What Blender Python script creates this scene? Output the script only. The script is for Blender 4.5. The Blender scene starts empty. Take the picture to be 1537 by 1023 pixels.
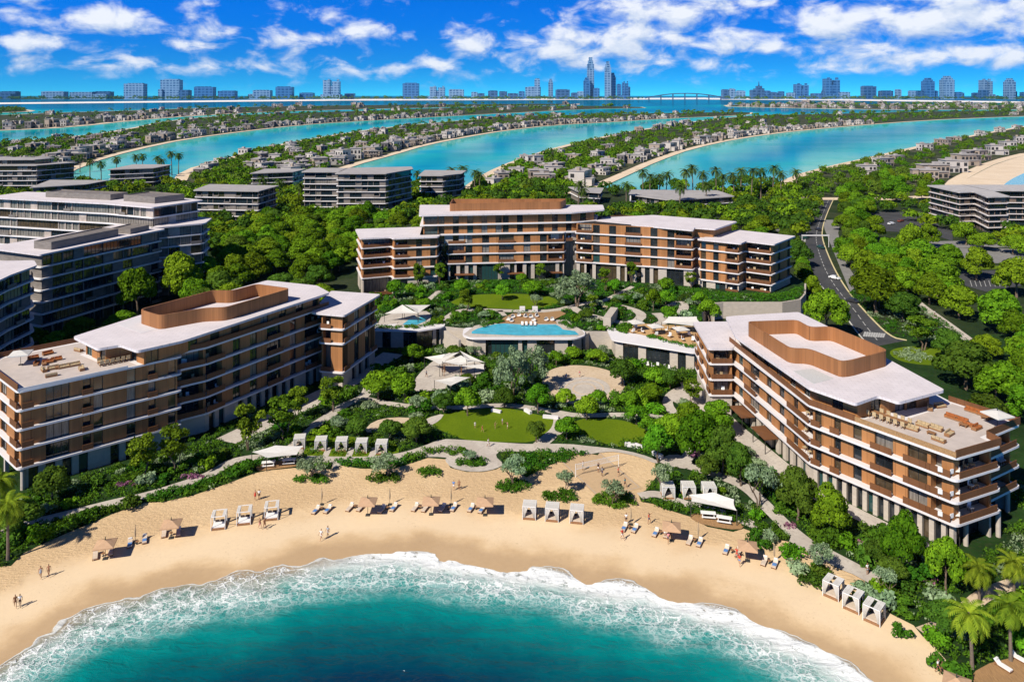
import bpy, bmesh, math, random
import numpy as np
from mathutils import Vector, Matrix, noise as mnoise
from mathutils.geometry import tessellate_polygon
R = math.radians
rnd = random.Random(7)
scene = bpy.context.scene
COL = scene.collection
# ---------------------------------------------------------------- camera, sky, sun, exposure
CAM_H, FOC, CX, YH = 72.0, 1150.0, 768.5, 142.0     # eye height (m), focal length and horizon of a 1537 px wide frame
cam_d = bpy.data.cameras.new('camera'); cam = bpy.data.objects.new('camera', cam_d); COL.objects.link(cam)
cam.location = (0, 0, CAM_H); cam.rotation_euler = (R(90), 0, 0)
cam_d.sensor_width = 36; cam_d.lens = FOC/1537*36; cam_d.shift_y = -(511.5-YH)/1537
cam_d.clip_start = 1; cam_d.clip_end = 60000
scene.camera = cam
SUN_EL, SUN_AZ = R(42), R(224)                       # azimuth clockwise from +Y: the sun stands behind the viewer's left shoulder
sx, sy, sz = math.sin(SUN_AZ)*math.cos(SUN_EL), math.cos(SUN_AZ)*math.cos(SUN_EL), math.sin(SUN_EL)
sun_d = bpy.data.lights.new('sun', 'SUN'); sun_d.energy = 5.0; sun_d.angle = R(0.5); sun_d.color = (1, .94, .84)
sun = bpy.data.objects.new('sun', sun_d); COL.objects.link(sun)
sun.rotation_euler = Vector((sx, sy, sz)).to_track_quat('Z', 'Y').to_euler()
scene.view_settings.view_transform = 'Standard'; scene.view_settings.look = 'None'
scene.view_settings.exposure = 0.30; scene.view_settings.gamma = 1.0
scene.cycles.max_bounces = 6; scene.cycles.transparent_max_bounces = 12
scene.cycles.diffuse_bounces = 2; scene.cycles.glossy_bounces = 3
scene.cycles.volume_bounces = 0

world = bpy.data.worlds.new('World'); scene.world = world; world.use_nodes = True
def build_world():
    nt = world.node_tree; N = nt.nodes; L = nt.links; N.clear()
    def nd(t, **k):
        n = N.new(t)
        for a, b in k.items(): setattr(n, a, b)
        return n
    def put(sock, v):
        if hasattr(v, 'links'): L.new(v, sock)
        else: sock.default_value = v
    def mth(op, a, b=0.0, c=0.0, clamp=False):
        n = nd('ShaderNodeMath', operation=op, use_clamp=clamp)
        for i, v in enumerate((a, b, c)): put(n.inputs[i], v)
        return n.outputs[0]
    out = nd('ShaderNodeOutputWorld'); bg = nd('ShaderNodeBackground'); L.new(bg.outputs[0], out.inputs[0])
    STR = 0.085
    bg.inputs[1].default_value = STR
    tc = nd('ShaderNodeTexCoord'); D = tc.outputs['Generated']
    sep = nd('ShaderNodeSeparateXYZ'); L.new(D, sep.inputs[0])
    x, y, z = sep.outputs
    # blue Nishita sky
    el = mth('ARCSINE', z)
    az = mth('ARCTAN2', x, y)
    zz = mth('ADD', mth('MULTIPLY', mth('MAXIMUM', z, 0.0), 5.0), 0.10)
    cmb = nd('ShaderNodeCombineXYZ'); L.new(x, cmb.inputs[0]); L.new(y, cmb.inputs[1]); L.new(zz, cmb.inputs[2])
    nrm = nd('ShaderNodeVectorMath', operation='NORMALIZE'); L.new(cmb.outputs[0], nrm.inputs[0])
    sky = nd('ShaderNodeTexSky', sky_type='NISHITA'); sky.sun_disc = False
    sky.sun_elevation = SUN_EL; sky.sun_rotation = SUN_AZ; sky.air_density = 1.0; sky.dust_density = 0.0; sky.ozone_density = 3.0
    L.new(nrm.outputs[0], sky.inputs[0])
    hs = nd('ShaderNodeHueSaturation'); hs.inputs['Saturation'].default_value = 1.32; hs.inputs['Value'].default_value = 1.45
    hs.inputs['Hue'].default_value = 0.485
    L.new(sky.outputs[0], hs.inputs['Color'])
    def rng(v, a, b, c, d):
        n = nd('ShaderNodeMapRange', interpolation_type='SMOOTHSTEP'); put(n.inputs[0], v)
        for i, q in enumerate((a, b, c, d)): n.inputs[i+1].default_value = q
        return n.outputs[0]
    tint = nd('ShaderNodeMix', data_type='RGBA'); L.new(rng(el, .0, .125, 0, 1), tint.inputs[0]); tint.inputs[6].default_value = (.14, .76, 1.0, 1); tint.inputs[7].default_value = (.0, .92, 1.92, 1)
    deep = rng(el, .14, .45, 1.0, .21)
    t2 = nd('ShaderNodeVectorMath', operation='MULTIPLY'); L.new(hs.outputs[0], t2.inputs[0]); L.new(tint.outputs[2], t2.inputs[1])
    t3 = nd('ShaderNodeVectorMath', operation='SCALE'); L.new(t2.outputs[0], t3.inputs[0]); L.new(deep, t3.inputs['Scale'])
    # clouds: cumulus banks placed by direction (azimuth, elevation in radians), broken up by noise
    banks = [(150,46,82,22,1),(70,76,75,12,.9),(312,56,36,22,.95),(290,72,40,10,.8),(430,68,40,22,.95),(478,62,40,14,.9),(497,28,26,12,.8),(562,52,48,14,.85),
             (708,70,40,22,1),(665,98,36,13,.8),(845,78,84,30,1.15),(940,56,100,44,1.25),(1020,22,100,30,1.2),(1075,62,60,20,1),(1130,12,36,10,.8),
             (1165,76,46,14,.75),(1255,46,74,32,1.2),(1305,74,60,20,1.1),(1400,50,95,46,1.25),(1495,34,100,46,1.2),(1440,86,120,20,.9),(30,8,70,14,.9),(1380,12,70,16,.9),
             (960,98,150,13,.72),(230,104,230,11,.62),(560,108,180,10,.62),(40,98,50,8,.65),(1270,108,110,8,.55)]
    g = bpy.data.node_groups.new('cloud_field', 'ShaderNodeTree')
    g.interface.new_socket('V', in_out='INPUT', socket_type='NodeSocketVector')
    g.interface.new_socket('Density', in_out='OUTPUT', socket_type='NodeSocketFloat')
    GN, GL = g.nodes, g.links
    gi = GN.new('NodeGroupInput'); go = GN.new('NodeGroupOutput')
    def gm(op, a, b=0.0, c=0.0, clamp=False):
        n = GN.new('ShaderNodeMath'); n.operation = op; n.use_clamp = clamp
        for i, v in enumerate((a, b, c)):
            if hasattr(v, 'links'): GL.new(v, n.inputs[i])
            else: n.inputs[i].default_value = v
        return n.outputs[0]
    field = None
    for (px, py, rx, ry, wgt) in banks:
        a0, e0 = math.atan((px-CX)/FOC), (YH-py)/FOC
        s = GN.new('ShaderNodeVectorMath'); s.operation = 'SUBTRACT'; GL.new(gi.outputs[0], s.inputs[0]); s.inputs[1].default_value = (a0, e0, 0)
        m = GN.new('ShaderNodeVectorMath'); m.operation = 'MULTIPLY'; GL.new(s.outputs[0], m.inputs[0]); m.inputs[1].default_value = (FOC/rx/1.25, FOC/ry/1.25, 0)
        l = GN.new('ShaderNodeVectorMath'); l.operation = 'LENGTH'; GL.new(m.outputs[0], l.inputs[0])
        v = gm('MULTIPLY', gm('SUBTRACT', 1.15, l.outputs['Value'], clamp=False), wgt)
        field = v if field is None else gm('MAXIMUM', field, v)
    def gnoise(scale, detail, rough, sy_=1.7, dist=0.0):
        m = GN.new('ShaderNodeVectorMath'); m.operation = 'MULTIPLY'; GL.new(gi.outputs[0], m.inputs[0]); m.inputs[1].default_value = (1, sy_, 1)
        n = GN.new('ShaderNodeTexNoise'); n.inputs['Scale'].default_value = scale; n.inputs['Detail'].default_value = detail
        n.inputs['Roughness'].default_value = rough; n.inputs['Distortion'].default_value = dist
        GL.new(m.outputs[0], n.inputs['Vector']); return n.outputs['Fac']
    n1 = gnoise(22, 9, .57, 1.8, .3); n2 = gnoise(7, 3, .5, 3.0)
    far = gm('MULTIPLY', gm('SUBTRACT', n2, .60), 1.5)                       # loose small clouds everywhere else
    base = gm('MAXIMUM', gm('MAXIMUM', field, -.6), far)
    dens = gm('ADD', gm('MULTIPLY', base, .62), gm('MULTIPLY', gm('SUBTRACT', n1, .52), 2.6))
    GL.new(dens, go.inputs[0])
    v0 = nd('ShaderNodeCombineXYZ'); L.new(az, v0.inputs[0]); L.new(el, v0.inputs[1])
    off = nd('ShaderNodeVectorMath', operation='ADD'); L.new(v0.outputs[0], off.inputs[0]); off.inputs[1].default_value = (-.006, .014, 0)
    ga = nd('ShaderNodeGroup'); ga.node_tree = g; L.new(v0.outputs[0], ga.inputs[0])
    gb = nd('ShaderNodeGroup'); gb.node_tree = g; L.new(off.outputs[0], gb.inputs[0])
    d0, d1 = ga.outputs[0], gb.outputs[0]
    cover = nd('ShaderNodeMapRange', interpolation_type='SMOOTHSTEP'); L.new(d0, cover.inputs[0])
    cover.inputs[1].default_value = -.05; cover.inputs[2].default_value = .74
    lit = mth('ADD', mth('MULTIPLY', mth('SUBTRACT', d0, d1), .75), .70, clamp=True)
    lr = nd('ShaderNodeMix', data_type='RGBA'); L.new(lit, lr.inputs[0])
    k = 1/STR
    lr.inputs[6].default_value = (.17*k, .33*k, .60*k, 1); lr.inputs[7].default_value = (.80*k, .82*k, .85*k, 1)
    fade = nd('ShaderNodeMapRange'); L.new(el, fade.inputs[0]); fade.inputs[1].default_value = .004; fade.inputs[2].default_value = .035
    cv = mth('MULTIPLY', cover.outputs[0], fade.outputs[0])
    cv = mth('MULTIPLY', cv, .93)
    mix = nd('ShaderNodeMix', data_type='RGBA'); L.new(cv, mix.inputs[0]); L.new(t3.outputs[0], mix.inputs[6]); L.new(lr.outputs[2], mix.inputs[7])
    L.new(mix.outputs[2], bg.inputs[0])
build_world()

# ---------------------------------------------------------------- helpers
def G(px, py, z=0.0):
    "ground point (x, y) at height z that the photograph shows at px, py"
    Y = FOC*(CAM_H-z)/(py-YH); return ((px-CX)*Y/FOC, Y)
def GP(pts, z=0.0): return [G(a, b, z) for a, b in pts]
def mat(name, col, rough=.7, var=0.0, scale=1.0, spec=.3, bump=0.0, bscale=None, metal=0, col2=None, stretch=(1,1,1), detail=4, objrand=0.0):
    m = bpy.data.materials.new(name); m.use_nodes = True
    N, L = m.node_tree.nodes, m.node_tree.links; p = N['Principled BSDF']
    p.inputs['Roughness'].default_value = rough; p.inputs['Metallic'].default_value = metal
    p.inputs['Specular IOR Level'].default_value = spec
    c = (*col, 1); p.inputs['Base Color'].default_value = c
    geo = None
    def coords(st):
        g = N.new('ShaderNodeNewGeometry'); mm = N.new('ShaderNodeVectorMath'); mm.operation = 'MULTIPLY'; mm.inputs[1].default_value = st
        L.new(g.outputs['Position'], mm.inputs[0]); return mm.outputs[0]
    last = None
    if var or col2:
        n = N.new('ShaderNodeTexNoise'); n.inputs['Scale'].default_value = scale; n.inputs['Detail'].default_value = detail; n.inputs['Roughness'].default_value = .6
        L.new(coords(stretch), n.inputs['Vector'])
        r = N.new('ShaderNodeMix'); r.data_type = 'RGBA'
        mr = N.new('ShaderNodeMapRange'); mr.inputs[1].default_value = .32; mr.inputs[2].default_value = .68; L.new(n.outputs['Fac'], mr.inputs[0])
        L.new(mr.outputs[0], r.inputs[0])
        a = [max(0, v*(1-var)) for v in col]; b = [min(1, v*(1+var)) for v in (col2 or col)]
        r.inputs[6].default_value = (*a, 1); r.inputs[7].default_value = (*b, 1)
        last = r.outputs[2]
    if objrand:
        oi = N.new('ShaderNodeObjectInfo'); hs = N.new('ShaderNodeHueSaturation')
        mr = N.new('ShaderNodeMapRange'); L.new(oi.outputs['Random'], mr.inputs[0]); mr.inputs[3].default_value = 1-objrand; mr.inputs[4].default_value = 1+objrand
        L.new(mr.outputs[0], hs.inputs['Value'])
        if last is not None: L.new(last, hs.inputs['Color'])
        else: hs.inputs['Color'].default_value = c
        last = hs.outputs[0]
    if last is not None: L.new(last, p.inputs['Base Color'])
    if bump:
        n = N.new('ShaderNodeTexNoise'); n.inputs['Scale'].default_value = bscale or scale*4; n.inputs['Detail'].default_value = 4
        L.new(coords(stretch), n.inputs['Vector'])
        b = N.new('ShaderNodeBump'); b.inputs['Strength'].default_value = 1; b.inputs['Distance'].default_value = bump
        L.new(n.outputs['Fac'], b.inputs['Height']); L.new(b.outputs[0], p.inputs['Normal'])
    return m
class MB:
    "collects faces into one mesh"
    def __init__(s): s.v = []; s.f = []; s.m = []
    def face(s, pts, mi=0):
        i = len(s.v); s.v += [tuple(p) for p in pts]; s.f.append(tuple(range(i, i+len(pts)))); s.m.append(mi)
    def hexa(s, b, t, mi=0):
        i = len(s.v); s.v += [tuple(p) for p in b]+[tuple(p) for p in t]; n = len(b)
        s.f.append(tuple(i+k for k in reversed(range(n)))); s.f.append(tuple(i+n+k for k in range(n)))
        for k in range(n):
            j = (k+1) % n; s.f.append((i+k, i+j, i+n+j, i+n+k))
        s.m += [mi]*(n+2)
    def box(s, c, d, mi=0, rz=0.0):
        cx_, cy_, cz_ = c; hx, hy, hz = d[0]/2, d[1]/2, d[2]/2; ca, sa = math.cos(rz), math.sin(rz)
        q = [(cx_+ca*a-sa*b, cy_+sa*a+ca*b) for a, b in ((-hx,-hy),(hx,-hy),(hx,hy),(-hx,hy))]
        s.hexa([(x, y, cz_-hz) for x, y in q], [(x, y, cz_+hz) for x, y in q], mi)
    def wall(s, a, u, n, s0, s1, t0, t1, z0, z1, mi=0):
        P = lambda ss, tt: (a[0]+u[0]*ss+n[0]*tt, a[1]+u[1]*ss+n[1]*tt)
        q = [P(s0,t1), P(s1,t1), P(s1,t0), P(s0,t0)]
        s.hexa([(x, y, z0) for x, y in q], [(x, y, z1) for x, y in q], mi)
    def tube(s, p, q, r0, r1=None, k=8, mi=0):
        p, q = Vector(p), Vector(q); r1 = r0 if r1 is None else r1
        d = (q-p).normalized(); e = d.orthogonal().normalized(); f = d.cross(e)
        A = [p+(e*math.cos(t)+f*math.sin(t))*r0 for t in [2*math.pi*i/k for i in range(k)]]
        B = [q+(e*math.cos(t)+f*math.sin(t))*r1 for t in [2*math.pi*i/k for i in range(k)]]
        s.hexa(A, B, mi)
    def prism(s, pts, z0, z1, mi=0, mi_side=None):
        "vertical prism over a (possibly concave) counter-clockwise outline"
        tri = tessellate_polygon([[Vector((x, y, 0)) for x, y in pts]])
        i = len(s.v); n = len(pts)
        s.v += [(x, y, z0) for x, y in pts]+[(x, y, z1) for x, y in pts]
        for t in tri:
            a, b, c = t
            if cross2(pts[a], pts[b], pts[c]) < 0: a, c = c, a
            s.f.append((i+n+a, i+n+b, i+n+c)); s.m.append(mi)
            s.f.append((i+c, i+b, i+a)); s.m.append(mi if mi_side is None else mi_side)
        for k in range(n):
            j = (k+1) % n; s.f.append((i+k, i+j, i+n+j, i+n+k)); s.m.append(mi if mi_side is None else mi_side)
    def mesh(s, name, mats):
        me = bpy.data.meshes.new(name); me.from_pydata(s.v, [], s.f)
        for m in (mats if isinstance(mats, (list, tuple)) else [mats]): me.materials.append(m)
        if any(s.m): me.polygons.foreach_set('material_index', s.m)
        me.update(); return me
    def build(s, name, mats, parent=None):
        return put(name, s.mesh(name, mats), parent)
def cross2(a, b, c): return (b[0]-a[0])*(c[1]-a[1])-(b[1]-a[1])*(c[0]-a[0])
def put(name, me, parent=None):
    o = bpy.data.objects.new(name, me); COL.objects.link(o)
    if parent is not None: o.parent = parent
    return o
def thing(name, label, cat, loc=(0,0,0), rz=0.0, group=None):
    o = bpy.data.objects.new(name, None); COL.objects.link(o); o.location = loc; o.rotation_euler = (0, 0, rz); o.empty_display_size = .5
    return tag(o, label, cat, group)
def tag(o, label=None, cat=None, group=None, kind=None):
    if label: o['label'] = label
    if cat: o['category'] = cat
    if group: o['group'] = group
    if kind: o['kind'] = kind
    return o
def kids(o): return [c for c in KID.get(o.name, o.children)]
KID = {}
def dup(root, loc=None, rz=None, label=None, group=None, scale=None):
    "a copy of a thing with copies of its parts and sub-parts"
    r = root.copy(); COL.objects.link(r)
    if loc is not None: r.location = loc
    if rz is not None: r.rotation_euler = (0, 0, rz)
    if scale is not None: r.scale = scale
    if label: r['label'] = label
    if group: r['group'] = group
    ch_ = KID.setdefault(root.name, list(root.children))
    for ch in ch_:
        c = ch.copy(); COL.objects.link(c); c.parent = r
        for g in KID.setdefault(ch.name, list(ch.children)):
            d = g.copy(); COL.objects.link(d); d.parent = c
    return r
def area2(p): return sum(p[i][0]*p[(i+1)%len(p)][1]-p[(i+1)%len(p)][0]*p[i][1] for i in range(len(p)))
def ccw(p): return list(p) if area2(p) > 0 else list(reversed(p))
def offset(poly, d):
    "offset a counter-clockwise outline: positive d grows it"
    n = len(poly); out = []
    for i in range(n):
        p0, p1, p2 = Vector(poly[i-1]), Vector(poly[i]), Vector(poly[(i+1)%n])
        e1, e2 = (p1-p0).normalized(), (p2-p1).normalized()
        n1, n2 = Vector((e1.y, -e1.x)), Vector((e2.y, -e2.x))
        b = n1+n2
        if b.length < 1e-6: b = n1.copy()
        b.normalize(); k = max(.35, b.dot(n1)); q = p1+b*(d/k); out.append((q.x, q.y))
    return out
def fillet(poly, r, seg=4):
    out = []; n = len(poly)
    for i in range(n):
        p0, p1, p2 = Vector(poly[i-1]), Vector(poly[i]), Vector(poly[(i+1)%n])
        a, b = p0-p1, p2-p1; la, lb = a.length, b.length; a.normalize(); b.normalize()
        t = min(r, la*.45, lb*.45)
        if a.dot(b) < -.985: out.append((p1.x, p1.y)); continue
        A, B = p1+a*t, p1+b*t
        for k in range(seg+1):
            u = k/seg; q = A*(1-u)**2+p1*2*u*(1-u)+B*u*u; out.append((q.x, q.y))
    return out
def inside(p, poly):
    x, y = p; c = False; n = len(poly); j = n-1
    for i in range(n):
        xi, yi = poly[i]; xj, yj = poly[j]
        if (yi > y) != (yj > y) and x < (xj-xi)*(y-yi)/(yj-yi)+xi: c = not c
        j = i
    return c
def smooth_poly(pts, it=2):
    for _ in range(it):
        q = []
        for i in range(len(pts)):
            a, b = pts[i], pts[(i+1)%len(pts)]
            q += [(a[0]*.75+b[0]*.25, a[1]*.75+b[1]*.25), (a[0]*.25+b[0]*.75, a[1]*.25+b[1]*.75)]
        pts = q
    return pts
def smooth_line(pts, it=2):
    for _ in range(it):
        q = [pts[0]]
        for i in range(len(pts)-1):
            a, b = pts[i], pts[i+1]
            q += [(a[0]*.75+b[0]*.25, a[1]*.75+b[1]*.25), (a[0]*.25+b[0]*.75, a[1]*.25+b[1]*.75)]
        q.append(pts[-1]); pts = q
    return pts
def ribbon(line, w):
    L_, R_ = [], []
    for i, p in enumerate(line):
        a = Vector(line[max(0, i-1)]); b = Vector(line[min(len(line)-1, i+1)]); d = (b-a).normalized()
        n = Vector((-d.y, d.x))*(w/2); L_.append((p[0]+n.x, p[1]+n.y)); R_.append((p[0]-n.x, p[1]-n.y))
    return R_+L_[::-1]
def sheet(name, pts, z, m, thick=.0, kind='structure', parent=None, mb=None):
    b = mb or MB(); pts = ccw(pts)
    if thick: b.prism(pts, z-thick, z)
    else:
        tri = tessellate_polygon([[Vector((x, y, 0)) for x, y in pts]]); i = len(b.v); b.v += [(x, y, z) for x, y in pts]
        for t in tri:
            a, c, d = t
            if cross2(pts[a], pts[c], pts[d]) < 0: a, d = d, a
            b.f.append((i+a, i+c, i+d)); b.m.append(0)
    if mb: return None
    return tag(b.build(name, m, parent), kind=kind)
# ---------------------------------------------------------------- ground, sea, islands
SHORE_PX = [(-330,1130),(-160,1062),(-60,1012),(0,988),(60,950),(130,912),(200,893),(290,876),(345,866),(400,855),(480,838),(540,828),(600,824),(650,831),(720,842),(800,851),
            (900,868),(1000,890),(1100,914),(1180,946),(1260,985),(1330,1034),(1390,1090),(1440,1160)]
SHORE = smooth_line(GP(SHORE_PX, 0), 2)
S_ = np.array(SHORE)
def shore_dist(P):
    "signed distance from the waterline, positive out in the water"
    P = np.asarray(P, float); A = S_[:-1]; B = S_[1:]; AB = B-A; L2 = (AB**2).sum(1)
    best = np.full(len(P), 1e9)
    for a, ab, l2 in zip(A, AB, L2):
        t = np.clip(((P-a)@ab)/l2, 0, 1); d = np.hypot(*(P-(a+t[:, None]*ab)).T); best = np.minimum(best, d)
    yi = np.interp(P[:, 0], S_[:, 0], S_[:, 1], left=-1e3, right=-1e3)
    return np.where(P[:, 1] < yi, best, -best)
def grid_mesh(name, x0, x1, y0, y1, step, zf, m, keep=None):
    nx, ny = int((x1-x0)/step)+1, int((y1-y0)/step)+1
    X, Y = np.meshgrid(np.linspace(x0, x1, nx), np.linspace(y0, y1, ny)); P = np.c_[X.ravel(), Y.ravel()]
    d = shore_dist(P); Z = zf(P, d)
    idx = np.arange(nx*ny).reshape(ny, nx); q = np.c_[idx[:-1, :-1].ravel(), idx[:-1, 1:].ravel(), idx[1:, 1:].ravel(), idx[1:, :-1].ravel()]
    if keep is not None: q = q[keep(d[q].max(1))]
    me = bpy.data.meshes.new(name); me.from_pydata(np.c_[P, Z].tolist(), [], q.tolist())
    at = me.attributes.new('shore', 'FLOAT', 'POINT'); at.data.foreach_set('value', d.astype(np.float32))
    me.polygons.foreach_set('use_smooth', [True]*len(me.polygons)); me.materials.append(m)
    return tag(put(name, me), kind='structure')
def nodes_of(m): return m.node_tree.nodes, m.node_tree.links, m.node_tree.nodes['Principled BSDF']
class NT:
    "short hand for node trees"
    def __init__(s, m): s.N, s.L, s.p = nodes_of(m)
    def n(s, t, **k):
        q = s.N.new(t)
        for a, b in k.items(): setattr(q, a, b)
        return q
    def ln(s, sock, v):
        if hasattr(v, 'links'): s.L.new(v, sock)
        else: sock.default_value = v
    def math(s, op, a, b=0.0, c=0.0, clamp=False):
        q = s.n('ShaderNodeMath', operation=op, use_clamp=clamp)
        for i, v in enumerate((a, b, c)): s.ln(q.inputs[i], v)
        return q.outputs[0]
    def pos(s, st=(1,1,1)):
        g = s.n('ShaderNodeNewGeometry'); q = s.n('ShaderNodeVectorMath', operation='MULTIPLY'); q.inputs[1].default_value = st
        s.L.new(g.outputs['Position'], q.inputs[0]); return q.outputs[0]
    def noise(s, vec, scale, detail=4, rough=.55, dist=0.0, col=False):
        q = s.n('ShaderNodeTexNoise'); s.L.new(vec, q.inputs['Vector']); q.inputs['Scale'].default_value = scale; q.inputs['Detail'].default_value = detail
        q.inputs['Roughness'].default_value = rough; q.inputs['Distortion'].default_value = dist; return q.outputs['Color' if col else 'Fac']
    def rng(s, v, a, b, c=0.0, d=1.0, smooth=True):
        q = s.n('ShaderNodeMapRange', interpolation_type='SMOOTHSTEP' if smooth else 'LINEAR'); s.ln(q.inputs[0], v)
        for i, x in enumerate((a, b, c, d)): q.inputs[i+1].default_value = x
        return q.outputs[0]
    def mix(s, f, a, b):
        q = s.n('ShaderNodeMix', data_type='RGBA'); s.ln(q.inputs[0], f)
        for sock, v in ((q.inputs[6], a), (q.inputs[7], b)):
            if hasattr(v, 'links'): s.L.new(v, sock)
            else: sock.default_value = (*v, 1)
        return q.outputs[2]
    def ramp(s, v, stops):
        q = s.n('ShaderNodeValToRGB'); s.ln(q.inputs[0], v); e = q.color_ramp.elements
        while len(e) < len(stops): e.new(.5)
        for i, (p, c) in enumerate(stops): e[i].position = p; e[i].color = (*c, 1)
        return q.outputs[0]
    def bump(s, h, dist, strength=1.0):
        q = s.n('ShaderNodeBump'); s.ln(q.inputs['Height'], h); q.inputs['Distance'].default_value = dist; q.inputs['Strength'].default_value = strength
        s.L.new(q.outputs[0], s.p.inputs['Normal']); return q
    def color(s, v): s.L.new(v, s.p.inputs['Base Color'])

def sand_material():
    m = mat('sand', (.66, .46, .27), .9, spec=.15); t = NT(m)
    P = t.pos(); att = t.n('ShaderNodeAttribute', attribute_name='shore').outputs['Fac']
    big = t.noise(P, .06, 4); fine = t.noise(P, 1.2, 6, .7)
    c = t.mix(t.rng(big, .35, .65), (.61, .425, .235), (.715, .515, .295))
    c = t.mix(t.rng(fine, .3, .75, 0, .45), c, (.50, .33, .18))
    dn = t.math('ADD', att, t.math('MULTIPLY', t.math('SUBTRACT', t.noise(P, .11, 3), .5), 11.0))
    pale = t.math('MULTIPLY', t.rng(dn, -17, -10), t.rng(dn, -3, -7.5))       # smooth dry bleached band above the swash
    c = t.mix(t.math('MULTIPLY', pale, .62), c, (.80, .63, .42))
    wet = t.rng(dn, -5.0, -1.0, 0, 1)
    c = t.mix(t.math('MULTIPLY', wet, .62), c, (.42, .28, .155))
    feet = t.math('MULTIPLY', t.rng(t.noise(P, 2.2, 5, .75, .5), .56, .68), t.rng(t.noise(P, .10, 3), .45, .60))
    c = t.mix(t.math('MULTIPLY', feet, .5), c, (.40, .26, .14))
    t.color(c)
    w = t.n('ShaderNodeTexWave', wave_type='BANDS', bands_direction='Y'); t.L.new(t.pos((.55, 1, 1)), w.inputs['Vector'])
    w.inputs['Scale'].default_value = .55; w.inputs['Distortion'].default_value = 16; w.inputs['Detail'].default_value = 3; w.inputs['Detail Scale'].default_value = .9
    dry = t.rng(dn, -13, -17, 0, 1)
    trk = t.noise(t.pos((.5, 1, 1)), .9, 5, .75, 1.2)
    h = t.math('ADD', t.math('MULTIPLY', t.math('MULTIPLY', w.outputs['Fac'], dry), .022), t.math('MULTIPLY', t.math('MULTIPLY', t.noise(P, 1.3, 6, .7), dry), .22))
    t.bump(h, 1.0)
    t.ln(t.p.inputs['Roughness'], t.rng(wet, 0, 1, .92, .45))
    return m
M_SAND = sand_material()
def sea_material():
    m = mat('sea_water', (0, .2, .2), .16, spec=.5); t = NT(m)
    P = t.pos(); d = t.n('ShaderNodeAttribute', attribute_name='shore').outputs['Fac']
    swell = t.n('ShaderNodeTexWave', wave_type='BANDS', bands_direction='Y'); t.L.new(t.pos((.25, 1, 1)), swell.inputs['Vector']); swell.inputs['Scale'].default_value = .09; swell.inputs['Distortion'].default_value = 5; swell.inputs['Detail'].default_value = 3
    wob = t.math('MULTIPLY', t.math('SUBTRACT', t.noise(P, .13, 3), .5), 5.5)
    lob = t.n('ShaderNodeTexVoronoi', feature='SMOOTH_F1'); t.L.new(P, lob.inputs['Vector']); lob.inputs['Scale'].default_value = .14; lob.inputs['Smoothness'].default_value = .25
    edge = t.math('ADD', t.math('ADD', d, wob), t.math('MULTIPLY', t.math('SUBTRACT', lob.outputs['Distance'], .45), -4.5))   # scalloped swash edge
    dd = t.math('ADD', d, t.math('MULTIPLY', wob, 1.3))
    body = t.ramp(t.math('DIVIDE', t.math('ADD', dd, t.math('MULTIPLY', t.math('SUBTRACT', t.noise(P, .5, 4, .6), .5), 2.2)), 34.0),
                  [(0, (.32, .29, .18)), (.09, (.13, .27, .20)), (.20, (.01, .27, .235)), (.38, (.0, .205, .190)), (.54, (.0, .095, .110)), (.74, (.0, .030, .064)), (1, (.0, .014, .042))])
    # lace of foam
    warp = t.n('ShaderNodeVectorMath', operation='ADD'); t.L.new(P, warp.inputs[0])
    wn = t.n('ShaderNodeVectorMath', operation='SCALE'); t.L.new(t.noise(P, .45, 4, .6, col=True), wn.inputs[0]); wn.inputs['Scale'].default_value = 3.4
    t.L.new(wn.outputs[0], warp.inputs[1])
    def lace(scale, w0, w1):
        v = t.n('ShaderNodeTexVoronoi', feature='DISTANCE_TO_EDGE'); t.L.new(warp.outputs[0], v.inputs['Vector']); v.inputs['Scale'].default_value = scale
        return t.rng(v.outputs['Distance'], w0, w1, 1, 0)
    patch = t.noise(P, .22, 4, .6)
    lc = t.math('MAXIMUM', lace(.42, .0, .11), t.math('MULTIPLY', lace(.95, .0, .17), .8))
    lc = t.math('MAXIMUM', lc, t.math('MULTIPLY', lace(2.1, .0, .20), .45))
    band = t.math('MULTIPLY', t.rng(edge, .1, .9), t.rng(dd, 12.5, 4.0))
    # the breaking crest: a solid white roll a few metres out, strongest in the middle of the bay
    px_ = t.n('ShaderNodeSeparateXYZ'); t.L.new(P, px_.inputs[0])
    mid = t.math('MULTIPLY', t.rng(px_.outputs[0], -45, -16), 1.0)
    w2 = t.math('ADD', d, t.math('MULTIPLY', wob, .8))
    crest = t.math('MULTIPLY', t.rng(w2, -.6, .8), t.rng(w2, 6.6, 2.2))
    crest = t.math('MULTIPLY', crest, t.math('MULTIPLY', mid, t.rng(t.noise(P, .7, 6, .75), .27, .46)))
    front = t.math('MULTIPLY', t.rng(edge, .0, .12), t.rng(edge, .62, .2))
    haze_f = t.math('MULTIPLY', band, t.rng(patch, .38, .66, .04, .42))
    foam = t.math('MAXIMUM', t.math('MULTIPLY', t.math('MULTIPLY', lc, band), t.rng(patch, .26, .52, .35, 1.0)), crest)
    foam = t.math('MAXIMUM', t.math('MAXIMUM', foam, t.math('MULTIPLY', front, .8)), haze_f)
    foam = t.math('MINIMUM', foam, .97)
    t.color(t.mix(foam, body, (.86, .87, .84)))
    t.ln(t.p.inputs['Roughness'], t.math('ADD', t.math('MULTIPLY', foam, .6), .14))
    film = t.rng(dd, -1.0, 5.0, .30, 1.0)
    alpha = t.math('MULTIPLY', t.rng(edge, .0, .10), t.math('MAXIMUM', film, foam))
    t.ln(t.p.inputs['Alpha'], alpha)
    w = t.math('ADD', t.math('MULTIPLY', t.noise(t.pos((.8, 1.5, 1)), .55, 6, .62, .6), .34), t.math('MULTIPLY', foam, .10))
    w = t.math('ADD', w, t.math('MULTIPLY', swell.outputs['Fac'], .10))
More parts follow.
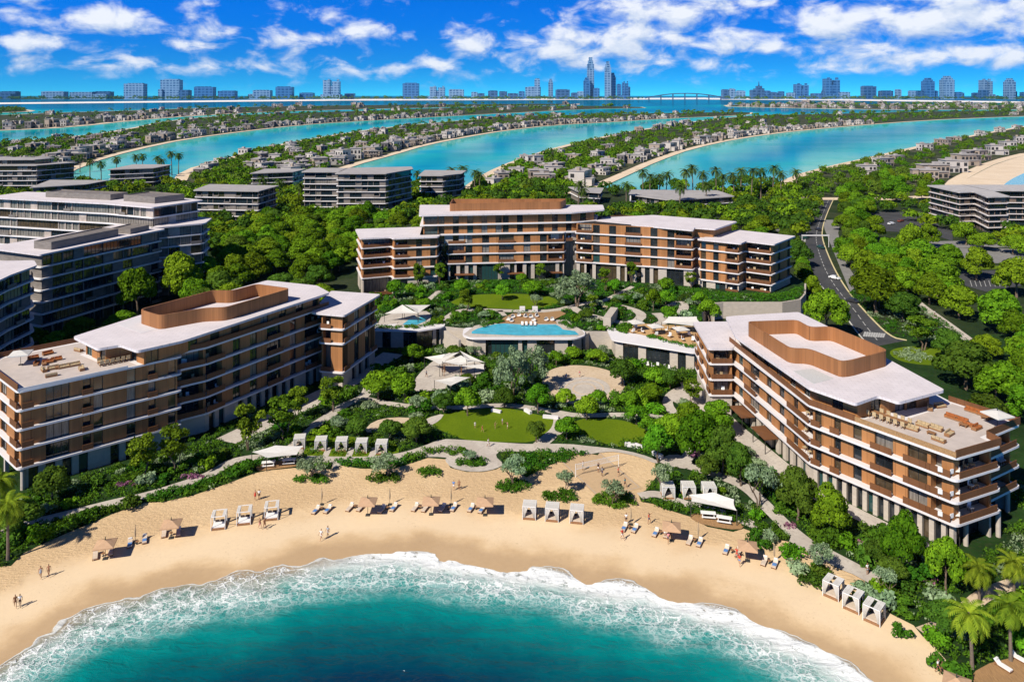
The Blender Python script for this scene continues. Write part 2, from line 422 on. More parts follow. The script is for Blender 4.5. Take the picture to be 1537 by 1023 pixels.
    t.bump(w, 1.0)
    return m
M_SEA = sea_material()
def lagoon_material():
    m = mat('lagoon_water', (.0, .2, .28), .07, spec=.16); t = NT(m)
    P = t.pos(); dist = t.n('ShaderNodeAttribute', attribute_name='shore').outputs['Fac']
    n = t.math('MULTIPLY', t.math('SUBTRACT', t.noise(P, .02, 4), .5), 34.0)
    e = t.math('ADD', dist, n)
    c = t.ramp(t.math('DIVIDE', e, 220.0), [(0, (.13, .42, .36)), (.09, (.02, .36, .35)), (.28, (.0, .215, .275)), (.65, (.0, .155, .26)), (1, (.0, .115, .235))])
    t.color(c); t.p.inputs['Specular IOR Level'].default_value = 0; t.p.inputs['Roughness'].default_value = 1
    gl = t.n('ShaderNodeBsdfGlossy'); gl.inputs['Roughness'].default_value = .045; gl.inputs['Color'].default_value = (.85, 1, .98, 1)
    bp = t.n('ShaderNodeBump'); t.ln(bp.inputs['Height'], t.noise(t.pos((.5, 1.2, 1)), .35, 4, .6)); bp.inputs['Distance'].default_value = .022; t.L.new(bp.outputs[0], gl.inputs['Normal'])
    mx = t.n('ShaderNodeMixShader'); wind = t.noise(t.pos((.6, 1.6, 1)), .006, 3)                 # wind-roughened lanes reflect less
    t.ln(mx.inputs[0], t.rng(wind, .35, .65, .20, .33))
    out = t.N['Material Output']; t.L.new(t.p.outputs[0], mx.inputs[1]); t.L.new(gl.outputs[0], mx.inputs[2]); t.L.new(mx.outputs[0], out.inputs[0])
    return m
M_LAGOON = lagoon_material()

def ground_mat(name, a, b, c, s1=.12, s2=1.5, bump=.15):
    m = mat(name, a, .95, spec=.1); t = NT(m); P = t.pos()
    col = t.mix(t.rng(t.noise(P, s1, 5, .6), .35, .65), a, b); col = t.mix(t.rng(t.noise(P, s2, 5, .7), .45, .72), col, c)
    t.color(col); t.bump(t.noise(P, s2*1.3, 5, .7), bump); return m
M_SOIL = ground_mat('garden_ground', (.010, .030, .006), (.020, .055, .010), (.035, .045, .018), .15, 1.3)
M_GROUND = ground_mat('land', (.018, .036, .010), (.045, .055, .025), (.012, .025, .008), .03, .35, .3)
M_LAWN = ground_mat('lawn_grass', (.098, .155, .004), (.130, .190, .006), (.080, .125, .003), .09, 2.5, .06)
M_PAVE = ground_mat('pale_paving', (.46, .40, .34), (.54, .48, .41), (.38, .33, .28), .2, 1.4, .02)
M_PAVE2 = ground_mat('warm_paving', (.55, .42, .28), (.60, .47, .33), (.45, .33, .22), .2, 1.4, .02)
M_ASPH = ground_mat('asphalt', (.055, .056, .06), (.075, .075, .078), (.045, .045, .047), .1, 1.2, .02)
M_CONC = ground_mat('road_concrete', (.21, .20, .19), (.25, .24, .225), (.17, .16, .155), .12, 1.0, .02)
M_DECK = mat('deck_wood', (.33, .19, .085), .75, var=.3, scale=3, stretch=(6, .5, 1))
M_KERB = mat('kerb_stone', (.52, .50, .45), .8, var=.1)
M_MARK = mat('road_paint', (.40, .39, .37), .7, var=.1, scale=3)
M_YELL = mat('yellow_kerb', (.62, .52, .28), .8, var=.1, scale=3)

# the sea round the islands, one sheet to the horizon; island outlines in photo pixels put on the ground
ISL_PX = {
 'near': [[(880,290),(905,280),(945,262),(985,243),(1040,223),(1110,208),(1200,196),(1330,185),(1440,178),(1640,171),   # shore of the right lagoon
           (1640,166),(1537,166),(1400,167),(1250,171),(1130,173),(1060,180),(950,196),(890,208),(830,222),(770,241),(722,262),(690,285),(700,300)]],
 'mid': [[(440,285),(530,249),(590,233),(640,218),(700,206),(760,196),(830,188),(900,184.5),(1000,178),(1130,172.5),(1130,168),(1000,169.5),(900,172),(800,173),(700,180),(600,189),(520,199),(450,211),(380,224),(330,241),(270,256),(250,285)]],
 'far': [[(60,285),(130,246),(200,226),(280,209),(370,197),(450,188),(520,183),(600,178.5),(700,173),(800,168),(870,164),(1000,161.5),(870,158.5),(700,161),(560,166),(430,170),(330,174),(250,181),(180,196),(100,206),(0,214),(-250,225),(-250,300)]],
 'outer': [[(-250,203),(0,196.5),(110,191),(200,181),(290,174),(400,168),(560,163.5),(720,160),(870,157.5),(870,155.5),(560,157.5),(330,161),(200,166),(60,170),(0,173),(-250,178)],
           [(-250,170),(0,169.5),(60,167),(35,164),(-250,164)]],
 'right_outer': [[(1060,159),(1200,162.5),(1330,164.5),(1450,164.5),(1700,164),(1700,158.5),(1450,157.5),(1300,157),(1150,156)]],
 'right_peninsula': [[(1130,300),(1180,266),(1240,250),(1300,237),(1400,214),(1470,201),(1537,189),(1640,176),(1700,190),(1700,226),(1560,228),(1500,243),(1462,262),(1440,276),(1436,300)]],
}
M_ISLAND = ground_mat('island_ground', (.028, .045, .014), (.085, .085, .05), (.02, .035, .01), .02, .25, .3)
M_BSAND = ground_mat('pale_beach_sand', (.66, .52, .37), (.74, .60, .44), (.58, .45, .31), .05, .8, .05)
island_polys = {}
for key, polys in ISL_PX.items():
    for pl in polys:
        w = ccw(smooth_poly(GP(pl, 0), 1)); island_polys.setdefault(key, []).append(w)
        b = MB(); b.prism(w, -2.0, .12); tag(b.build('beach', M_BSAND), kind='structure')
        inner = offset(w, -11 if key in ('near', 'mid', 'far', 'right_peninsula') else -26)
        sheet('ground', inner, .45, M_ISLAND)
MAIN_BACK = [(-420,300),(0,262),(110,272),(240,270),(300,282),(420,280),(560,285),(700,292),(840,288),(900,280),(1000,292),(1150,282),(1200,268),(1436,268),(1700,262)]
main = [(900, 95), (900, 300)]+[(620, 640)]+[G(a, b) for a, b in MAIN_BACK[::-1]]+[(-900, 500), (-900, 95)]
b = MB(); b.prism(ccw(main), -2.2, -.06); tag(b.build('ground', M_GROUND), kind='structure')
# right-hand cove with its sand crescent
cove = GP([(1400,300),(1436,278),(1462,263),(1500,244),(1560,228),(1700,215),(1900,240),(1900,330),(1600,330),(1530,300)], 0)
sheet('beach', smooth_poly(cove, 1), .30, M_BSAND)
sheet('water', smooth_poly(GP([(1496,290),(1508,276),(1524,266),(1545,257),(1600,246),(1900,250),(1900,310),(1600,300)]), 1), .36, mat('cove_water', (.05, .42, .46), .1, var=.1, scale=.05, bump=.05, bscale=.6))

def lagoon():
    "one sheet, finer near, whose vertices carry the distance to the nearest sandy shore"
    rows = [1/v for v in np.linspace(1/400, 1/5200, 70)]+[7000, 9500, 13000, 20000, 40000]
    segs = []
    for key, polys in island_polys.items():
        for w in polys: segs += [(w[i], w[(i+1)%len(w)]) for i in range(len(w))]
    A = np.array([s[0] for s in segs]); AB = np.array([s[1] for s in segs])-A; L2 = (AB**2).sum(1)+1e-9
    nx = 90; P = []
    for Y in rows:
        for k in range(nx): P.append((( -1.1+2.2*k/(nx-1))*Y, Y))
    P = np.array(P); best = np.full(len(P), 1e9)
    for a, ab, l2 in zip(A, AB, L2):
        t = np.clip(((P-a)@ab)/l2, 0, 1); best = np.minimum(best, np.hypot(*(P-(a+t[:, None]*ab)).T))
    best *= .62+.0*best
    idx = np.arange(len(P)).reshape(len(rows), nx); q = np.c_[idx[:-1, :-1].ravel(), idx[:-1, 1:].ravel(), idx[1:, 1:].ravel(), idx[1:, :-1].ravel()]
    me = bpy.data.meshes.new('sea'); me.from_pydata(np.c_[P, np.full(len(P), -.5)].tolist(), [], q.tolist())
    at = me.attributes.new('shore', 'FLOAT', 'POINT'); at.data.foreach_set('value', best.astype(np.float32)); me.materials.append(M_LAGOON)
    tag(put('water', me), kind='structure')
lagoon()
# beach and the near sea
grid_mesh('beach', -120, 130, 62, 160, 2.0, lambda P, d: np.zeros(len(P)), M_SAND)
grid_mesh('sea', -130, 120, 55, 126, 1.0, lambda P, d: np.full(len(P), .09), M_SEA, keep=lambda d: d > -4.5)
# the sand spit along the horizon (a thin bright line in the photo)
spit = [(-700,163),(-200,158.6),(0,156.6),(250,154),(520,151.2),(768,150.4),(960,149.6),(1060,149.2)]
spit2 = [(1060,149.5),(1250,151),(1400,153),(1537,155),(1800,159)]
for s in (spit, spit2):
    up = [(a, b-2.4) for a, b in s]; sheet('beach', GP(s)+GP(up[::-1]), .6, mat('spit_sand', (.86, .80, .74), .9, var=.06, scale=.002))
M_FARLAND = mat('far_land', (.02, .045, .03), 1, var=.3, scale=.01)
sheet('ground', GP([(-900,152),(0,149.6),(500,148.6),(960,147.6),(960,146.4),(0,146.8),(-900,147)]), .2, M_FARLAND)
sheet('ground', GP([(1085,147.4),(1300,148.4),(1537,149.6),(1900,152),(1900,146.4),(1085,146)]), .2, M_FARLAND)
# ---------------------------------------------------------------- building kit
def timber(name, col, var=.42):
    m = mat(name, col, .62, spec=.25); t = NT(m)
    g = t.n('ShaderNodeNewGeometry'); sp = t.n('ShaderNodeSeparateXYZ'); t.L.new(g.outputs['Position'], sp.inputs[0])
    s = t.math('ADD', t.math('MULTIPLY', sp.outputs[0], 2.1), t.math('MULTIPLY', sp.outputs[1], 2.3))
    plank = t.n('ShaderNodeTexWhiteNoise', noise_dimensions='1D'); t.ln(plank.inputs['W'], t.math('FLOOR', s))
    pan = t.n('ShaderNodeTexWhiteNoise', noise_dimensions='1D'); t.ln(pan.inputs['W'], t.math('FLOOR', t.math('MULTIPLY', s, .145)))
    grain = t.noise(t.pos((9, 9, .5)), 1.0, 4, .65)
    f = t.math('ADD', t.math('MULTIPLY', plank.outputs['Value'], .35), t.math('ADD', t.math('MULTIPLY', pan.outputs['Value'], .35), t.math('MULTIPLY', grain, .35)))
    c = t.mix(f, [v*(1-var) for v in col], [min(1, v*(1+var)) for v in col])
    gap = t.rng(t.math('FRACT', s), .0, .07, .45, 1.0)
    mm = t.n('ShaderNodeVectorMath', operation='SCALE'); t.L.new(c, mm.inputs[0]); t.L.new(gap, mm.inputs['Scale'])
    t.color(mm.outputs[0]); return m
M_WHITE = mat('white_render', (.70, .66, .65), .65, var=.035, scale=.35, spec=.2)
M_ROOF = mat('white_roof', (.66, .60, .60), .8, var=.06, scale=.22, spec=.15, detail=6)
def seams(m):
    t = NT(m); br = t.n('ShaderNodeTexBrick'); t.L.new(t.pos((1, 1, 1)), br.inputs['Vector']); br.inputs['Scale'].default_value = .25
    br.inputs['Mortar Size'].default_value = .012; br.inputs['Color1'].default_value = (1, 1, 1, 1); br.inputs['Color2'].default_value = (.95, .95, .955, 1); br.inputs['Mortar'].default_value = (.80, .79, .79, 1)
    old = t.p.inputs['Base Color'].links[0].from_socket; mm = t.n('ShaderNodeMix', data_type='RGBA', blend_type='MULTIPLY'); mm.inputs[0].default_value = 1
    st = t.rng(t.noise(t.pos((1, 1, 1)), .09, 6, .65, .4), .52, .75, 0, .16); dk = t.mix(st, (1, 1, 1), (.55, .52, .50))
    t.L.new(old, mm.inputs[6]); t.L.new(br.outputs['Color'], mm.inputs[7]); m2 = t.n('ShaderNodeMix', data_type='RGBA', blend_type='MULTIPLY'); m2.inputs[0].default_value = 1
    t.L.new(mm.outputs[2], m2.inputs[6]); t.L.new(dk, m2.inputs[7]); t.color(m2.outputs[2])
seams(M_ROOF)
M_TIMB = timber('timber_cladding', (.36, .160, .058), .34)
M_SCREEN = timber('timber_screen', (.285, .122, .046), .30)
M_PARA = timber('timber_parapet', (.17, .072, .03), .22)
M_STONE = mat('pale_stone', (.47, .41, .345), .8, var=.09, scale=.8, stretch=(1, 1, 2.5), spec=.15)
M_INT = mat('dark_interior', (.035, .028, .024), .9)
M_FRAME = mat('dark_metal', (.03, .028, .026), .45, spec=.4)
M_GLASS = [mat('window_glass', (.018, .022, .026), .06, spec=.9, var=.6, scale=.25), mat('window_glass_curtained', (.20, .175, .15), .22, spec=.8, var=.35, scale=.9, stretch=(4, 4, .4)),
           mat('window_glass_teal', (.02, .06, .06), .05, spec=.9), mat('window_glass_warm', (.07, .05, .03), .1, spec=.9, var=.4, scale=.7)]
M_GREYW = mat('grey_cladding', (.19, .165, .145), .7, var=.2, scale=.5, stretch=(1, 1, 3))
M_LGREY = mat('light_grey_render', (.60, .58, .57), .7, var=.06, scale=.4)
M_GROOF = mat('grey_roof', (.42, .395, .38), .85, var=.14, scale=.25)
M_DGLASS = [mat('blue_glass', (.012, .022, .032), .05, spec=1), mat('blue_glass_curtained', (.19, .175, .15), .2, spec=.8, var=.3, scale=.6), mat('blue_glass_dark', (.008, .012, .016), .05, spec=1), mat('olive_glass', (.05, .05, .025), .08, spec=.9)]
M_PFLOOR = mat('terrace_floor', (.50, .43, .385), .8, var=.08, scale=.5)
HOTEL = dict(slab=M_WHITE, wall=M_TIMB, ground=M_STONE, glass=M_GLASS, para=M_PARA, roof=M_ROOF, soffit=M_WHITE)
DARKAPT = dict(slab=mat('apartment_slab', (.72, .69, .68), .7, var=.05, scale=.4), wall=M_GREYW, ground=M_GREYW, glass=M_DGLASS, para=M_GREYW, roof=M_ROOF, soffit=M_LGREY)
def ring(b, outer, inner, z0, z1, mi=0):
    n = len(outer); i = len(b.v)
    for pts, z in ((outer, z0), (outer, z1), (inner, z1), (inner, z0)): b.v += [(x, y, z) for x, y in pts]
    for k in range(n):
        j = (k+1) % n
        for A, B in ((0, 1), (1, 2), (2, 3)):
            b.f.append((i+A*n+k, i+A*n+j, i+B*n+j, i+B*n+k)); b.m.append(mi)
class Wing:
    def __init__(s, name, label, cat, style, at, seed=1, group=None, budget=100):
        s.loc = at; s.root = thing(name, label, cat, (at[0], at[1], at[2] if len(at) > 2 else 0), group=group); s.st = style
        s.rnd = random.Random(seed); s.seats = []; s.wins = []; s.paras = []; s.wallb = MB(); s.groundb = MB(); s.core = MB(); s.budget = budget
    def add(s, o): o.location = (-s.root.location.x, -s.root.location.y, -s.root.location.z); return o
    def part(s, name, b, m, parent=None):
        o = b.build(name, m, parent or s.root)
        if parent is None: s.add(o)
        return o
    def slab(s, poly, z, th=.38, name='floor_slab', m=None, fil=.9):
        b = MB(); b.prism(fillet(ccw(poly), fil), z-th, z); return s.part(name, b, m or s.st['slab'])
    def window(s, a, u, n, s0, s1, t, z0, z1, gi=None, mull=None):
        w, h = s1-s0, z1-z0
        cx_, cy_ = a[0]+u[0]*(s0+s1)/2, a[1]+u[1]*(s0+s1)/2
        d2 = cx_**2+cy_**2+CAM_H**2; face = max(0.0, -(n[0]*cx_+n[1]*cy_)/math.sqrt(d2))
        vis = 1 if abs(cx_) < cy_*.70 else 0
        key = w*h*face/d2*vis
        if gi is None: gi = s.rnd.choice([0, 0, 0, 0, 0, 1, 2, 3])
        def make(b):
            b.wall(a, u, n, s0, s1, t-.06, t, z0, z1, gi)
        def frame(b):
            f = .09
            b.wall(a, u, n, s0, s0+f, t, t+.07, z0, z1, 4); b.wall(a, u, n, s1-f, s1, t, t+.07, z0, z1, 4)
            b.wall(a, u, n, s0+f, s1-f, t, t+.07, z1-f, z1, 4); b.wall(a, u, n, s0+f, s1-f, t, t+.07, z0, z0+f, 4)
            k = mull if mull is not None else max(0, int(round(w/1.3))-1)
            for q in range(k):
                c = s0+w*(q+1)/(k+1); b.wall(a, u, n, c-.045, c+.045, t, t+.06, z0+f, z1-f, 4)
        s.wins.append((key, make, frame))
    def facade(s, p, q, pat, z0, z1, edge, ground=False, rec=1.9):
        L = math.hypot(q[0]-p[0], q[1]-p[1]); u = ((q[0]-p[0])/L, (q[1]-p[1])/L); n = (u[1], -u[0]); a = p
        st = s.st; wb = s.groundb if ground else s.wallb
        if not pat:
            wb.wall(a, u, n, 0, L, -.35, 0, z0, z1); return
        if pat == 'auto': pat = ''.join(s.rnd.choice('WDDDTDDWP') for _ in range(max(1, round(L/3.4))))
        k = len(pat); mw = L/k; i = 0
        e = edge-.06
        while i < k:
            c = pat[i]; s0, s1 = i*mw, (i+1)*mw; j = i
            if c in 'TC':
                while j+1 < k and pat[j+1] == c: j += 1
                s1 = (j+1)*mw
                (s.groundb if c == 'C' else wb).wall(a, u, n, s0, s1, -.4, 0, z0, z1)
            elif c == 'W':
                m_ = mw*.08; wb.wall(a, u, n, s0, s0+m_, -.4, 0, z0, z1); wb.wall(a, u, n, s1-m_, s1, -.4, 0, z0, z1)
                s.window(a, u, n, s0+m_, s1-m_, -.28, z0, z1)
            elif c == 'H':
                wb.wall(a, u, n, s0, s0+mw*.5, -.4, 0, z0, z1); s.window(a, u, n, s0+mw*.5, s1, -.28, z0, z1)
            elif c == 'D':
                while j+1 < k and pat[j+1] == 'D': j += 1
                s1 = (j+1)*mw; s.window(a, u, n, s0+.05, s1-.05, -.3, z0, z1)
            elif c in 'BP':
                while j+1 < k and pat[j+1] == c: j += 1
                s1 = (j+1)*mw; r = rec if c == 'B' else .45
                wb.wall(a, u, n, s0, s0+.28, -r-.1, 0, z0, z1); wb.wall(a, u, n, s1-.28, s1, -r-.1, 0, z0, z1)
                s.window(a, u, n, s0+.28, s1-.28, -r, z0, z1, gi=s.rnd.choice([0, 0, 0, 3, 1]))
                if c == 'B':
                    for q in range(max(1, int((s1-s0)/2.2))): ss = s0+.9+(s1-s0-1.8)*s.rnd.random(); s.seats.append((a[0]+u[0]*ss-n[0]*.75, a[1]+u[1]*ss-n[1]*.75, z0+.02, math.atan2(n[1], n[0])+math.pi/2))
                if not (ground and c == 'P'): s.paras.append((a, u, n, s0+.03, s1-.03, e-.13, e, z0, z0+1.08))
            elif c == 'K':                       # stone pier and tall glazing
                pw = min(1.3, mw*.42); s.groundb.wall(a, u, n, s0, s0+pw, -.6, .05, z0, z1)
                s.window(a, u, n, s0+pw, s1, -.55, z0, z1, gi=s.rnd.choice([0, 0, 3, 2]))
            elif c == 'O':                       # open colonnade: pier, deep shade
                s.groundb.wall(a, u, n, s0, s0+.7, -.7, 0, z0, z1); s.window(a, u, n, s0+.7, s1, -2.2, z0, z1, gi=0)
            i = j+1
    def block(s, poly, zs, base, pats, inset=.8, roof=None, roof_z=None, gpats=None, roof_th=.5, rec=1.9, slabs=True, fil=.9, roof_name='roof', roof_m=None, top_inset=None):
        "zs: tops of the slabs from the lowest up; the storeys stand between them, the roof closes the last"
        poly = ccw(poly); wall = offset(poly, -inset); core = offset(poly, -inset-rec-.15); n = len(poly)
        levels = [base]+list(zs); tops = list(zs)+([roof_z] if roof_z else [])
        if not roof_z: levels = levels[:-1]
        hi = (roof_z or zs[-1])-.1
        s.core.prism(core, base-.5, hi)
        for z in (zs if slabs else []): s.slab(poly, z, fil=fil)
        s.flush()
        for li, z0 in enumerate(levels):
            z1 = tops[li]-(roof_th if (roof_z and li == len(levels)-1) else .38)
            g = li == 0
            w = wall
            rb = s.groundb if (g and gpats is not None) else s.wallb; ring(rb, offset(wall, -.1), offset(wall, -.3), z1-.03, z1+(.40 if li < len(levels)-1 else .2))
            for k in range(n):
                pt = (gpats if g and gpats is not None else pats)
                pt = pt.get(k) if isinstance(pt, dict) else pt[k]
                s.facade(w[k], w[(k+1)%n], pt, z0+(.0 if g else .002), z1-.002, inset, ground=g and gpats is not None, rec=rec)
        if roof_z:
            b = MB(); b.prism(fillet(ccw(roof or poly), fil), roof_z-roof_th, roof_z); s.part(roof_name, b, roof_m or s.st['roof'])
        s.flush()
    def flush(s):
        if s.wallb.v: s.part('wall', s.wallb, s.st['wall']); s.wallb = MB()
        if s.groundb.v: s.part('stone_base' if s.st is HOTEL else 'base_wall', s.groundb, s.st['ground']); s.groundb = MB()
        if s.core.v: s.part('interior', s.core, M_INT); s.core = MB()
    def screen(s, poly, z0, z1, m=None, name='roof_screen', th=.3, fil=1.5, floor=None):
        o = fillet(ccw(poly), fil, 5); b = MB(); ring(b, o, offset(o, -th), z0, z1); return s.part(name, b, m or M_SCREEN)
    def parapet_line(s, pts, z0, z1, th=.14, m=None, name='balcony_parapet'):
        b = MB()
        for p, q in zip(pts[:-1], pts[1:]):
            L = math.hypot(q[0]-p[0], q[1]-p[1]); u = ((q[0]-p[0])/L, (q[1]-p[1])/L); b.wall(p, u, (u[1], -u[0]), -th*.0, L, -th, 0, z0, z1)
        return s.part(name, b, m or s.st['para'])
    def done(s):
        st = s.st
        s.flush(); ms = list(st['glass'])+[M_FRAME]
        s.wins.sort(key=lambda w: -w[0])
        for key, mk, fr in s.wins[:s.budget]:
            b = MB(); mk(b)
            if st is HOTEL: w = s.part('window', b, ms); b = MB(); fr(b); s.part('frame', b, ms, w)
            else: fr(b); s.part('window', b, ms)
        if len(s.wins) > s.budget:
            b = MB()
            for key, mk, fr in s.wins[s.budget:]: mk(b); fr(b)
            o = s.part('window', b, ms); o['kind'] = 'stuff'
        ps = sorted(s.paras, key=lambda p: -(p[4]-p[3])/max(1, p[0][1]))
        rest = MB()
        for i, p in enumerate(ps):
            if i < 95: b = MB(); b.wall(*p); s.part('balcony_parapet', b, st['para'])
            else: rest.wall(*p)
        if rest.v: s.part('balcony_parapet', rest, st['para'])['kind'] = 'stuff'
        return s.root

# ---------------------------------------------------------------- the three hotel wings
Z = [4.8, 8.3, 11.8, 15.3]
Wr = Wing('hotel_wing', 'timber clad hotel wing with rooftop terrace on the right side of the garden', 'hotel', HOTEL, (65, 155), 3)
PR = [(48.5,186),(48.5,180),(54.2,140),(69.3,119.5),(79.3,124),(78.6,126.6),(87.7,132),(81,142),(74.5,176),(71,188)]
Wr.block(PR, Z, 0, {0:'B',1:'BPTWTPPTWTWTPBB',2:'PTPTWTPPTPPBB',3:'BB',4:'',5:'BB'}, gpats={1:'CKKKKKKCKKKKKC',2:'KKKKKKKKKKKKO',3:'O',5:'O',0:'C'}, inset=1.15)
rr = [(51,183),(49,168.1),(53.85,138.8),(59,131.6),(64.6,135.1),(66.7,132.2),(77.8,137.7),(72.2,176),(69.9,187),(54.3,184)]
pent = offset(ccw([(52.5,181),(51.3,168),(56.2,140.5),(60.5,134.2),(76,139.6),(70.3,176),(68,184)]), 0)
for k, pt in {0:'TWT',1:'TWTWTWTWTWT',2:'TWT',3:'TWTWWT'}.items(): Wr.facade(pent[k], pent[k+1], pt, 15.3, 18.5, 1.0)
for k in (4, 5, 6): Wr.facade(pent[k], pent[(k+1)%7], '', 15.3, 18.5, 1.0)
Wr.core.prism(offset(pent, -.5), 15, 18.4)
b = MB(); b.prism(fillet(ccw(rr), .7), 18.5, 19.0); Wr.part('roof', b, M_ROOF)
Wr.screen([(51.7,169.1),(54.8,151.1),(58.4,150.9),(61.7,143.6),(64,144.3),(73.7,149.9),(72,156.5),(69,165.5),(64.2,165),(63.4,170.4)], 19.0, 22.0)
b = MB(); b.prism(GP([(1190,556.5),(1220,553),(1252,568),(1221,576)], 19.0), 19.0, 19.03); Wr.part('roof_hatch', b, mat('grey_grating', (.50, .49, .47), .8, var=.15, scale=6))
e = offset(ccw(PR), -.06)
Wr.parapet_line([(49.9, 176), e[2], (59.5, 133.0)], 15.3, 16.4); Wr.parapet_line([e[3], e[4], e[5], e[6]], 15.3, 16.5)
Wr.parapet_line([(59.5, 133.0), e[3]], 15.3, 16.15, m=M_DECK); Wr.parapet_line([e[6], e[7]], 15.3, 16.3)
b = MB(); b.prism([(60.6,133.2),(69.3,120.6),(78.1,124.6),(77.4,126.9),(86.4,132.2),(80.8,140.6),(66.9,132.6),(64.6,135.4)][::1], 15.3, 15.34); Wr.part('terrace_floor', b, M_PFLOOR)
LB = [(45.3,190.5),(44.1,171.6),(50,171.6),(51,190.5)]
Wr.block(LB, Z[:3], 0, {0:'PTPTWP',1:'B'}, gpats={0:'CKCKCC',1:'C'}, roof=[(45.0,191),(43.8,171.2),(49.6,171.2),(53,181),(58.5,191.5)], roof_z=15.4, inset=.6, roof_name='roof')
# brown timber awnings over the ground floor
for s0, s1 in ((2.5, 7.5), (10.5, 16.5), (21, 27)):
    p, q = Vector(PR[1]), Vector(PR[2]); u = (q-p).normalized(); n = Vector((u.y, -u.x)); b = MB()
    b.wall(p, u, n, s0, s1, -1.2, 1.9, 3.0, 3.25); Wr.part('awning', b, M_PARA)
    for ss in (s0+.3, s1-.3):
        b = MB(); a_ = p+u*ss+n*1.6; b.tube((a_.x, a_.y, 0), (a_.x, a_.y, 3.0), .09, k=6); Wr.part('awning_post', b, M_FRAME)
for p_ in (e[4], (85.5, 131.5), (72.5, 121.6)):
    b = MB(); b.tube((p_[0], p_[1]+.8, 0), (p_[0], p_[1]+.8, 4.4), .38, k=10); Wr.part('column', b, M_STONE)
Wr.done()

ZL = [4.3, 7.8, 11.3, 14.8, 18.3]
Wl = Wing('hotel_wing', 'timber clad hotel wing with white umbrella on its terrace, left of the garden', 'hotel', HOTEL, (-75, 172), 5)
PL = [(-89.5,138.6),(-67.8,157.6),(-69.3,159.5),(-65,163),(-46.5,195),(-62,204),(-81,172),(-88,172),(-105,156.5),(-105,152)]
Wl.block(PL, ZL, 0, {0:'BTDDTPWTTWTPTW',1:'',2:'B',3:'BBTWTWTPPTWTBBB',4:'TWT',9:'BTWTB'}, gpats={0:'KKKKCKKKCK',2:'C',3:'KKCKKKKOKKCKKK',9:'OO',4:'C'})
rl = [(-90.8,158.5),(-81.7,151),(-78.4,153.3),(-73.2,149.7),(-67,155.8),(-46.1,193.8),(-51.1,200.8),(-66,206.5),(-84,175)]
pl_ = ccw([(-88.2,158.6),(-81.3,153.4),(-77.5,155.6),(-73.2,152.4),(-69.2,157.6),(-48.6,193.6),(-64.5,203),(-82,173.5)])
for k, pt in {0:'WTW',1:'T',2:'WT',3:'WT',4:'TWTWTWTTWTWTWTB'}.items(): Wl.facade(pl_[k], pl_[k+1], pt, 18.3, 21.5, 1.2)
for k in (5, 6, 7): Wl.facade(pl_[k], pl_[(k+1)%8], '', 18.3, 21.5, 1.0)
Wl.core.prism(offset(pl_, -.6), 18, 21.4)
b = MB(); b.prism(fillet(ccw(rl), .7), 21.5, 22.0); Wl.part('roof', b, M_ROOF)
b = MB(); b.prism(GP([(176,487),(208,476),(252,490),(212,500)], 22.0), 22.0, 22.03); Wl.part('roof_hatch', b, mat('grey_membrane', (.60, .57, .57), .8, var=.05, scale=1))
Wl.screen([(-81.7,167.8),(-75,163),(-67.8,168.9),(-63.3,169.4),(-53.7,186),(-63.5,190.5),(-67.3,184),(-72,184.5)], 22.0, 25.0)
el_ = offset(ccw(PL), -.06)
Wl.parapet_line([el_[9], el_[0]], 18.3, 19.5); Wl.parapet_line([el_[8], el_[9]], 18.3, 19.4)
Wl.parapet_line([el_[0], (-75.5, 150.7)], 18.3, 18.75, m=M_WHITE); Wl.parapet_line([(-90.5, 170), el_[8]], 18.3, 19.3)
Wl.parapet_line([el_[2], el_[3], el_[4]], 18.3, 19.35)
b = MB(); b.prism([(-88.9,140.2),(-74.6,152.2),(-78,154.8),(-81.6,152.6),(-89.5,158.4),(-84.6,170.8),(-88,170.8),(-103.6,156.2),(-103.6,152.6)], 18.3, 18.34); Wl.part('terrace_floor', b, M_PFLOOR)
Wl.block([(-47.5,188),(-41,186.6),(-35.8,205.4),(-49.4,208.6)], [4.3, 11.3, 14.8][:3], 0, {0:'BT',1:'BTWTWB',2:'TWT'}, gpats={0:'C',1:'CKKKC',2:'C'}, roof=[(-49.5,188.5),(-40.6,186),(-35.2,205.6),(-49.4,209.2)], roof_z=18.5, inset=.7)
for p_ in (el_[0],):
    b = MB(); b.tube((p_[0]+.3, p_[1]+1.0, 0), (p_[0]+.3, p_[1]+1.0, 3.95), .38, k=10); Wl.part('column', b, M_STONE)
Wl.done()

Wb = Wing('hotel_wing', 'long timber clad main hotel building with a tall middle at the back of the garden', 'hotel', HOTEL, (20, 280), 9)
ZB = [7.7, 11.2, 14.7, 18.2]
Wb.block([(-58.2,286),(-52.9,268.3),(-43.2,272.3),(-41.8,268.6),(-26.2,272),(-25.5,292)], ZB, 1.2, {0:'TWT',1:'BB',2:'T',3:'BBTWTW'}, gpats={0:'CKC',1:'BB',2:'C',3:'BBCKCC'},
         roof=[(-58.6,286.3),(-53.2,267.8),(-42.8,270.5),(-41.7,267.8),(-25.9,271),(-25,293)], roof_z=21.8, inset=.6)
Wb.block([(-23.6,276),(19.5,280),(22,297),(-26,297)], [11.2, 14.7, 18.2, 21.75], 4.6, {0:'BBWTWTPPTWTWBB',3:'T'}, gpats={0:'OKKKDDCKOKKDDK',3:'T'}, inset=.6)
Wb.block([(-33,274),(22.5,281),(31.5,284.5),(33.5,298),(-34.5,297)], [21.8, 25.3], 18.4, {0:'DDWTWTWTWTWWTWTTWTWTW',1:'TWT',4:'T'}, inset=1.2, gpats={0:'DTWTWTWTWTPTWTWTTWTWB',1:'TWT',4:'T'},
         roof=[(-33.2,273.2),(22.5,280),(34.6,286.5),(35.5,299),(-36,299)], roof_z=29.0)
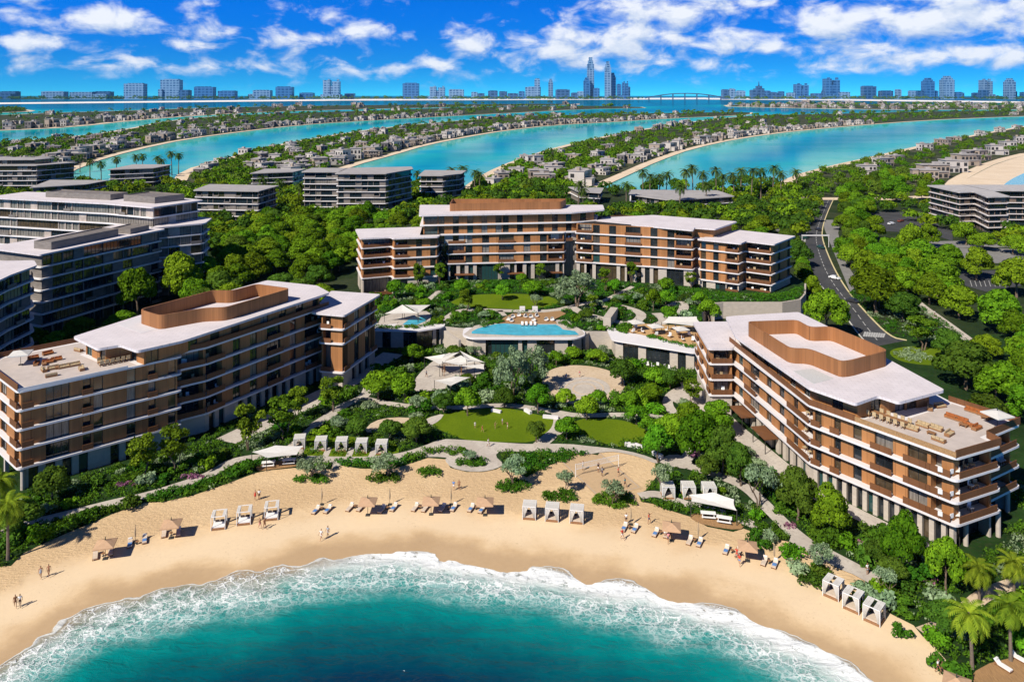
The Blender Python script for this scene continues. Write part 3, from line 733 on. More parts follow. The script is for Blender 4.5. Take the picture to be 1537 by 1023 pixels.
Wb.facade((-26.5, 281), (-22.5, 281), 'D', 4.6, 21.4, 0); Wb.facade((18.5, 284), (24, 284), 'D', 4.6, 21.4, 0)
Wb.screen([(-23,282.5),(18.5,287.5),(21,296),(-23,295.5)], 29.0, 31.8, fil=.8)
Wb.block([(22.8,280.3),(63.4,267.2),(65,270.5),(71,268.8),(82,283),(45,300),(31,298)], [11.1, 14.6, 18.1, 21.6], 4.6, {0:'BBWTWTPPTWTWBB',2:'T',6:'T'}, gpats={0:'KOKDDKOKKKCDDC',2:'C',6:'C'}, inset=.6,
         roof=[(30.8,284),(62.7,264.6),(64.3,270),(70.9,267),(83.2,282.9),(55,298),(35,292)], roof_z=25.2)
Wb.block([(64.6,267.3),(77.2,259.6),(80.2,263.5),(87.6,258.2),(99.6,272),(84,283)], [7.8, 11.3, 14.8, 18.3], 4.6, {0:'WTWTBB',1:'T',2:'BB',3:'TTWTTW'}, gpats={0:'KCKDBB',1:'C',2:'BB',3:'CCCC'}, inset=.6,
         roof=[(64.2,266.5),(77.3,258.4),(80.5,262.9),(88,256.9),(100.8,272),(83.5,284.4)], roof_z=21.85)
for s0, s1 in ((3, 10), (22, 28), (37.5, 42)):
    p, q = Vector((-23.6,276)), Vector((19.5,280)); u = (q-p).normalized(); n = Vector((u.y, -u.x)); b = MB()
    b.wall(p, u, n, s0, s1, -.6, 1.6, 7.1, 7.35); Wb.part('awning', b, M_PARA)
Wb.done()
# ---------------------------------------------------------------- garden level
SAND_TOP = [(-250,905),(-60,868),(0,850),(16,849),(35,830),(72,812),(110,796),(137,785),(169,771),(218,754),(246,753),(290,743),(340,726),(382,710),(400,706),(441,702),(470,704),(496,704),(500,697),
            (508,698),(540,703),(587,704),(608,698),(642,687),(668,689),(676,702),(700,708),(726,708),(745,704),(757,697),(768,700),(790,716),(806,707),(845,689),(876,679),(897,683),(903,676),(926,675),(960,683),(983,693),(986,714),
            (970,735),(958,742),(963,753),(980,756),(996,763),(1035,775),(1061,790),(1100,798),(1116,793),(1150,806),(1185,813),(1222,833),(1257,853),(1278,860),(1299,868),(1298,881),(1316,899),(1337,921),(1371,938),
            (1385,955),(1399,966),(1417,987),(1436,1009),(1444,1023),(1475,1060),(1560,1130)]
garden = GP(SAND_TOP)+[(150, 75), (170, 230), (-170, 230), (-170, 108)]
sheet('garden_ground', garden, .05, M_SOIL)
EXCL = []        # areas without undergrowth, as ground polygons, one list per level
EXCL5 = []
def area(name, px, m, z, lvl=0, it=1, ex=True, world=None):
    w = world if world else GP(px, 5.0 if lvl else 0.0)
    w = ccw(smooth_poly(w, it) if it else w)
    o = sheet(name, w, z, m)
    if ex: (EXCL5 if lvl else EXCL).append(w)
    return o
def path(px, w, m, z, lvl=0, name='path', it=2):
    if lvl: w *= 1.25
    line = smooth_line(GP(px, 5.0 if lvl else 0.0), it); r = ribbon(line, w)
    sheet(name, r, z, m); (EXCL5 if lvl else EXCL).append(ccw(r))
# lawns
area('lawn', [(630,629),(681,618),(741,612),(777,615),(800,621),(832,628),(840,640),(824,652),(800,664),(760,664),(712,663),(686,657),(655,643)], M_LAWN, .09)
area('lawn', [(862,628),(920,629),(940,632),(968,642),(980,663),(950,670),(923,671),(884,658),(862,648)], M_LAWN, .09)
area('lawn', [(452,690),(440,660),(470,650),(520,655),(590,660),(602,680),(588,690),(520,686)], M_LAWN, .09, ex=False)
# promenade and paths
path([(-60,812),(0,796),(62,781),(120,767),(175,753),(220,744),(290,722),(322,709),(345,693),(380,686),(410,687),(450,688),(500,690),(560,690),(605,684),(640,673),(662,664)], 2.4, M_PAVE, .10)
area('path', [(610,686),(640,668),(662,659),(690,660),(760,665),(800,667),(850,666),(895,671),(925,674),(960,681),(990,692),(985,697),(960,686),(925,678),(903,679),(876,683),(850,679),(800,679),(752,677),(742,684),(757,697),(744,704),(726,708),(700,708),(677,702),(667,691),(672,686)], M_PAVE, .11)
path([(806,672),(822,658),(838,645),(842,630),(836,618)], 3.0, M_PAVE, .12)
path([(545,598),(580,606),(640,613),(700,612),(750,608),(790,611),(836,619),(870,625),(930,622),(985,625),(1020,632)], 2.2, M_PAVE, .13)
path([(470,640),(500,620),(520,606),(545,598),(556,580),(548,560),(565,545),(585,540)], 2.6, M_PAVE, .14)
path([(410,690),(440,668),(470,640)], 1.6, M_PAVE, .12)
for x0, x1 in ((452,478),(492,508),(527,541),(561,573)): path([(x0+2,672),(x0-4,686)], 1.2, M_PAVE, .12)
area('path', [(497,690),(510,686),(512,698),(500,704)], M_PAVE, .115, it=0)
area('path', [(985,692),(1005,700),(1035,705),(1040,690),(1010,680)], M_PAVE, .115)
path([(1035,700),(1075,712),(1120,730),(1150,760),(1185,795),(1225,825),(1262,848),(1300,862)], 2.6, M_PAVE, .12)
path([(960,745),(985,740),(1012,752),(1060,765),(1100,775),(1140,792)], 2.2, M_PAVE, .13)
path([(1185,812),(1222,822),(1262,843),(1305,866),(1330,880)], 3.0, M_PAVE, .155)
path([(1385,950),(1417,938),(1450,915),(1480,890),(1540,870)], 2.2, M_PAVE2, .12)
path([(1185,640),(1110,610),(1062,588),(1030,580),(1005,592),(1000,612),(1040,640),(1044,668),(1030,690)], 2.4, M_PAVE, .12)
# sand coloured play clearing with a pale disc, and the left plaza under the sails
area('plaza', [(812,572),(822,556),(850,548),(885,549),(915,556),(935,566),(940,580),(925,598),(895,609),(862,612),(838,600),(820,588)], M_PAVE2, .10, it=2)
disc = [G(877+39*math.cos(a), 584+18*math.sin(a)) for a in np.linspace(0, 2*math.pi, 40, endpoint=False)]
area('plaza', None, M_PAVE, .13, it=0, world=disc, ex=False)
for rr_, zz_ in ((30, .15), (18, .16)):
    o_ = ccw([G(877+rr_*math.cos(a), 584+rr_*.46*math.sin(a)) for a in np.linspace(0, 2*math.pi, 40, endpoint=False)])
    b = MB(); ring(b, o_, offset(o_, -.35), .12, zz_); tag(b.build('paving_ring', M_PAVE2), kind='structure')
area('plaza', [(618,582),(640,556),(665,542),(700,536),(730,548),(728,560),(708,572),(690,580),(650,586),(628,590)], M_PAVE, .10, it=2)
path([(628,578),(640,560),(662,540),(690,528)], 3.5, M_PAVE, .12)
area('path', [(625,640),(640,628),(668,620),(660,632),(640,642)], M_PAVE, .12)
area('path', [(545,648),(560,632),(590,626),(625,628),(600,640),(565,650)], M_PAVE2, .10)
area('path', [(1000,588),(1060,575),(1075,590),(1040,606),(1010,606)], M_PAVE, .11)
area('deck', [(384,699),(400,694),(430,691),(462,692),(470,697),(441,701),(400,706),(386,708)], M_DECK, .14)
area('deck', [(1035,774),(1048,769),(1085,774),(1118,788),(1111,797),(1061,790),(1038,780)], M_DECK, .14)
area('deck', [(1448,1030),(1470,1000),(1530,985),(1620,1010),(1600,1060)], M_DECK, .14)
# paved strips along the wings
area('path', None, M_PAVE, .10, it=0, world=[(-62,160),(-57,158),(-40,186),(-34,203),(-30,212),(-36,214),(-42,196)])
area('path', None, M_PAVE, .10, it=0, world=[(46,192),(42,192),(41,172),(46.5,158),(51,140),(66,119),(70,118),(56,140),(50,166)])

# ---------------------------------------------------------------- upper terrace
POD = [(-41,222),(-20,222),(-13.6,219.6),(20.3,217.3),(27,217.2),(30,216),(50,207),(54,212),(58,235),(63,247),(68,247.5),(87,247.5),(94,251),(98,258),(104,272),(105,302),(-31,302),(-31,285),(-40,267.5),(-41,240)]
b = MB(); b.prism(fillet(ccw(POD), 3), -.05, 5.0, 0, 1); tag(b.build('terrace_ground', [M_SOIL, M_STONE]), kind='structure')
b = MB(); b.prism(ccw([(-62,262),(-40.5,262),(-40.5,224),(-46,228),(-56,246)]), -.05, 2.4, 0, 1); tag(b.build('terrace_ground', [M_SOIL, M_STONE]), kind='structure')
M_POOL = mat('pool_water', (.06, .43, .58), .06, var=.18, scale=.6, spec=.5, bump=.03, bscale=2.5)
Pc = Wing('pool_pavilion', 'stone pavilion under the large turquoise pool in the middle of the garden', 'pavilion', HOTEL, (3, 215), 21)
Pc.block([(-13.8,220),(-13.8,212.5),(-11.3,210),(17.2,209.7),(20.4,212.3),(20.6,218)], [5.25], 0, {0:'C',1:'C',2:'CKDDCKCDDCK',3:'C',4:'C'}, gpats={0:'C',1:'C',2:'CKDDDKCDDCK',3:'C',4:'C'}, inset=1.1, fil=2.2)
Pc.done()
Pl = Wing('pool_pavilion', 'stone pavilion with planted roof and small plunge pool beside the left wing', 'pavilion', HOTEL, (-30, 222), 22)
Pl.block([(-42,214),(-39,217.2),(-26.8,216.6),(-19.5,220.5),(-19.5,224),(-42,224)], [5.25], 0, {0:'C',1:'CDCKD',2:'DDK',3:'C'}, gpats={0:'C',1:'CDCKD',2:'DDK',3:'C'}, inset=1.1, fil=1.2)
Pl.done()
Pr = Wing('pool_pavilion', 'stone pavilion with a dining terrace on its roof beside the right wing', 'pavilion', HOTEL, (38, 212), 23)
Pr.block([(27,219),(27.2,208.8),(47.6,198),(52.5,203),(52,210),(30,219)], [5.25], 0, {0:'C',1:'CDDCDDDCDC'}, gpats={0:'C',1:'CDDCDDDCDC'}, inset=1.1, fil=1.5)
Pr.done()
pool = [(708,497.5),(717,492.8),(732,489),(747,486),(757,485.4),(780,487),(834,487),(840,490),(845,494.5),(863,496.7),(869,502.5),(780,503.2),(708,500.5)]
sheet('pool_water', GP(pool, 5.3), 5.34, M_POOL); EXCL5.append(ccw(GP(pool, 5.0)))
pl2 = [(604,487),(617,477),(642,475.5),(638,482),(625,487.5)]
sheet('pool_water', GP(pl2, 5.3), 5.34, M_POOL); EXCL5.append(ccw(GP(pl2, 5.0)))
area('terrace_floor', [(592,490),(610,475),(648,473.5),(645,484),(628,490)], M_PAVE, 5.29, 1, 0)
area('terrace_floor', [(572,477),(600,468),(640,468),(648,473),(612,476),(594,487),(566,489)], M_PAVE, 5.28, 1, 0)
area('terrace_floor', [(696,503),(712,490),(745,483.5),(760,482),(850,481),(860,488),(874,497),(878,503),(866,507),(780,507),(705,507)], M_PAVE, 5.27, 1, 0)
area('deck', [(747,487),(756,478),(769,471.5),(813,470.5),(840,467.5),(850,472),(832,480.5),(836,487)], M_DECK, 5.30, 1, 0)
area('deck', [(940,500),(950,490),(968,487),(1000,489),(1045,491),(1060,505),(1044,522),(1000,512),(960,503)], mat('golden_deck', (.50,.31,.14), .75, var=.3, scale=2.5, stretch=(1,5,1)), 5.29, 1, 0)
area('lawn', [(672,456),(690,446),(715,442),(758,440.5),(813,442),(840,450),(832,459),(786,465),(750,463),(717,461.5)], M_LAWN, 5.04, 1)
path([(664,482),(676,474),(688,466),(715,464.5),(750,466),(800,467.5),(835,466),(862,459),(880,455),(905,452)], 2.3, M_PAVE, 5.06, 1)
path([(858,461),(868,467),(880,472),(900,477),(920,482),(940,486),(957,482),(965,472),(950,464),(925,458)], 2.5, M_PAVE, 5.07, 1)
path([(965,472),(985,468),(1005,460),(1022,452),(1028,460),(1022,470),(1010,478)], 2.4, M_PAVE, 5.08, 1)
path([(640,452),(652,443),(660,436)], 1.6, M_PAVE, 5.06, 1)
path([(750,466),(757,474)], 1.4, M_PAVE, 5.06, 1)
path([(985,470),(1000,482),(985,488)], 2.5, M_PAVE, 5.09, 1)
path([(905,452),(930,440),(950,430)], 1.5, M_PAVE, 5.06, 1)
# walls round the upper terrace
def wall_thing(name, label, line, z0, z1, th, m, cat='wall', cap=None):
    b = MB(); r = ccw(ribbon(line, th)); b.prism(r, z0, z1); o = b.build(name, m); tag(o, label, cat); return o
wall_thing('stair_block', 'pale stone stair wall between the pool and the dining terrace', GP([(911,492),(922,476)], 5), 4.9, 8.0, 2.2, M_STONE, 'wall')
wall_thing('retaining_wall', 'curved pale retaining wall below the hedge at the right end of the main building', [(62.6,238),(63.6,245.2),(68,247.0),(87,247.0),(94.2,250.6),(98.4,257.6),(104,271.6)], -.05, 5.15, .6, M_STONE)
wall_thing('garden_wall', 'low pale wall with a dark doorway beyond the left pavilion', GP([(558,461),(583,458),(600,458)], 0), .05, 3.2, .5, M_STONE)
for i, (p, q, lb) in enumerate([((690,535),(668,520),'slanting pale stair wall beside the left pavilion'), ((877,527),(893,515),'pale stair wall right of the large pool')]):
    wall_thing('stair_wall', lb, GP([p, q], 0), .05, 4.6, .7, M_STONE)
for i, (pts, lb, z) in enumerate([([(788,617),(797,622)], 'short white seat wall at the right end of the main lawn', .75), ([(815,627),(838,629)], 'white seat wall between the two lawns', .7),
        ([(738,617),(752,620)], 'white seat wall at the back of the main lawn', .6), ([(938,669),(955,671),(967,676)], 'white curved seat wall at the edge of the right lawn', .8), ([(980,682),(994,689)], 'white seat wall near the olive tree by the volleyball court', .8)]):
    wall_thing('seat_wall', lb, GP(pts), .05, z, .7, M_WHITE)
wall_thing('seat_wall', 'long beige curved bench on the upper terrace lawn', GP([(905,462),(920,464),(937,462)], 5), 5.0, 5.7, .9, M_PAVE2)
for x in (780, 799): wall_thing('pool_cabin', 'white boxy cabin behind the pool deck, %s' % ('left of the two' if x == 780 else 'right of the two'), GP([(x,467.5),(x+8,467.5)], 5), 5.0, 6.5, 1.4, M_WHITE, 'cabin')

# ---------------------------------------------------------------- roads on the right
roadL = [(1236,292),(1221,325),(1210,351),(1208,371),(1215,402),(1231,427),(1252,450),(1275,482),(1296,510),(1310,521)]
roadR = [(1254,292),(1240,322),(1233,345),(1234,362),(1251,404),(1274,441),(1302,473),(1335,506),(1360,511)]
rl_, rr2 = smooth_line(GP(roadL), 2), smooth_line(GP(roadR), 2)
sheet('road', rl_+rr2[::-1], .06, M_ASPH)
k1 = [(p[0]+.2, p[1]) for p in rr2]; b = MB(); b.prism(ccw(ribbon(k1, .5)), 0, .2); tag(b.build('kerb', M_YELL), kind='structure')
k1 = [(p[0]-.2, p[1]) for p in rl_]; b = MB(); b.prism(ccw(ribbon(k1, .4)), 0, .18); tag(b.build('kerb', M_KERB), kind='structure')
cl = smooth_line(GP([(1247,292),(1234,323),(1225,348),(1225,366),(1237,403),(1256,434),(1281,463),(1300,490),(1318,512)]), 2)
b = MB(); acc = 0
for p, q in zip(cl[:-1], cl[1:]):
    L_ = math.hypot(q[0]-p[0], q[1]-p[1]); n_ = max(1, int(L_/2.0))
    for k in range(n_):
        acc += 1
        if acc % 3 != 0:
            a0 = (p[0]+(q[0]-p[0])*k/n_, p[1]+(q[1]-p[1])*k/n_); a1 = (p[0]+(q[0]-p[0])*(k+.9)/n_, p[1]+(q[1]-p[1])*(k+.9)/n_)
            r = ccw(ribbon([a0, a1], .28)); b.face([(x, y, .066) for x, y in r])
tag(b.build('road_marking', M_MARK), kind='structure')
b = MB()
for k in range(9):
    x = 1299+k*3.6; p, q = G(x, 498+k*.3), G(x-2.5, 505+k*.2); b.face([(u, v, .07) for u, v in ccw(ribbon([p, q], .55))])
tag(b.build('road_marking', M_MARK), kind='structure')
def tarmac(px, m=M_ASPH, z=.03, it=0, name='road'): sheet(name, ccw(smooth_poly(GP(px), it) if it else GP(px)), z, m)
tarmac([(1234,330),(1238,345),(1262,404),(1276,438),(1290,425),(1270,395),(1258,350),(1262,330)], M_CONC, .04, 0, 'pavement')
tarmac([(1160,300),(1240,292),(1226,325),(1216,351),(1214,372),(1190,372),(1150,330)], M_CONC, .03)
tarmac([(1312,519),(1334,506),(1360,510),(1400,518),(1450,530),(1470,548),(1450,568),(1400,566),(1345,549),(1310,530)], M_CONC, .045, 1)
tarmac([(1300,560),(1345,549),(1400,566),(1480,570),(1500,590),(1440,610),(1360,600)], M_ASPH, .04, 1)
area('planted_island', [(1332,530),(1345,522),(1380,519),(1420,523),(1432,535),(1425,547),(1390,549),(1350,543)], M_LAWN, .12, it=2, ex=False)
path([(1360,440),(1385,461),(1410,478),(1440,500),(1470,522)], 3.4, M_PAVE, .07)
tarmac([(1290,318),(1400,318),(1410,340),(1430,345),(1430,362),(1395,350),(1350,348),(1290,345)], M_ASPH, .03)
tarmac([(1305,370),(1352,369),(1360,392),(1312,393)], M_CONC, .03); tarmac([(1440,372),(1560,374),(1560,396),(1445,394)], M_CONC, .03)
tarmac([(1420,408),(1560,404),(1560,424),(1480,438),(1440,426)], M_ASPH, .035); tarmac([(1395,362),(1560,360),(1560,371),(1395,372)], M_CONC, .03)
tarmac([(1480,505),(1560,515),(1560,545),(1500,540)], M_CONC, .035)
b = MB()
for k in range(7):
    x = 1456+k*7; b.face([(u, v, .05) for u, v in ccw(ribbon([G(x, 421), G(x+3, 430)], .2))])
tag(b.build('road_marking', M_MARK), kind='structure')
sheet('grass_verge', GP([(1330,402),(1545,398),(1545,403),(1330,406)]), .05, M_LAWN); sheet('grass_verge', GP([(1318,394),(1345,394),(1345,398),(1318,398)]), .05, M_LAWN)
sheet('grass_verge', GP([(1325,363),(1350,365),(1352,369),(1325,367)]), .05, M_LAWN); sheet('grass_verge', GP([(1238,428),(1226,416),(1222,424),(1234,436)]), .05, M_LAWN)
# overhead gantry across the road
gy = thing('road_gantry', 'thin beige gantry bar spanning the curving road', 'gantry', (*G(1224, 371), 0))
p, q = G(1205, 375), G(1247, 375); b = MB(); b.box((0, 0, 5.6), (q[0]-p[0], .5, .55)); b.build('beam', M_LGREY, gy)
for s in (-1, 1): b = MB(); b.tube((s*(q[0]-p[0])/2*.97, 0, 0), (s*(q[0]-p[0])/2*.97, 0, 5.4), .16); b.build('post', M_LGREY, gy)
# ---------------------------------------------------------------- plants
def leafmat(name, a, b, trans=.3, rand=.25, hue=.02, spot=None):
    m = bpy.data.materials.new(name); m.use_nodes = True; N, L = m.node_tree.nodes, m.node_tree.links; N.clear()
    out = N.new('ShaderNodeOutputMaterial'); mx = N.new('ShaderNodeMixShader'); d = N.new('ShaderNodeBsdfDiffuse'); tr = N.new('ShaderNodeBsdfTranslucent')
    g = N.new('ShaderNodeNewGeometry'); n = N.new('ShaderNodeTexNoise'); n.inputs['Scale'].default_value = .9; n.inputs['Detail'].default_value = 3
    L.new(g.outputs['Position'], n.inputs['Vector'])
    add = N.new('ShaderNodeMath'); add.operation = 'MULTIPLY_ADD'; L.new(g.outputs['Random Per Island'], add.inputs[0]); add.inputs[1].default_value = .45
    sub = N.new('ShaderNodeMath'); sub.operation = 'MULTIPLY_ADD'; L.new(n.outputs['Fac'], sub.inputs[0]); sub.inputs[1].default_value = 1.3; sub.inputs[2].default_value = -.38
    L.new(sub.outputs[0], add.inputs[2])
    mc = N.new('ShaderNodeMix'); mc.data_type = 'RGBA'; L.new(add.outputs[0], mc.inputs[0]); mc.inputs[6].default_value = (*a, 1); mc.inputs[7].default_value = (*b, 1)
    oi = N.new('ShaderNodeObjectInfo'); hs = N.new('ShaderNodeHueSaturation')
    mr = N.new('ShaderNodeMapRange'); L.new(oi.outputs['Random'], mr.inputs[0]); mr.inputs[3].default_value = 1-rand; mr.inputs[4].default_value = 1+rand; L.new(mr.outputs[0], hs.inputs['Value'])
    fr = N.new('ShaderNodeMath'); fr.operation = 'FRACT'; ml = N.new('ShaderNodeMath'); ml.operation = 'MULTIPLY'; L.new(oi.outputs['Random'], ml.inputs[0]); ml.inputs[1].default_value = 17.3; L.new(ml.outputs[0], fr.inputs[0])
    mh = N.new('ShaderNodeMapRange'); L.new(fr.outputs[0], mh.inputs[0]); mh.inputs[3].default_value = .5-hue; mh.inputs[4].default_value = .5+hue; L.new(mh.outputs[0], hs.inputs['Hue'])
    L.new(mc.outputs[2], hs.inputs['Color'])
    L.new(hs.outputs[0], d.inputs['Color']); L.new(hs.outputs[0], tr.inputs['Color'])
    mx.inputs[0].default_value = trans; L.new(d.outputs[0], mx.inputs[1]); L.new(tr.outputs[0], mx.inputs[2]); L.new(mx.outputs[0], out.inputs[0])
    return m
M_LEAF = leafmat('leaf_bright', (.030, .082, .005), (.20, .345, .015), .20, .38, .028)
M_LEAFG = leafmat('leaf_garden', (.04, .12, .006), (.20, .40, .018), .22, .28, .022)
M_LEAFD = leafmat('leaf_dark', (.032, .080, .009), (.12, .21, .022), .28, .28)
M_LEAFS = leafmat('leaf_silver', (.09, .16, .06), (.40, .52, .30), .25, .2)
M_LEAFO = leafmat('leaf_olive', (.05, .105, .008), (.23, .35, .022), .3, .2)
M_PALM = leafmat('leaf_palm', (.08, .15, .012), (.33, .42, .03), .3, .2)
M_PALMD = leafmat('leaf_palm_dark', (.03, .07, .012), (.11, .17, .03), .25, .2)
M_SHRUB = leafmat('leaf_shrub', (.028, .085, .008), (.10, .23, .016), .22, .22)
M_FLOW = leafmat('blossom_pink', (.22, .07, .13), (.42, .20, .30), .3, .1)
M_BARK = mat('bark', (.16, .115, .08), .9, var=.3, scale=2)
M_BARKP = mat('palm_bark', (.17, .13, .095), .95, var=.35, scale=3, stretch=(1, 1, 5))
def leaf_quads(centers, radii, counts, size, rs, low=-.55, bias=.55, jit=.55):
    "leaf sized quads over the surface of clumps; returns (n*4, 3)"
    V = []
    for c, r, n in zip(centers, radii, counts):
        d = rs.normal(size=(int(n*1.5)+4, 3)); d /= np.linalg.norm(d, axis=1)[:, None]; d = d[d[:, 2] > low][:n]
        k = len(d); rad = bias+(1-bias)*rs.random(k)**.6
        p = np.asarray(c)+d*np.asarray(r)*rad[:, None]
        nn = d+rs.normal(size=(k, 3))*jit; nn /= np.linalg.norm(nn, axis=1)[:, None]
        t = np.cross(nn, rs.normal(size=(k, 3))); t /= np.linalg.norm(t, axis=1)[:, None]+1e-9; b = np.cross(nn, t)
        s = size*(.6+.8*rs.random(k))[:, None]; w = s*(.55+.35*rs.random(k))[:, None]
        q = np.stack([p-t*s, p+b*w, p+t*s, p-b*w], 1); V.append(q.reshape(-1, 3))
    return np.concatenate(V)
def quads_mesh(name, V, mats, mi=None):
    me = bpy.data.meshes.new(name); n = len(V)//4
    me.vertices.add(len(V)); me.vertices.foreach_set('co', V.astype(np.float32).ravel())
    me.loops.add(n*4); me.loops.foreach_set('vertex_index', np.arange(n*4, dtype=np.int32))
    me.polygons.add(n); me.polygons.foreach_set('loop_start', np.arange(0, n*4, 4, dtype=np.int32))
    for m in (mats if isinstance(mats, (list, tuple)) else [mats]): me.materials.append(m)
    if mi is not None: me.polygons.foreach_set('material_index', mi.astype(np.int32))
    me.update(); me.validate(); return me
def trunk_mesh(h, r, forks, rs, spread=1.5, multi=1, m=None):
    b = MB()
    for k in range(multi):
        a0 = rs.random()*6.28; o = Vector((math.cos(a0), math.sin(a0), 0))*(.25 if multi > 1 else 0)
        mid = Vector((o.x*2.2, o.y*2.2, h*.5))+Vector((rs.normal()*.12, rs.normal()*.12, 0)); top = Vector((o.x*4, o.y*4, h))
        b.tube(o-Vector((0, 0, .3)), mid, r, r*.75, 7); b.tube(mid, top, r*.75, r*.55, 7)
        for j in range(forks):
            a = a0+6.28*j/forks+rs.random(); e = top+Vector((math.cos(a)*spread, math.sin(a)*spread, spread*(.7+.5*rs.random())))
            b.tube(top-Vector((0, 0, .2)), e, r*.5, r*.18, 5)
    return b.mesh('trunk', m or M_BARK)
def make_tree(kind, seed, mname):
    "unit trees: crown and trunk in metres for a tree of height H0 and crown width W0"
    rs = np.random.RandomState(seed); cs, rr_, ct = [], [], []
    if kind == 'broad':
        H0, W0 = 9.0, 8.0
        for i in range(17):
            a = 2.4*i+rs.normal()*.3; q = ((i+.5)/17)**.5; rad = 2.75*q; z = 3.2+3.7*(1-q**2)+rs.normal()*.4+(.5 if i % 3 else 0)
            r = rs.uniform(1.2, 1.95); cs.append((rad*math.cos(a), rad*math.sin(a), z)); rr_.append((r, r, r*.82)); ct.append(int(250*r*r/2.2))
        V = leaf_quads(cs, rr_, ct, .25, rs, -.6, .78, .34); tr = trunk_mesh(3.0, .28, 5, rs, 2.0)
    elif kind == 'round':
        H0, W0 = 6.5, 6.0
        for i in range(15):
            d = rs.normal(size=3); d /= np.linalg.norm(d); d[2] = abs(d[2])*1.1-.25
            r = rs.uniform(1.0, 1.45); cs.append((d[0]*1.75, d[1]*1.75, 3.5+d[2]*1.75)); rr_.append((r, r, r*.9)); ct.append(int(200*r/1.2))
        V = leaf_quads(cs, rr_, ct, .23, rs, -.6, .74, .36); tr = trunk_mesh(2.2, .2, 4, rs, 1.3)
    elif kind == 'slim':
        H0, W0 = 8.0, 5.4
        for i in range(17):
            z = rs.uniform(2.9, 7.3); w = 1.9*math.sin(math.pi*min(1, max(.05, (z-1.9)/6.3)))**.8; a = rs.random()*6.28; q = rs.random()**.5
            r = rs.uniform(.65, 1.05); cs.append((w*q*math.cos(a), w*q*math.sin(a), z)); rr_.append((r, r, r*.85)); ct.append(int(150*r))
        V = leaf_quads(cs, rr_, ct, .20, rs, -.8, .35, .8); tr = trunk_mesh(3.2, .13, 4, rs, 1.2, 2)
    elif kind == 'olive':
        H0, W0 = 5.0, 5.6
        for i in range(15):
            a = rs.random()*6.28; q = rs.random()**.5; rad = 2.2*q; z = 3.2+1.2*(1-q)*rs.uniform(.4, 1.2)+rs.normal()*.35
            r = rs.uniform(.55, .95); cs.append((rad*math.cos(a), rad*math.sin(a), z)); rr_.append((r*1.15, r*1.15, r*.75)); ct.append(int(130*r))
        V = leaf_quads(cs, rr_, ct, .17, rs, -.9, .3, .9); tr = trunk_mesh(1.9, .15, 4, rs, 1.3, 2)
    elif kind == 'spread':                       # wide silvery tree
        H0, W0 = 8.0, 9.0
        for i in range(26):
            a = rs.random()*6.28; q = rs.random()**.5; rad = 3.8*q; z = 4.2+2.8*(1-q*q)*rs.uniform(.5, 1.1)+rs.normal()*.4-(.9 if q > .8 else 0)
            r = rs.uniform(.75, 1.3); cs.append((rad*math.cos(a), rad*math.sin(a), z)); rr_.append((r, r, r*.8)); ct.append(int(130*r))
        V = leaf_quads(cs, rr_, ct, .2, rs, -.9, .4, .85); tr = trunk_mesh(3.0, .2, 5, rs, 2.0, 2)
    return dict(H=H0, W=W0, crown=[quads_mesh('crown', V, m) for m in ([mname] if not isinstance(mname, list) else mname)], trunk=tr)
TREES = {'broad': [make_tree('broad', s, M_LEAF) for s in (1, 2, 3, 4, 5, 6)], 'round': [make_tree('round', s, M_LEAFG) for s in (11, 12, 13, 14)],
         'slim': [make_tree('slim', s, M_LEAFO) for s in (21, 22, 23)], 'olive': [make_tree('olive', s, M_LEAFS) for s in (31, 32, 33)],
         'spread': [make_tree('spread', s, M_LEAFS) for s in (41, 42)], 'dark': [make_tree('round', s, M_LEAFD) for s in (51, 52, 53)], 'bdark': [make_tree('broad', s, M_LEAFD) for s in (61, 62, 63)]}
def palm_mesh(seed, m, n=30, L_=3.3, leaf=.55):
    rs = np.random.RandomState(seed); Q = []
    for i in range(n):
        a = 2.4*i+rs.normal()*.15; e = 1.25-1.75*(i/n)+rs.normal()*.08; ln = L_*rs.uniform(.85, 1.1); p = np.zeros(3); st = 11
        for k in range(st):
            d = np.array([math.cos(a)*math.cos(e), math.sin(a)*math.cos(e), math.sin(e)]); p2 = p+d*ln/st
            side = np.array([-math.sin(a), math.cos(a), 0]); up = np.cross(d, side)*-1
            w = leaf*(math.sin(math.pi*(k+1.2)/(st+1.4))**.6)
            for s in (-1, 1):
                tip = p2+side*s*w+d*.28-up*.0+np.array([0, 0, -.18*w/leaf])
                Q += [p, p2, tip+d*.04, tip-d*.10]
            p = p2; e -= .135+.05*rs.random()
    return quads_mesh('crown', np.array(Q), m)
def palm_trunk(h, r, lean, rs):
    b = MB(); P = [Vector((lean*(t**2), 0, h*t-(.3 if t == 0 else 0))) for t in np.linspace(0, 1, 7)]
    for p, q, i in zip(P[:-1], P[1:], range(6)): b.tube(p, q, r*(1.25-.08*i if i else 1.5), r*(1.17-.06*i), 8)
    b.tube(P[-1]-Vector((0, 0, .1)), P[-1]+Vector((0, 0, .7)), r*1.25, r*.5, 8)
    return b.mesh('trunk', M_BARKP)
PALMS = []
for i, m in enumerate((M_PALM, M_PALM, M_PALMD, M_PALMD)):
    rs_ = np.random.RandomState(70+i); PALMS.append((palm_mesh(70+i, m, 30 if i < 2 else 24), palm_trunk(9.0, .2, .35*(i-1.5), rs_), .35*(i-1.5)))
_proto = {}
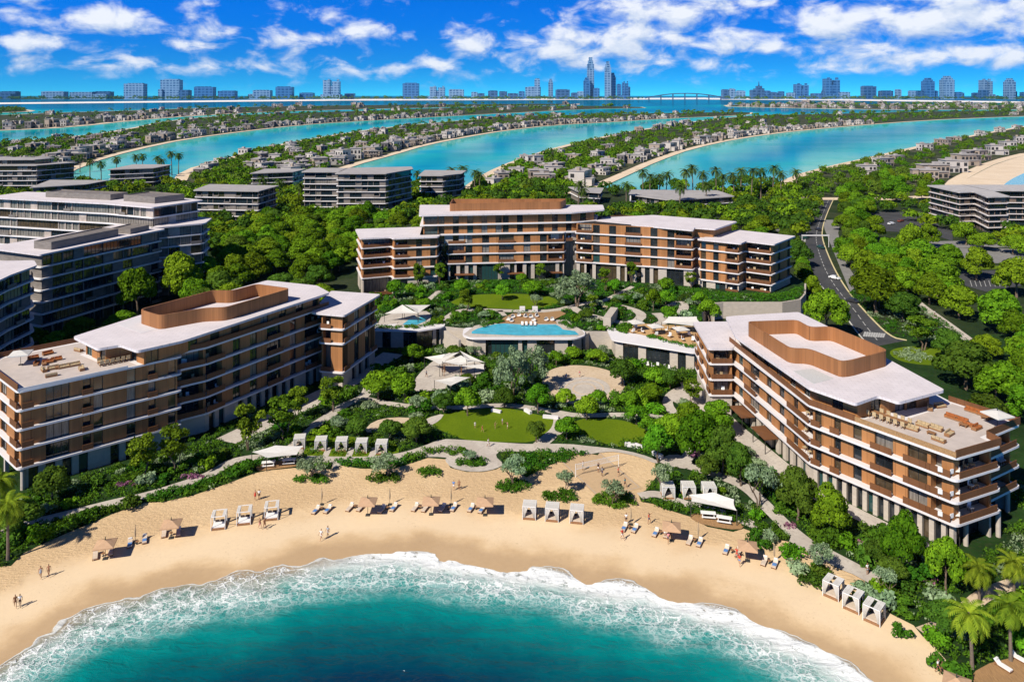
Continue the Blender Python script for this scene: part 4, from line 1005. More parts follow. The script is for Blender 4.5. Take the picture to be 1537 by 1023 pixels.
def tree_at(kind, x, y, z, h, w, label, group=None, name='tree', var=None, cat='tree', rz=None):
    lst = TREES[kind]; v = rnd.randrange(len(lst)) if var is None else var % len(lst); t = lst[v]
    rz = rnd.random()*6.28 if rz is None else rz; sc = (w/t['W'], w/t['W']*rnd.uniform(.92, 1.08), h/t['H'])
    key = (kind, v)
    if key not in _proto:
        r = thing(name, label, cat, (x, y, z), rz, group); put('trunk', t['trunk'], r); put('crown', t['crown'][0], r); r.scale = sc; _proto[key] = r; return r
    r = dup(_proto[key], (x, y, z), rz, label, group, sc); r.name = name
    if not group and 'group' in r: del r['group']
    return r
def palm_at(x, y, z, h, label, group=None, v=None, spread=1.0):
    v = rnd.randrange(4) if v is None else v; key = ('palm', v); sc = (spread, spread, h/9.6); rz = rnd.random()*6.28
    if key not in _proto:
        r = thing('palm_tree', label, 'palm tree', (x, y, z), rz, group); put('trunk', PALMS[v][1], r); c = put('crown', PALMS[v][0], r); c.location = (PALMS[v][2], 0, 9.3)
        _proto[key] = r
    else:
        r = dup(_proto[key], (x, y, z), rz, label, group)
        if not group and 'group' in r: del r['group']
    # keep the crown's own shape whatever the height of the trunk
    s = h/9.6; r.scale = (s**.3*spread,)*3; k = h/9.3/(s**.3*spread)
    for c in (r.children if not KID.get(r.name) else KID[r.name]):
        if c.name.startswith('trunk'): c.scale = (1, 1, k)
        else: c.location = (PALMS[v][2], 0, 9.3*k)
    return r
def T(kind, px, base, top, w, label, z=0.0, var=None, group=None, name='tree'):
    x, y = G(px, base, z); s = y/FOC
    return tree_at(kind, x, y, z, (base-top)*s, w*s, label, group, name, var)

# trees in front of the left wing
for px, ba, to, w, lb in ((213,716,651,48,'slim twin-stemmed tree before the left wing, leftmost of its row of five'),(263,709,638,44,'slim tree next to the front corner of the left wing, second of its row'),
        (373,672,607,44,'slim pale green tree before the left wing, third of its row'),(426,658,596,48,'full slim tree before the left wing, fourth of its row'),(499,616,565,38,'slim tree before the left wing, farthest of its row')):
    T('slim', px, ba+2, to-5, w*1.18, lb)
for px, ba, to, w, lb in ((205,478,392,62,'dark leafy tree before the left glazed apartments'),(272,455,368,62,'tall pale green tree before the left glazed apartments'),(295,470,412,54,'bright round tree between the glazed apartments and the hotel roof screen'),(182,500,462,50,'low bright tree behind the left hotel roof'),(120,515,472,52,'bright tree behind the left rooftop terrace'),(40,520,492,60,'bushy tree behind the left rooftop umbrella'),(85,522,494,48,'bushy green tree at the back of the left rooftop terrace'),(345,470,420,64,'broad tree behind the left hotel roof screen')):
    T('broad', px, ba, to, w, lb)
T('slim', 447, 630, 578, 36, 'slim half shaded tree close to the left wing wall'); T('dark', 78, 752, 697, 54, 'rounded dark tree at the beach end of the left wing')
T('dark', 30, 800, 752, 62, 'dark bushy tree beside the palms at the left edge')
# garden between the wings
GARD = [('round',568,600,553,50,'bright round tree by the shaded path right of the left wing'),('round',606,603,556,44,'dull green round tree second from the left wing'),('round',620,545,514,34,'small bright tree below the left pavilion'),
 ('round',702,624,578,44,'dense bright round tree at the back of the main lawn'),('dark',666,618,588,38,'dark green low tree left of the dense tree behind the lawn'),('olive',626,616,592,32,'thin grey-green tree left of the main lawn'),
 ('spread',768,600,514,62,'tall silvery tree in the middle of the garden, left of a pair'),('spread',801,585,518,58,'tall silvery tree in the middle of the garden, right of a pair'),('dark',757,612,580,36,'dark tree under the silvery pair'),
 ('round',808,620,574,40,'bright tree between the play clearing and the main lawn'),('round',849,612,582,34,'round bright tree at the front edge of the play clearing'),('round',880,630,592,40,'bright tree in front of the play clearing behind the right lawn'),
 ('round',897,610,584,34,'bright tree at the right front rim of the play clearing'),('dark',934,580,536,44,'olive coloured round tree right of the play clearing'),('round',983,582,549,38,'bright tree before the dining pavilion'),
 ('dark',1005,585,552,28,'dark narrow tree before the dining pavilion'),('round',978,606,572,36,'bright tree on the bend of the path near the dining pavilion'),('round',944,616,584,36,'green round tree behind the right lawn, near the path bend'),
 ('round',955,637,604,38,'bright round tree at the back right corner of the right lawn'),('round',851,660,623,40,'bright tree alone between the two lawns by the promenade'),('round',860,541,518,28,'small round tree under the pool, near its right end'),
 ('round',895,548,523,36,'bright round tree under the stair wall right of the pool'),('olive',906,540,516,26,'grey-green tree behind the tree under the stair wall'),('round',835,549,524,28,'small tree below the pool windows'),
 ('slim',1038,608,568,36,'slender olive tree at the inner end of the right wing'),('olive',712,535,517,28,'low grey shrub tree at the left corner of the pool pavilion'),('dark',684,536,516,30,'low spreading shrub tree before the left stair wall'),
 ('dark',805,664,628,32,'dark spiky small tree at the near edge of the main lawn'),('dark',625,664,624,48,'weeping dark tree at the left end of the main lawn'),('dark',585,662,626,40,'dark shrub tree behind the lawn cabanas'),
 ('dark',536,656,626,40,'dark low tree left of the weeping trees behind the cabanas'),('olive',506,650,622,34,'grey-green shrub by the shaded path'),('dark',700,578,560,30,'small blue-green tree beside the pavilion sail'),
 ('round',988,694,634,48,'tall bright tree at the right end of the right lawn'),('round',1005,668,618,48,'bright crown behind the tall tree at the end of the right lawn'),('round',975,655,622,36,'bright tree overhanging the far corner of the right lawn'),
 ('broad',1048,700,606,64,'large dark crowned tree in the cluster before the right wing'),('bdark',1085,712,632,54,'deep green tall tree in the cluster before the right wing'),('broad',1032,650,598,48,'olive green tree at the far end of the right cluster'),
 ('broad',1076,655,596,52,'broad tree touching the far awning of the right wing'),('bdark',1112,730,660,46,'dark tree at the near end of the right cluster'),('dark',1062,720,680,40,'dark bushy tree beside the pink flowers'),
 ('bdark',1197,782,695,64,'tall dark tree before the right wing, leftmost along its front'),('broad',1246,806,728,54,'olive tree before the right wing near the dark windows'),('olive',1140,764,690,56,'loose grey-green tree by the winding path right of the cabanas'),
 ('bdark',1160,740,706,44,'dark bush tree below the near awning'),('broad',1356,862,763,60,'large bright tree in front of the right wing corner'),('broad',1420,890,793,56,'bright tree below the front corner of the right wing'),
 ('dark',1315,850,806,40,'dark tree by the planting at the beach path'),('dark',1340,880,835,46,'dark tree in the planting behind the beach cabanas'),('olive',1232,860,812,44,'grey-green tree on the sand before the beach path'),
 ('dark',1420,958,900,60,'bushy green tree left of the palm cluster'),('olive',1330,895,850,40,'grey-green tree where the beach path meets the planting'),('olive',1460,960,925,44,'silver shrub tree among the palms at right')]
for k, px, ba, to, w, lb in GARD: T(k, px, ba, to, w, lb)
for px, ba, to, w, lb in ((467,718,684,48,'olive tree in a bush ring on the left beach near the picnic deck'),(578,717,680,48,'olive tree on the beach below the lawn cabanas'),(772,728,680,48,'olive tree on the beach right of the round plaza'),
        (848,741,703,34,'small olive tree on sand left of the volleyball court'),(918,759,716,44,'olive tree in front of the volleyball court'),(996,740,690,38,'olive tree beside the garden cabanas'),(706,693,674,24,'tiny olive tree in the middle of the round plaza')):
    T('olive', px, ba, to, w, lb)
# upper terrace
UP = [('round',592,449,418,28,'round tree at the left end of the main building'),('slim',629,430,394,24,'upright tree before the left block of the main building'),('slim',660,428,393,24,'upright tree second along the main building front'),
 ('round',693,443,416,26,'tree at the left tip of the upper lawn'),('slim',699,467,431,30,'tall olive tree at the near edge of the upper lawn'),('round',754,450,424,27,'bright round tree behind the upper lawn'),('round',800,444,419,36,'wide bright tree behind the upper lawn'),
 ('slim',749,421,393,22,'upright tree third along the main building front'),('slim',811,421,394,21,'upright tree fourth along the main building front'),('round',783,425,409,20,'small round tree by the main entrance'),
 ('spread',865,460,402,76,'huge silvery tree right of the upper lawn'),('slim',908,438,400,26,'slender tree right of the huge silvery tree'),('round',922,442,416,25,'round tree on the terrace right of the silvery tree'),
 ('slim',890,470,440,25,'thin olive tree on the terrace path above the pool'),('slim',949,425,392,24,'upright tree before the right block, nearest the middle'),('olive',803,459,440,24,'blue-grey tree on the upper lawn edge'),
 ('round',1000,439,415,27,'round tree before the right half of the main building'),('slim',1037,433,406,22,'upright tree at the end block of the main building'),('round',980,466,431,24,'narrow olive tree on the right of the terrace garden'),
 ('round',1000,459,434,27,'bright tree in the terrace garden by the white path'),('round',1004,484,458,34,'bright round tree behind the dining parasols'),('round',1050,464,436,27,'dull green tree at the retaining wall'),
 ('round',1063,486,447,38,'dense bright tree beside the white dining sail'),('olive',958,455,439,22,'grey-green shrub tree on the terrace path'),('olive',928,455,441,22,'silver shrub tree on the terrace'),('dark',880,478,464,26,'low rounded shrub on the terrace above the stairs'),
 ('olive',726,478,466,24,'rounded shrub behind the left corner of the pool'),('round',636,464,446,28,'bright bush beside the left sail')]
for k, px, ba, to, w, lb in UP: T(k, px, ba, to, w, lb, z=5.0)
# big trees on the right
BIGR = [('broad',1241,506,424,68,'large bright tree alone beside the road behind the right wing'),('broad',1316,470,392,80,'large bright tree on the right of the road bend'),('bdark',1356,482,434,54,'dark tree beside the footpath on the right'),
 ('broad',1380,412,358,60,'broad tree before the car parks right of the road'),('broad',1366,392,328,42,'round bright tree in the car park'),('broad',1394,372,333,34,'small dark tree at the car park edge'),('broad',1425,410,364,44,'round tree before the right apartment block'),
 ('broad',1466,420,368,46,'tree left of the parking strip before the apartment block'),('broad',1408,444,385,62,'wide bright tree between the car parks'),('broad',1440,478,426,56,'bright tree with pale trunk above the footpath'),
 ('broad',1502,500,431,68,'large round tree at the right edge above the road'),('broad',1526,446,385,60,'tall tree at the right edge beside the marked car park'),('broad',1450,368,331,40,'tree before the apartment block, left'),
 ('broad',1476,376,347,42,'tree before the apartment block, middle'),('broad',1521,382,349,38,'tree before the apartment block, right'),('slim',1385,526,472,54,'loose pale tree at the drop-off island'),('bdark',1450,585,505,84,'dark spreading tree behind the right wing terrace'),
 ('broad',1512,608,536,74,'bright tree at the right edge behind the rooftop terrace'),('bdark',1425,540,490,50,'hazy green tree right of the drop-off island'),('broad',1312,362,320,36,'round tree on the near side of the small car park'),
 ('broad',1345,300,262,40,'bright tree between the villas and the road'),('broad',1480,540,500,44,'tree beside the far path at the right edge'),('broad',1322,425,385,46,'bright tree behind the road bend'),('broad',1362,436,396,50,'bright tree in the middle of the right grove'),
 ('broad',1336,392,352,38,'tree on the grass strip by the small car park'),('broad',1540,640,575,60,'dark bright-topped tree at the right frame edge'),('bdark',1480,640,585,60,'dark tree close behind the rooftop terrace')]
for k, px, ba, to, w, lb in BIGR: T(k, px, ba, to, w, lb)
# near palms
for px, ba, h, lb in ((12,840,8.4,'tall palm at the left edge of the beach'),(-2,800,8.5,'palm cut by the left frame edge'),(1459,1003,6.9,'tall palm in the right foreground, left of the pair in front'),(1517,992,6.7,'tall palm in the right foreground, right of the pair in front'),
        (1470,905,4.9,'palm in the right corner, left of the pair behind'),(1522,892,4.6,'palm in the right corner, right of the pair behind')):
    x, y = G(px, ba); palm_at(x, y, 0, h, lb, None, 0 if px % 2 else 1, 1.05)
# scattered groves
def scatter(poly, n, dmin, seed, avoid=(), tries=6000, world=False):
    r = random.Random(seed); W = poly if world else GP(poly); xs = [p[0] for p in W]; ys = [p[1] for p in W]; out = []
    for _ in range(tries):
        p = (r.uniform(min(xs), max(xs)), r.uniform(min(ys), max(ys)))
        if not inside(p, W) or any(inside(p, a) for a in avoid): continue
        if any((p[0]-q[0])**2+(p[1]-q[1])**2 < dmin*dmin for q in out): continue
        out.append(p)
        if len(out) >= n: break
    return out
ROADP = ccw(rl_+rr2[::-1]); AV = [offset(ROADP, 3.5), ccw(GP([(1200,372),(1225,325),(1240,320),(1262,345),(1268,390),(1288,436),(1268,436),(1240,380)])), ccw(GP([(1175,326),(1225,322),(1212,378),(1180,374)])), offset(ccw(PR), 3), offset(ccw(PL), 3), offset(ccw(POD), 2)]
def grove(poly, n, dmin, seed, label, group, h=(7.5, 11), w=(7, 10.5), kinds=('broad',)*4+('bdark',), avoid=(), world=False):
    pts = scatter(poly, n, dmin, seed, AV+list(avoid), world=world)
    for x, y in pts:
        k = rnd.choice(kinds); hh = rnd.uniform(*h); tree_at(k, x, y, 0, hh, min(rnd.uniform(*w), hh*1.1), label, group)
    return len(pts)
NG = 0
LEFTB = [GP([(0,520),(320,452),(300,330),(0,330)])]
NG += grove([(-140,430),(-128,330),(-118,275),(-100,232),(-78,215),(-64,222),(-62,258),(-70,300),(-60,335),(-20,345),(-20,430)], 96, 7.0, 1, 'leafy tree in the dense grove between left apartments and main building', 'trees of the grove left of the main building', world=True, h=(9.5,13.5), w=(11,15.5))
NG += grove([(-120,228),(-108,196),(-100,175),(-84,184),(-70,206),(-78,215)], 9, 6.5, 2, 'tree in the shaded strip behind the left wing', 'trees behind the left wing', world=True, h=(7, 10))
NG += grove([(20,330),(120,312),(160,300),(175,330),(120,410),(20,430)], 34, 8.5, 3, 'leafy tree in the grove right behind the main building', 'trees right behind the main building', world=True, h=(9.5,12.5), w=(10,14))
NG += grove([(-20,345),(22,335),(22,430),(-20,430)], 8, 9, 4, 'leafy tree behind the roof screen of the main building', 'trees behind the roof screen', world=True, h=(9,12), w=(10,13))
NG += grove([(1262,300),(1275,288),(1310,300),(1306,340),(1310,385),(1310,425),(1296,434),(1276,404),(1262,362)], 30, 5.2, 5, 'tree in the dense row along the right side of the road', 'trees along the road', h=(9, 12), w=(9, 12))
NG += grove([(1300,420),(1340,405),(1420,420),(1440,455),(1400,470),(1360,455),(1330,480),(1300,450)], 12, 7.5, 6, 'tree in the grove between road and car parks', 'trees between road and car parks', h=(8, 12), w=(8, 11))
NG += grove([(1436,480),(1545,500),(1560,620),(1500,620),(1470,585),(1450,520)], 8, 6.0, 7, 'tree in the dark grove behind the right wing', 'trees behind the right wing', h=(7, 10))
NG += grove([(1300,300),(1390,300),(1430,280),(1390,262),(1330,268),(1290,285)], 14, 10, 8, 'tree between the road and the villas at right', 'trees between road and villas', h=(8, 12), w=(9, 13))
NG += grove([(1196,440),(1205,415),(1200,385),(1216,375),(1222,410),(1232,440),(1215,452)], 6, 5.5, 9, 'tree between the end block and the road', 'trees beside the end block', h=(6, 9), w=(6, 8))
print('grove trees', NG)
# palms along the right lagoon and by the mid-distance houses
PAL = [(965,296,11),(975,300,10),(990,298,9.5),(1000,296,10),(1030,300,12),(1040,297,13),(1055,300,11),(1075,297,12),(1085,300,10),(1102,303,11),(1112,298,12),(1128,300,12.5),(1142,298,12),(1160,297,13),(1172,300,11),(1196,292,10),
       (1060,312,9),(1020,318,9.5),(940,312,9),(868,310,9),(875,318,8),(680,292,11),(695,290,11.5),(712,290,9.5),(720,291,9),(100,272,8),(135,270,10),(152,272,9),(175,268,10.5),(205,262,10),(214,262,10.5),(235,264,10),(243,266,9),(258,262,12),(268,262,11),
       (85,262,9),(120,258,9),(395,300,9),(420,306,9),(448,312,9),(482,305,9),(625,285,8),(640,290,8)]
for i, (px, ba, h) in enumerate(PAL):
    x, y = G(px, ba)
    gl = ('palm on the near shore of the right lagoon', 'palms by the right lagoon') if px > 900 else (('palm standing by the water beyond the middle apartments', 'palms beyond the middle apartments') if px > 560 else ('palm among the low apartments by the left lagoon', 'palms by the left lagoon'))
    palm_at(x, y, 0, h*1.6, gl[0], gl[1], 2+i % 2, 1.45)

# ---------------------------------------------------------------- bushes, hedges, undergrowth
def clumps_mesh(name, pts, seed, size=.16, per=34, r=(.5, .9), hh=.8, mats=(M_SHRUB,), mi=None):
    rs = np.random.RandomState(seed); C, Rr, N_ = [], [], []
    for (x, y, z) in pts:
        q = rs.uniform(*r); C.append((x, y, z+q*hh*.45)); Rr.append((q, q, q*hh)); N_.append(per)
    V = leaf_quads(C, Rr, N_, size, rs, -.1, .6, .6)
    m = None
    if mi is not None: m = np.repeat(np.array(mi), [per]*len(pts))[:len(V)//4] if len(V)//4 == per*len(pts) else None
    return quads_mesh(name, V, list(mats), m)
def bed(name, label, px, z=0.0, dens=1.1, r=(.45, .8), hh=.9, mats=(M_SHRUB,), cat='shrubs', seed=1, poly=True, w=2.0, group=None):
    W = ccw(smooth_poly(GP(px, z), 1)) if poly else ccw(ribbon(smooth_line(GP(px, z), 2), w))
    A = abs(area2(W))/2; xs = [p[0] for p in W]; ys = [p[1] for p in W]; r_ = random.Random(seed); pts = []
    while len(pts) < A*dens:
        p = (r_.uniform(min(xs), max(xs)), r_.uniform(min(ys), max(ys)))
        if inside(p, W): pts.append((*p, z+.05))
    o = put(name, clumps_mesh(name, pts, seed, mats=mats, r=r, hh=hh)); return tag(o, label, cat, group)
def ell(cx, cy, rx, ry, n=14): return [(cx+rx*math.cos(t)*(1+.12*math.sin(3*t)), cy+ry*math.sin(t)) for t in np.linspace(0, 2*math.pi, n, endpoint=False)]
for i, (c, lb) in enumerate([(ell(468,721,26,6),'ring of low bushes under the olive tree on the left beach'),(ell(577,719,25,6),'ring of low bushes under the olive tree below the lawn cabanas'),(ell(645,711,18,7),'small isle of bushes alone on the sand'),
        (ell(770,731,26,9),'bush isle under the olive tree right of the round plaza'),(ell(841,746,25,9),'bush isle left of the volleyball court'),(ell(922,752,34,11),'long bush isle before the volleyball court'),(ell(708,695,24,6),'oval bush bed inside the round plaza'),(ell(1222,857,22,7),'bushes under the grey-green tree by the beach path')]):
    bed('bush_bed', lb, c, seed=100+i, dens=2.6)
HED = [([(222,751),(300,731),(350,712),(388,697)],2.2,'hedge strip between the left promenade and the sand'),([(75,792),(120,781),(170,765)],2.0,'short hedge strip at the left end of the promenade'),([(384,694),(420,689),(458,690)],1.8,'hedge behind the left picnic deck'),
       ([(508,692),(540,697),(590,699),(612,692)],2.4,'hedge between the lawn cabana path and the sand'),([(612,690),(640,682),(655,676),(700,682)],2.2,'hedge bending up to the round plaza'),([(978,756),(1010,763),(1040,769),(1080,770)],2.2,'hedge before the right white sail'),
       ([(1085,773),(1120,784),(1150,800),(1180,810)],2.0,'hedge beside the right picnic deck'),([(932,667),(950,667),(972,664)],1.6,'low hedge at the near edge of the right lawn')]
for i, (ln, w, lb) in enumerate(HED): bed('hedge', lb, ln, seed=130+i, poly=False, w=w, dens=1.9, r=(.5, .8), cat='hedge', hh=1.1)
bed('hedge', 'long hedge on top of the curved retaining wall', [(1012,436),(1050,442),(1100,446),(1160,448),(1186,444),(1200,436)], z=5, seed=150, poly=False, w=2.6, dens=1.8, r=(.6,1.0), hh=1.3, cat='hedge')
bed('hedge', 'hedge along the foot of the main building', [(625,436),(680,434),(740,426),(800,426)], z=5, seed=151, poly=False, w=3, dens=1.2, r=(.6,1.0), hh=1.1, cat='hedge')
bed('hedge', 'planted fringe on the roof of the left pavilion', [(564,492),(600,493),(640,491),(662,483)], z=5.2, seed=152, poly=False, w=2.2, dens=1.5, cat='hedge')
bed('hedge', 'planting along the left front of the pool', [(724,491),(745,484),(756,483)], z=5.2, seed=153, poly=False, w=2.2, dens=2, cat='hedge')
bed('hedge', 'planting along the right end of the pool', [(842,485),(852,488),(860,493)], z=5.2, seed=154, poly=False, w=2.4, dens=2, cat='hedge')
bed('hedge', 'clipped planting at the left of the dining terrace', [(930,500),(938,492),(946,488)], z=5.2, seed=155, poly=False, w=3.5, dens=1.8, cat='hedge')
bed('hedge', 'green strip at the front of the dining terrace', [(972,505),(1000,513),(1040,522)], z=5.2, seed=156, poly=False, w=1.8, dens=1.6, cat='hedge')
bed('bush_bed', 'wide bush bank left of the volleyball court', [(752,690),(790,680),(850,676),(895,682),(880,688),(845,694),(806,710),(790,718),(765,702)], seed=157, dens=1.1)
for i, (c, lb) in enumerate([(ell(190,728,16,4),'pink flowering shrubs under the first slim tree'),(ell(290,717,18,4),'pink flowering shrubs under the second slim tree'),(ell(1045,683,10,5),'pink flowering shrub in the right cluster'),(ell(1300,815,14,6),'pink flowering shrubs at the foot of the right wing'),(ell(1395,873,10,5),'pink blossoms beside the dark tree near the right beach path'),(ell(1185,790,8,4),'pink shrub beside the winding path')]):
    bed('flower_bed', lb, c, seed=160+i, dens=1.6, mats=(M_FLOW,), cat='flowers', r=(.3, .6))
# rounded bushes standing in the beds
BSH = {}
def bush(x, y, z, s, label, group):
    k = rnd.randrange(5); t = (TREES['round']+TREES['dark']+TREES['olive'])[(0, 2, 4, 5, 7)[k]]; sc = (s, s*rnd.uniform(.8, 1.2), s*rnd.uniform(.75, 1.1)); me = BM_[k]
    o = put('bush', me); o.location = (x, y, z); o.rotation_euler = (0, 0, rnd.random()*6.28); o.scale = sc; return tag(o, label, 'bush', group)
def bush_mesh(seed, m):
    rs = np.random.RandomState(seed); cs = [(rs.normal()*.42, rs.normal()*.42, rs.uniform(.3, .95)) for _ in range(9)]
    return quads_mesh('bush', leaf_quads(cs, [(q, q, q*.85) for q in rs.uniform(.38, .6, 9)], [62]*9, .13, rs, -.5, .6, .5), m)
BM_ = [bush_mesh(300+i, m) for i, m in enumerate((M_SHRUB, M_LEAFG, M_LEAFD, M_LEAFS, M_SHRUB))]
def bushes(poly, z, n, dmin, seed, excl, label, group, s=(1.1, 2.1)):
    for x, y in scatter(poly, n, dmin, seed, [offset(e_, .9) for e_ in excl], 9000, True): bush(x, y, z, rnd.uniform(*s), label, group)
FT = [offset(ccw(PR), 1.2), offset(ccw(PL), 1.2), ccw([(-48,187),(-41,186),(-35,206),(-49,209)]), ccw(LB)]
bushes([(-36,214),(-45,186),(-60,160),(-40,160),(-25,168),(-5,172),(20,172),(45,172),(44,200),(27,208),(20,212),(-13,212)], 0, 60, 2.6, 21, EXCL+FT, 'rounded bush in the beds between the lawns and the pavilions', 'bushes in the middle garden', (1.3, 2.6))
bushes([(-98,112),(-88,134),(-66,152),(-50,162),(-40,150),(-60,140),(-80,118)], 0, 34, 2.4, 22, EXCL+FT, 'rounded bush in the beds in front of the left wing', 'bushes before the left wing')
bushes([(38,170),(46,166),(54,136),(70,117),(92,112),(94,90),(58,88),(46,108),(36,128)], 0, 90, 2.3, 23, EXCL+FT, 'rounded bush in the dense planting before the right wing', 'bushes before the right wing', (1.2, 2.4))
bushes([(-60,261),(-41.5,261),(-41.5,226),(-46,229),(-55,246)], 2.4, 26, 2.6, 25, [], 'rounded bush on the low terrace left of the plunge pool', 'bushes of the low left terrace', (1.4, 2.6))
bushes([(-40,222),(-40,262),(-26,268),(20,272),(62,258),(60,246),(55,228),(30,217),(-13,221)], 5, 60, 2.8, 24, EXCL5+[ccw(GP([(935,505),(948,486),(1050,486),(1060,530)], 5)), ccw([(-13.8,222),(-13.8,208),(20,208),(20.6,222)])], 'rounded bush on the upper terrace', 'bushes of the upper terrace', (1.2, 2.3))
# undergrowth that fills the beds: too much of it to count
def undergrowth(W, z, excl, n, seed, name='undergrowth'):
    r_ = random.Random(seed); xs = [p[0] for p in W]; ys = [p[1] for p in W]; pts = []; cl = [[], [], []]
    boxes = [(min(p[0] for p in e), max(p[0] for p in e), min(p[1] for p in e), max(p[1] for p in e), e) for e in [offset(e_, .45) for e_ in excl]]
    k = 0
    while sum(map(len, cl)) < n and k < n*8:
        k += 1; p = (r_.uniform(min(xs), max(xs)), r_.uniform(min(ys), max(ys)))
        if not inside(p, W): continue
        if any(b_[0] < p[0] < b_[1] and b_[2] < p[1] < b_[3] and inside(p, b_[4]) for b_ in boxes): continue
        v = mnoise.noise(Vector((p[0]*.11, p[1]*.11, seed))); c = 0 if v < .12 else (1 if v < .3 else 2)
        if r_.random() < .12: c = r_.randrange(3)
        cl[c].append((*p, z))
    for c, m in zip(cl, (M_SHRUB, M_LEAFD, M_LEAFS)):
        if c: tag(put(name, clumps_mesh(name, c, seed, mats=(m,), size=.16, per=28, r=(.4, .9), hh=.85)), kind='stuff')
UG0 = [p for p in GP(SAND_TOP)]+[(92, 92), (100, 130), (62, 205), (48, 205), (27, 209), (20, 214), (-13, 214), (-25, 219), (-36, 215), (-100, 125)]
undergrowth(UG0, .05, EXCL+[offset(ccw(PR), 1), offset(ccw(PL), 1), ccw([(-48,187),(-41,186),(-35,206),(-49,209)]), ccw(LB)], 6500, 3)
undergrowth(POD, 5.0, EXCL5+[offset(ccw([(-23.6,276),(19.5,280),(22.8,280),(63.4,267),(77,259),(87,258),(104,272),(105,302),(-31,302)]), 2), ccw([(-13.8,220),(-13.8,208),(20,208),(20.6,218)]), ccw(GP([(935,505),(948,486),(1050,486),(1060,530)], 5))], 3000, 4)
bed('bush_bed', 'silvery ground planting on the drop-off island', [(1340,531),(1352,525),(1378,524),(1390,535),(1410,541),(1380,545),(1352,540)], seed=171, mats=(M_LEAFS,), dens=.9)
undergrowth(GP([(1275,440),(1300,470),(1335,503),(1380,512),(1440,520),(1465,520),(1400,470),(1370,445),(1320,420)]), .05, [], 900, 6)
# ---------------------------------------------------------------- neighbouring apartment blocks
def zs(n, first=3.6, h=3.5): return [first+h*i for i in range(n)]
def apt(name_label, polys, seed, roofs=(), style=DARKAPT, budget=70, cat='apartment block', h=3.5, boxes=()):
    c = polys[0][0][0]; w = Wing('apartment_block', name_label, cat, style, (c[0], c[1]), seed, budget=budget)
    for poly, n, roof in polys:
        z = zs(n, 3.6, h); w.block(ccw(poly), z[:-1], 0, {i: 'auto' for i in range(len(poly)) if i < len(poly)-1}, inset=.9, roof=offset(ccw(poly), .6), roof_z=z[-1]+.4, fil=1.2, rec=1.6)
    for poly, z0, z1 in boxes:
        b = MB(); p = ccw(poly); ring(b, p, offset(p, -.3), z0, z1); b.prism(offset(p, -.3), z0, z1-.35); w.part('plant_screen', b, M_GREYW)
    return w.done()
apt('dark glazed apartment block with white slab edges, behind the left wing', [([(-139,226),(-131,247),(-122,268),(-142,277),(-161,236)], 7, None)], 31, budget=100,
    boxes=[([(-146,234),(-139.5,232),(-131,255),(-138,258)], 25.0, 27.4), ([(-136,260),(-128.5,258),(-126,266),(-134,269)], 25.0, 26.8)])
apt('curved dark apartment block cut by the left frame edge', [([(-128,178),(-131.5,200),(-131.5,211),(-136,217),(-165,214),(-165,178)], 7, None)], 32, budget=60)
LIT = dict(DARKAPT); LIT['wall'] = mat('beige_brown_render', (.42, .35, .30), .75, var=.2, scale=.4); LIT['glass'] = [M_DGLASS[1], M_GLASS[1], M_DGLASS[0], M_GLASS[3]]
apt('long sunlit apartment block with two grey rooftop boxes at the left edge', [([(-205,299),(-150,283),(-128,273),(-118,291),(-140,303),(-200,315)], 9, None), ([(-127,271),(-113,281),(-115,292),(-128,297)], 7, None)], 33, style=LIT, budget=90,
    boxes=[([(-182,299),(-152,290),(-149,297),(-180,306)], 32, 34.2), ([(-146,288),(-131,281),(-124,290),(-141,298)], 32, 34.4)])
MID = dict(DARKAPT); MID['roof'] = mat('pale_grey_roof', (.36, .335, .32), .85, var=.12, scale=.2)
apt('wide apartment block with setback roof floor at the left edge by the lagoon', [([(-440,545),(-340,548),(-325,572),(-440,588)], 6, None), ([(-390,553),(-346,556),(-341,570),(-390,578)], 7, None)], 34, style=MID, budget=40)
apt('low apartment block with an angled white roof near the left lagoon', [([(-316,503),(-290,523),(-288,546),(-330,548)], 3, None)], 35, style=MID, budget=25)
apt('low apartment block with a wavy white roof at the left lagoon edge', [([(-310,588),(-281,602),(-280,630),(-312,632)], 4, None)], 36, style=MID, budget=25)
apt('low apartment block with a roof opening left of the middle palms', [([(-180,434),(-142,430),(-139,455),(-182,462)], 5, None)], 37, style=MID, budget=40)
apt('small apartment block with folded white roofs behind the low block', [([(-191,560),(-163,572),(-160,594),(-191,594)], 4, None)], 38, style=MID, budget=25)
apt('dark seven storey apartment block with pale slab bands left of the middle lagoon', [([(-105,457),(-75,457),(-63,484),(-66,500),(-105,492)], 7, None), ([(-128,468),(-105.5,467),(-105.5,490),(-128,492)], 7, None)], 39, style=MID, budget=70)
apt('dark apartment block with white roof next to lagoon palms', [([(-62,512),(-46,512),(-35,524),(-33,546),(-62,548)], 5, None)], 40, style=MID, budget=40)
apt('long low building with grey roofs behind the right lagoon palms', [([(76,495),(97,469),(141,487),(138,516),(80,520)], 2, None), ([(44,512),(58,504),(63,530),(40,536)], 2, None)], 41, style=MID, budget=30)
TAN = dict(DARKAPT); TAN['wall'] = mat('tan_cladding', (.17, .125, .095), .75, var=.2, scale=.3, stretch=(1, 1, 4)); TAN['roof'] = M_GROOF; TAN['slab'] = mat('pinkish_white_render', (.66, .60, .58), .7, var=.04)
apt('brown apartment block with zigzag white balconies on the right', [([(241,444),(241,413),(250.5,415.5),(244.5,394),(257,396),(262,420),(262,446)], 6, None), ([(262.5,421),(305,418),(305,446),(262.5,446)], 6, None)], 42, style=TAN, budget=80, h=3.1)

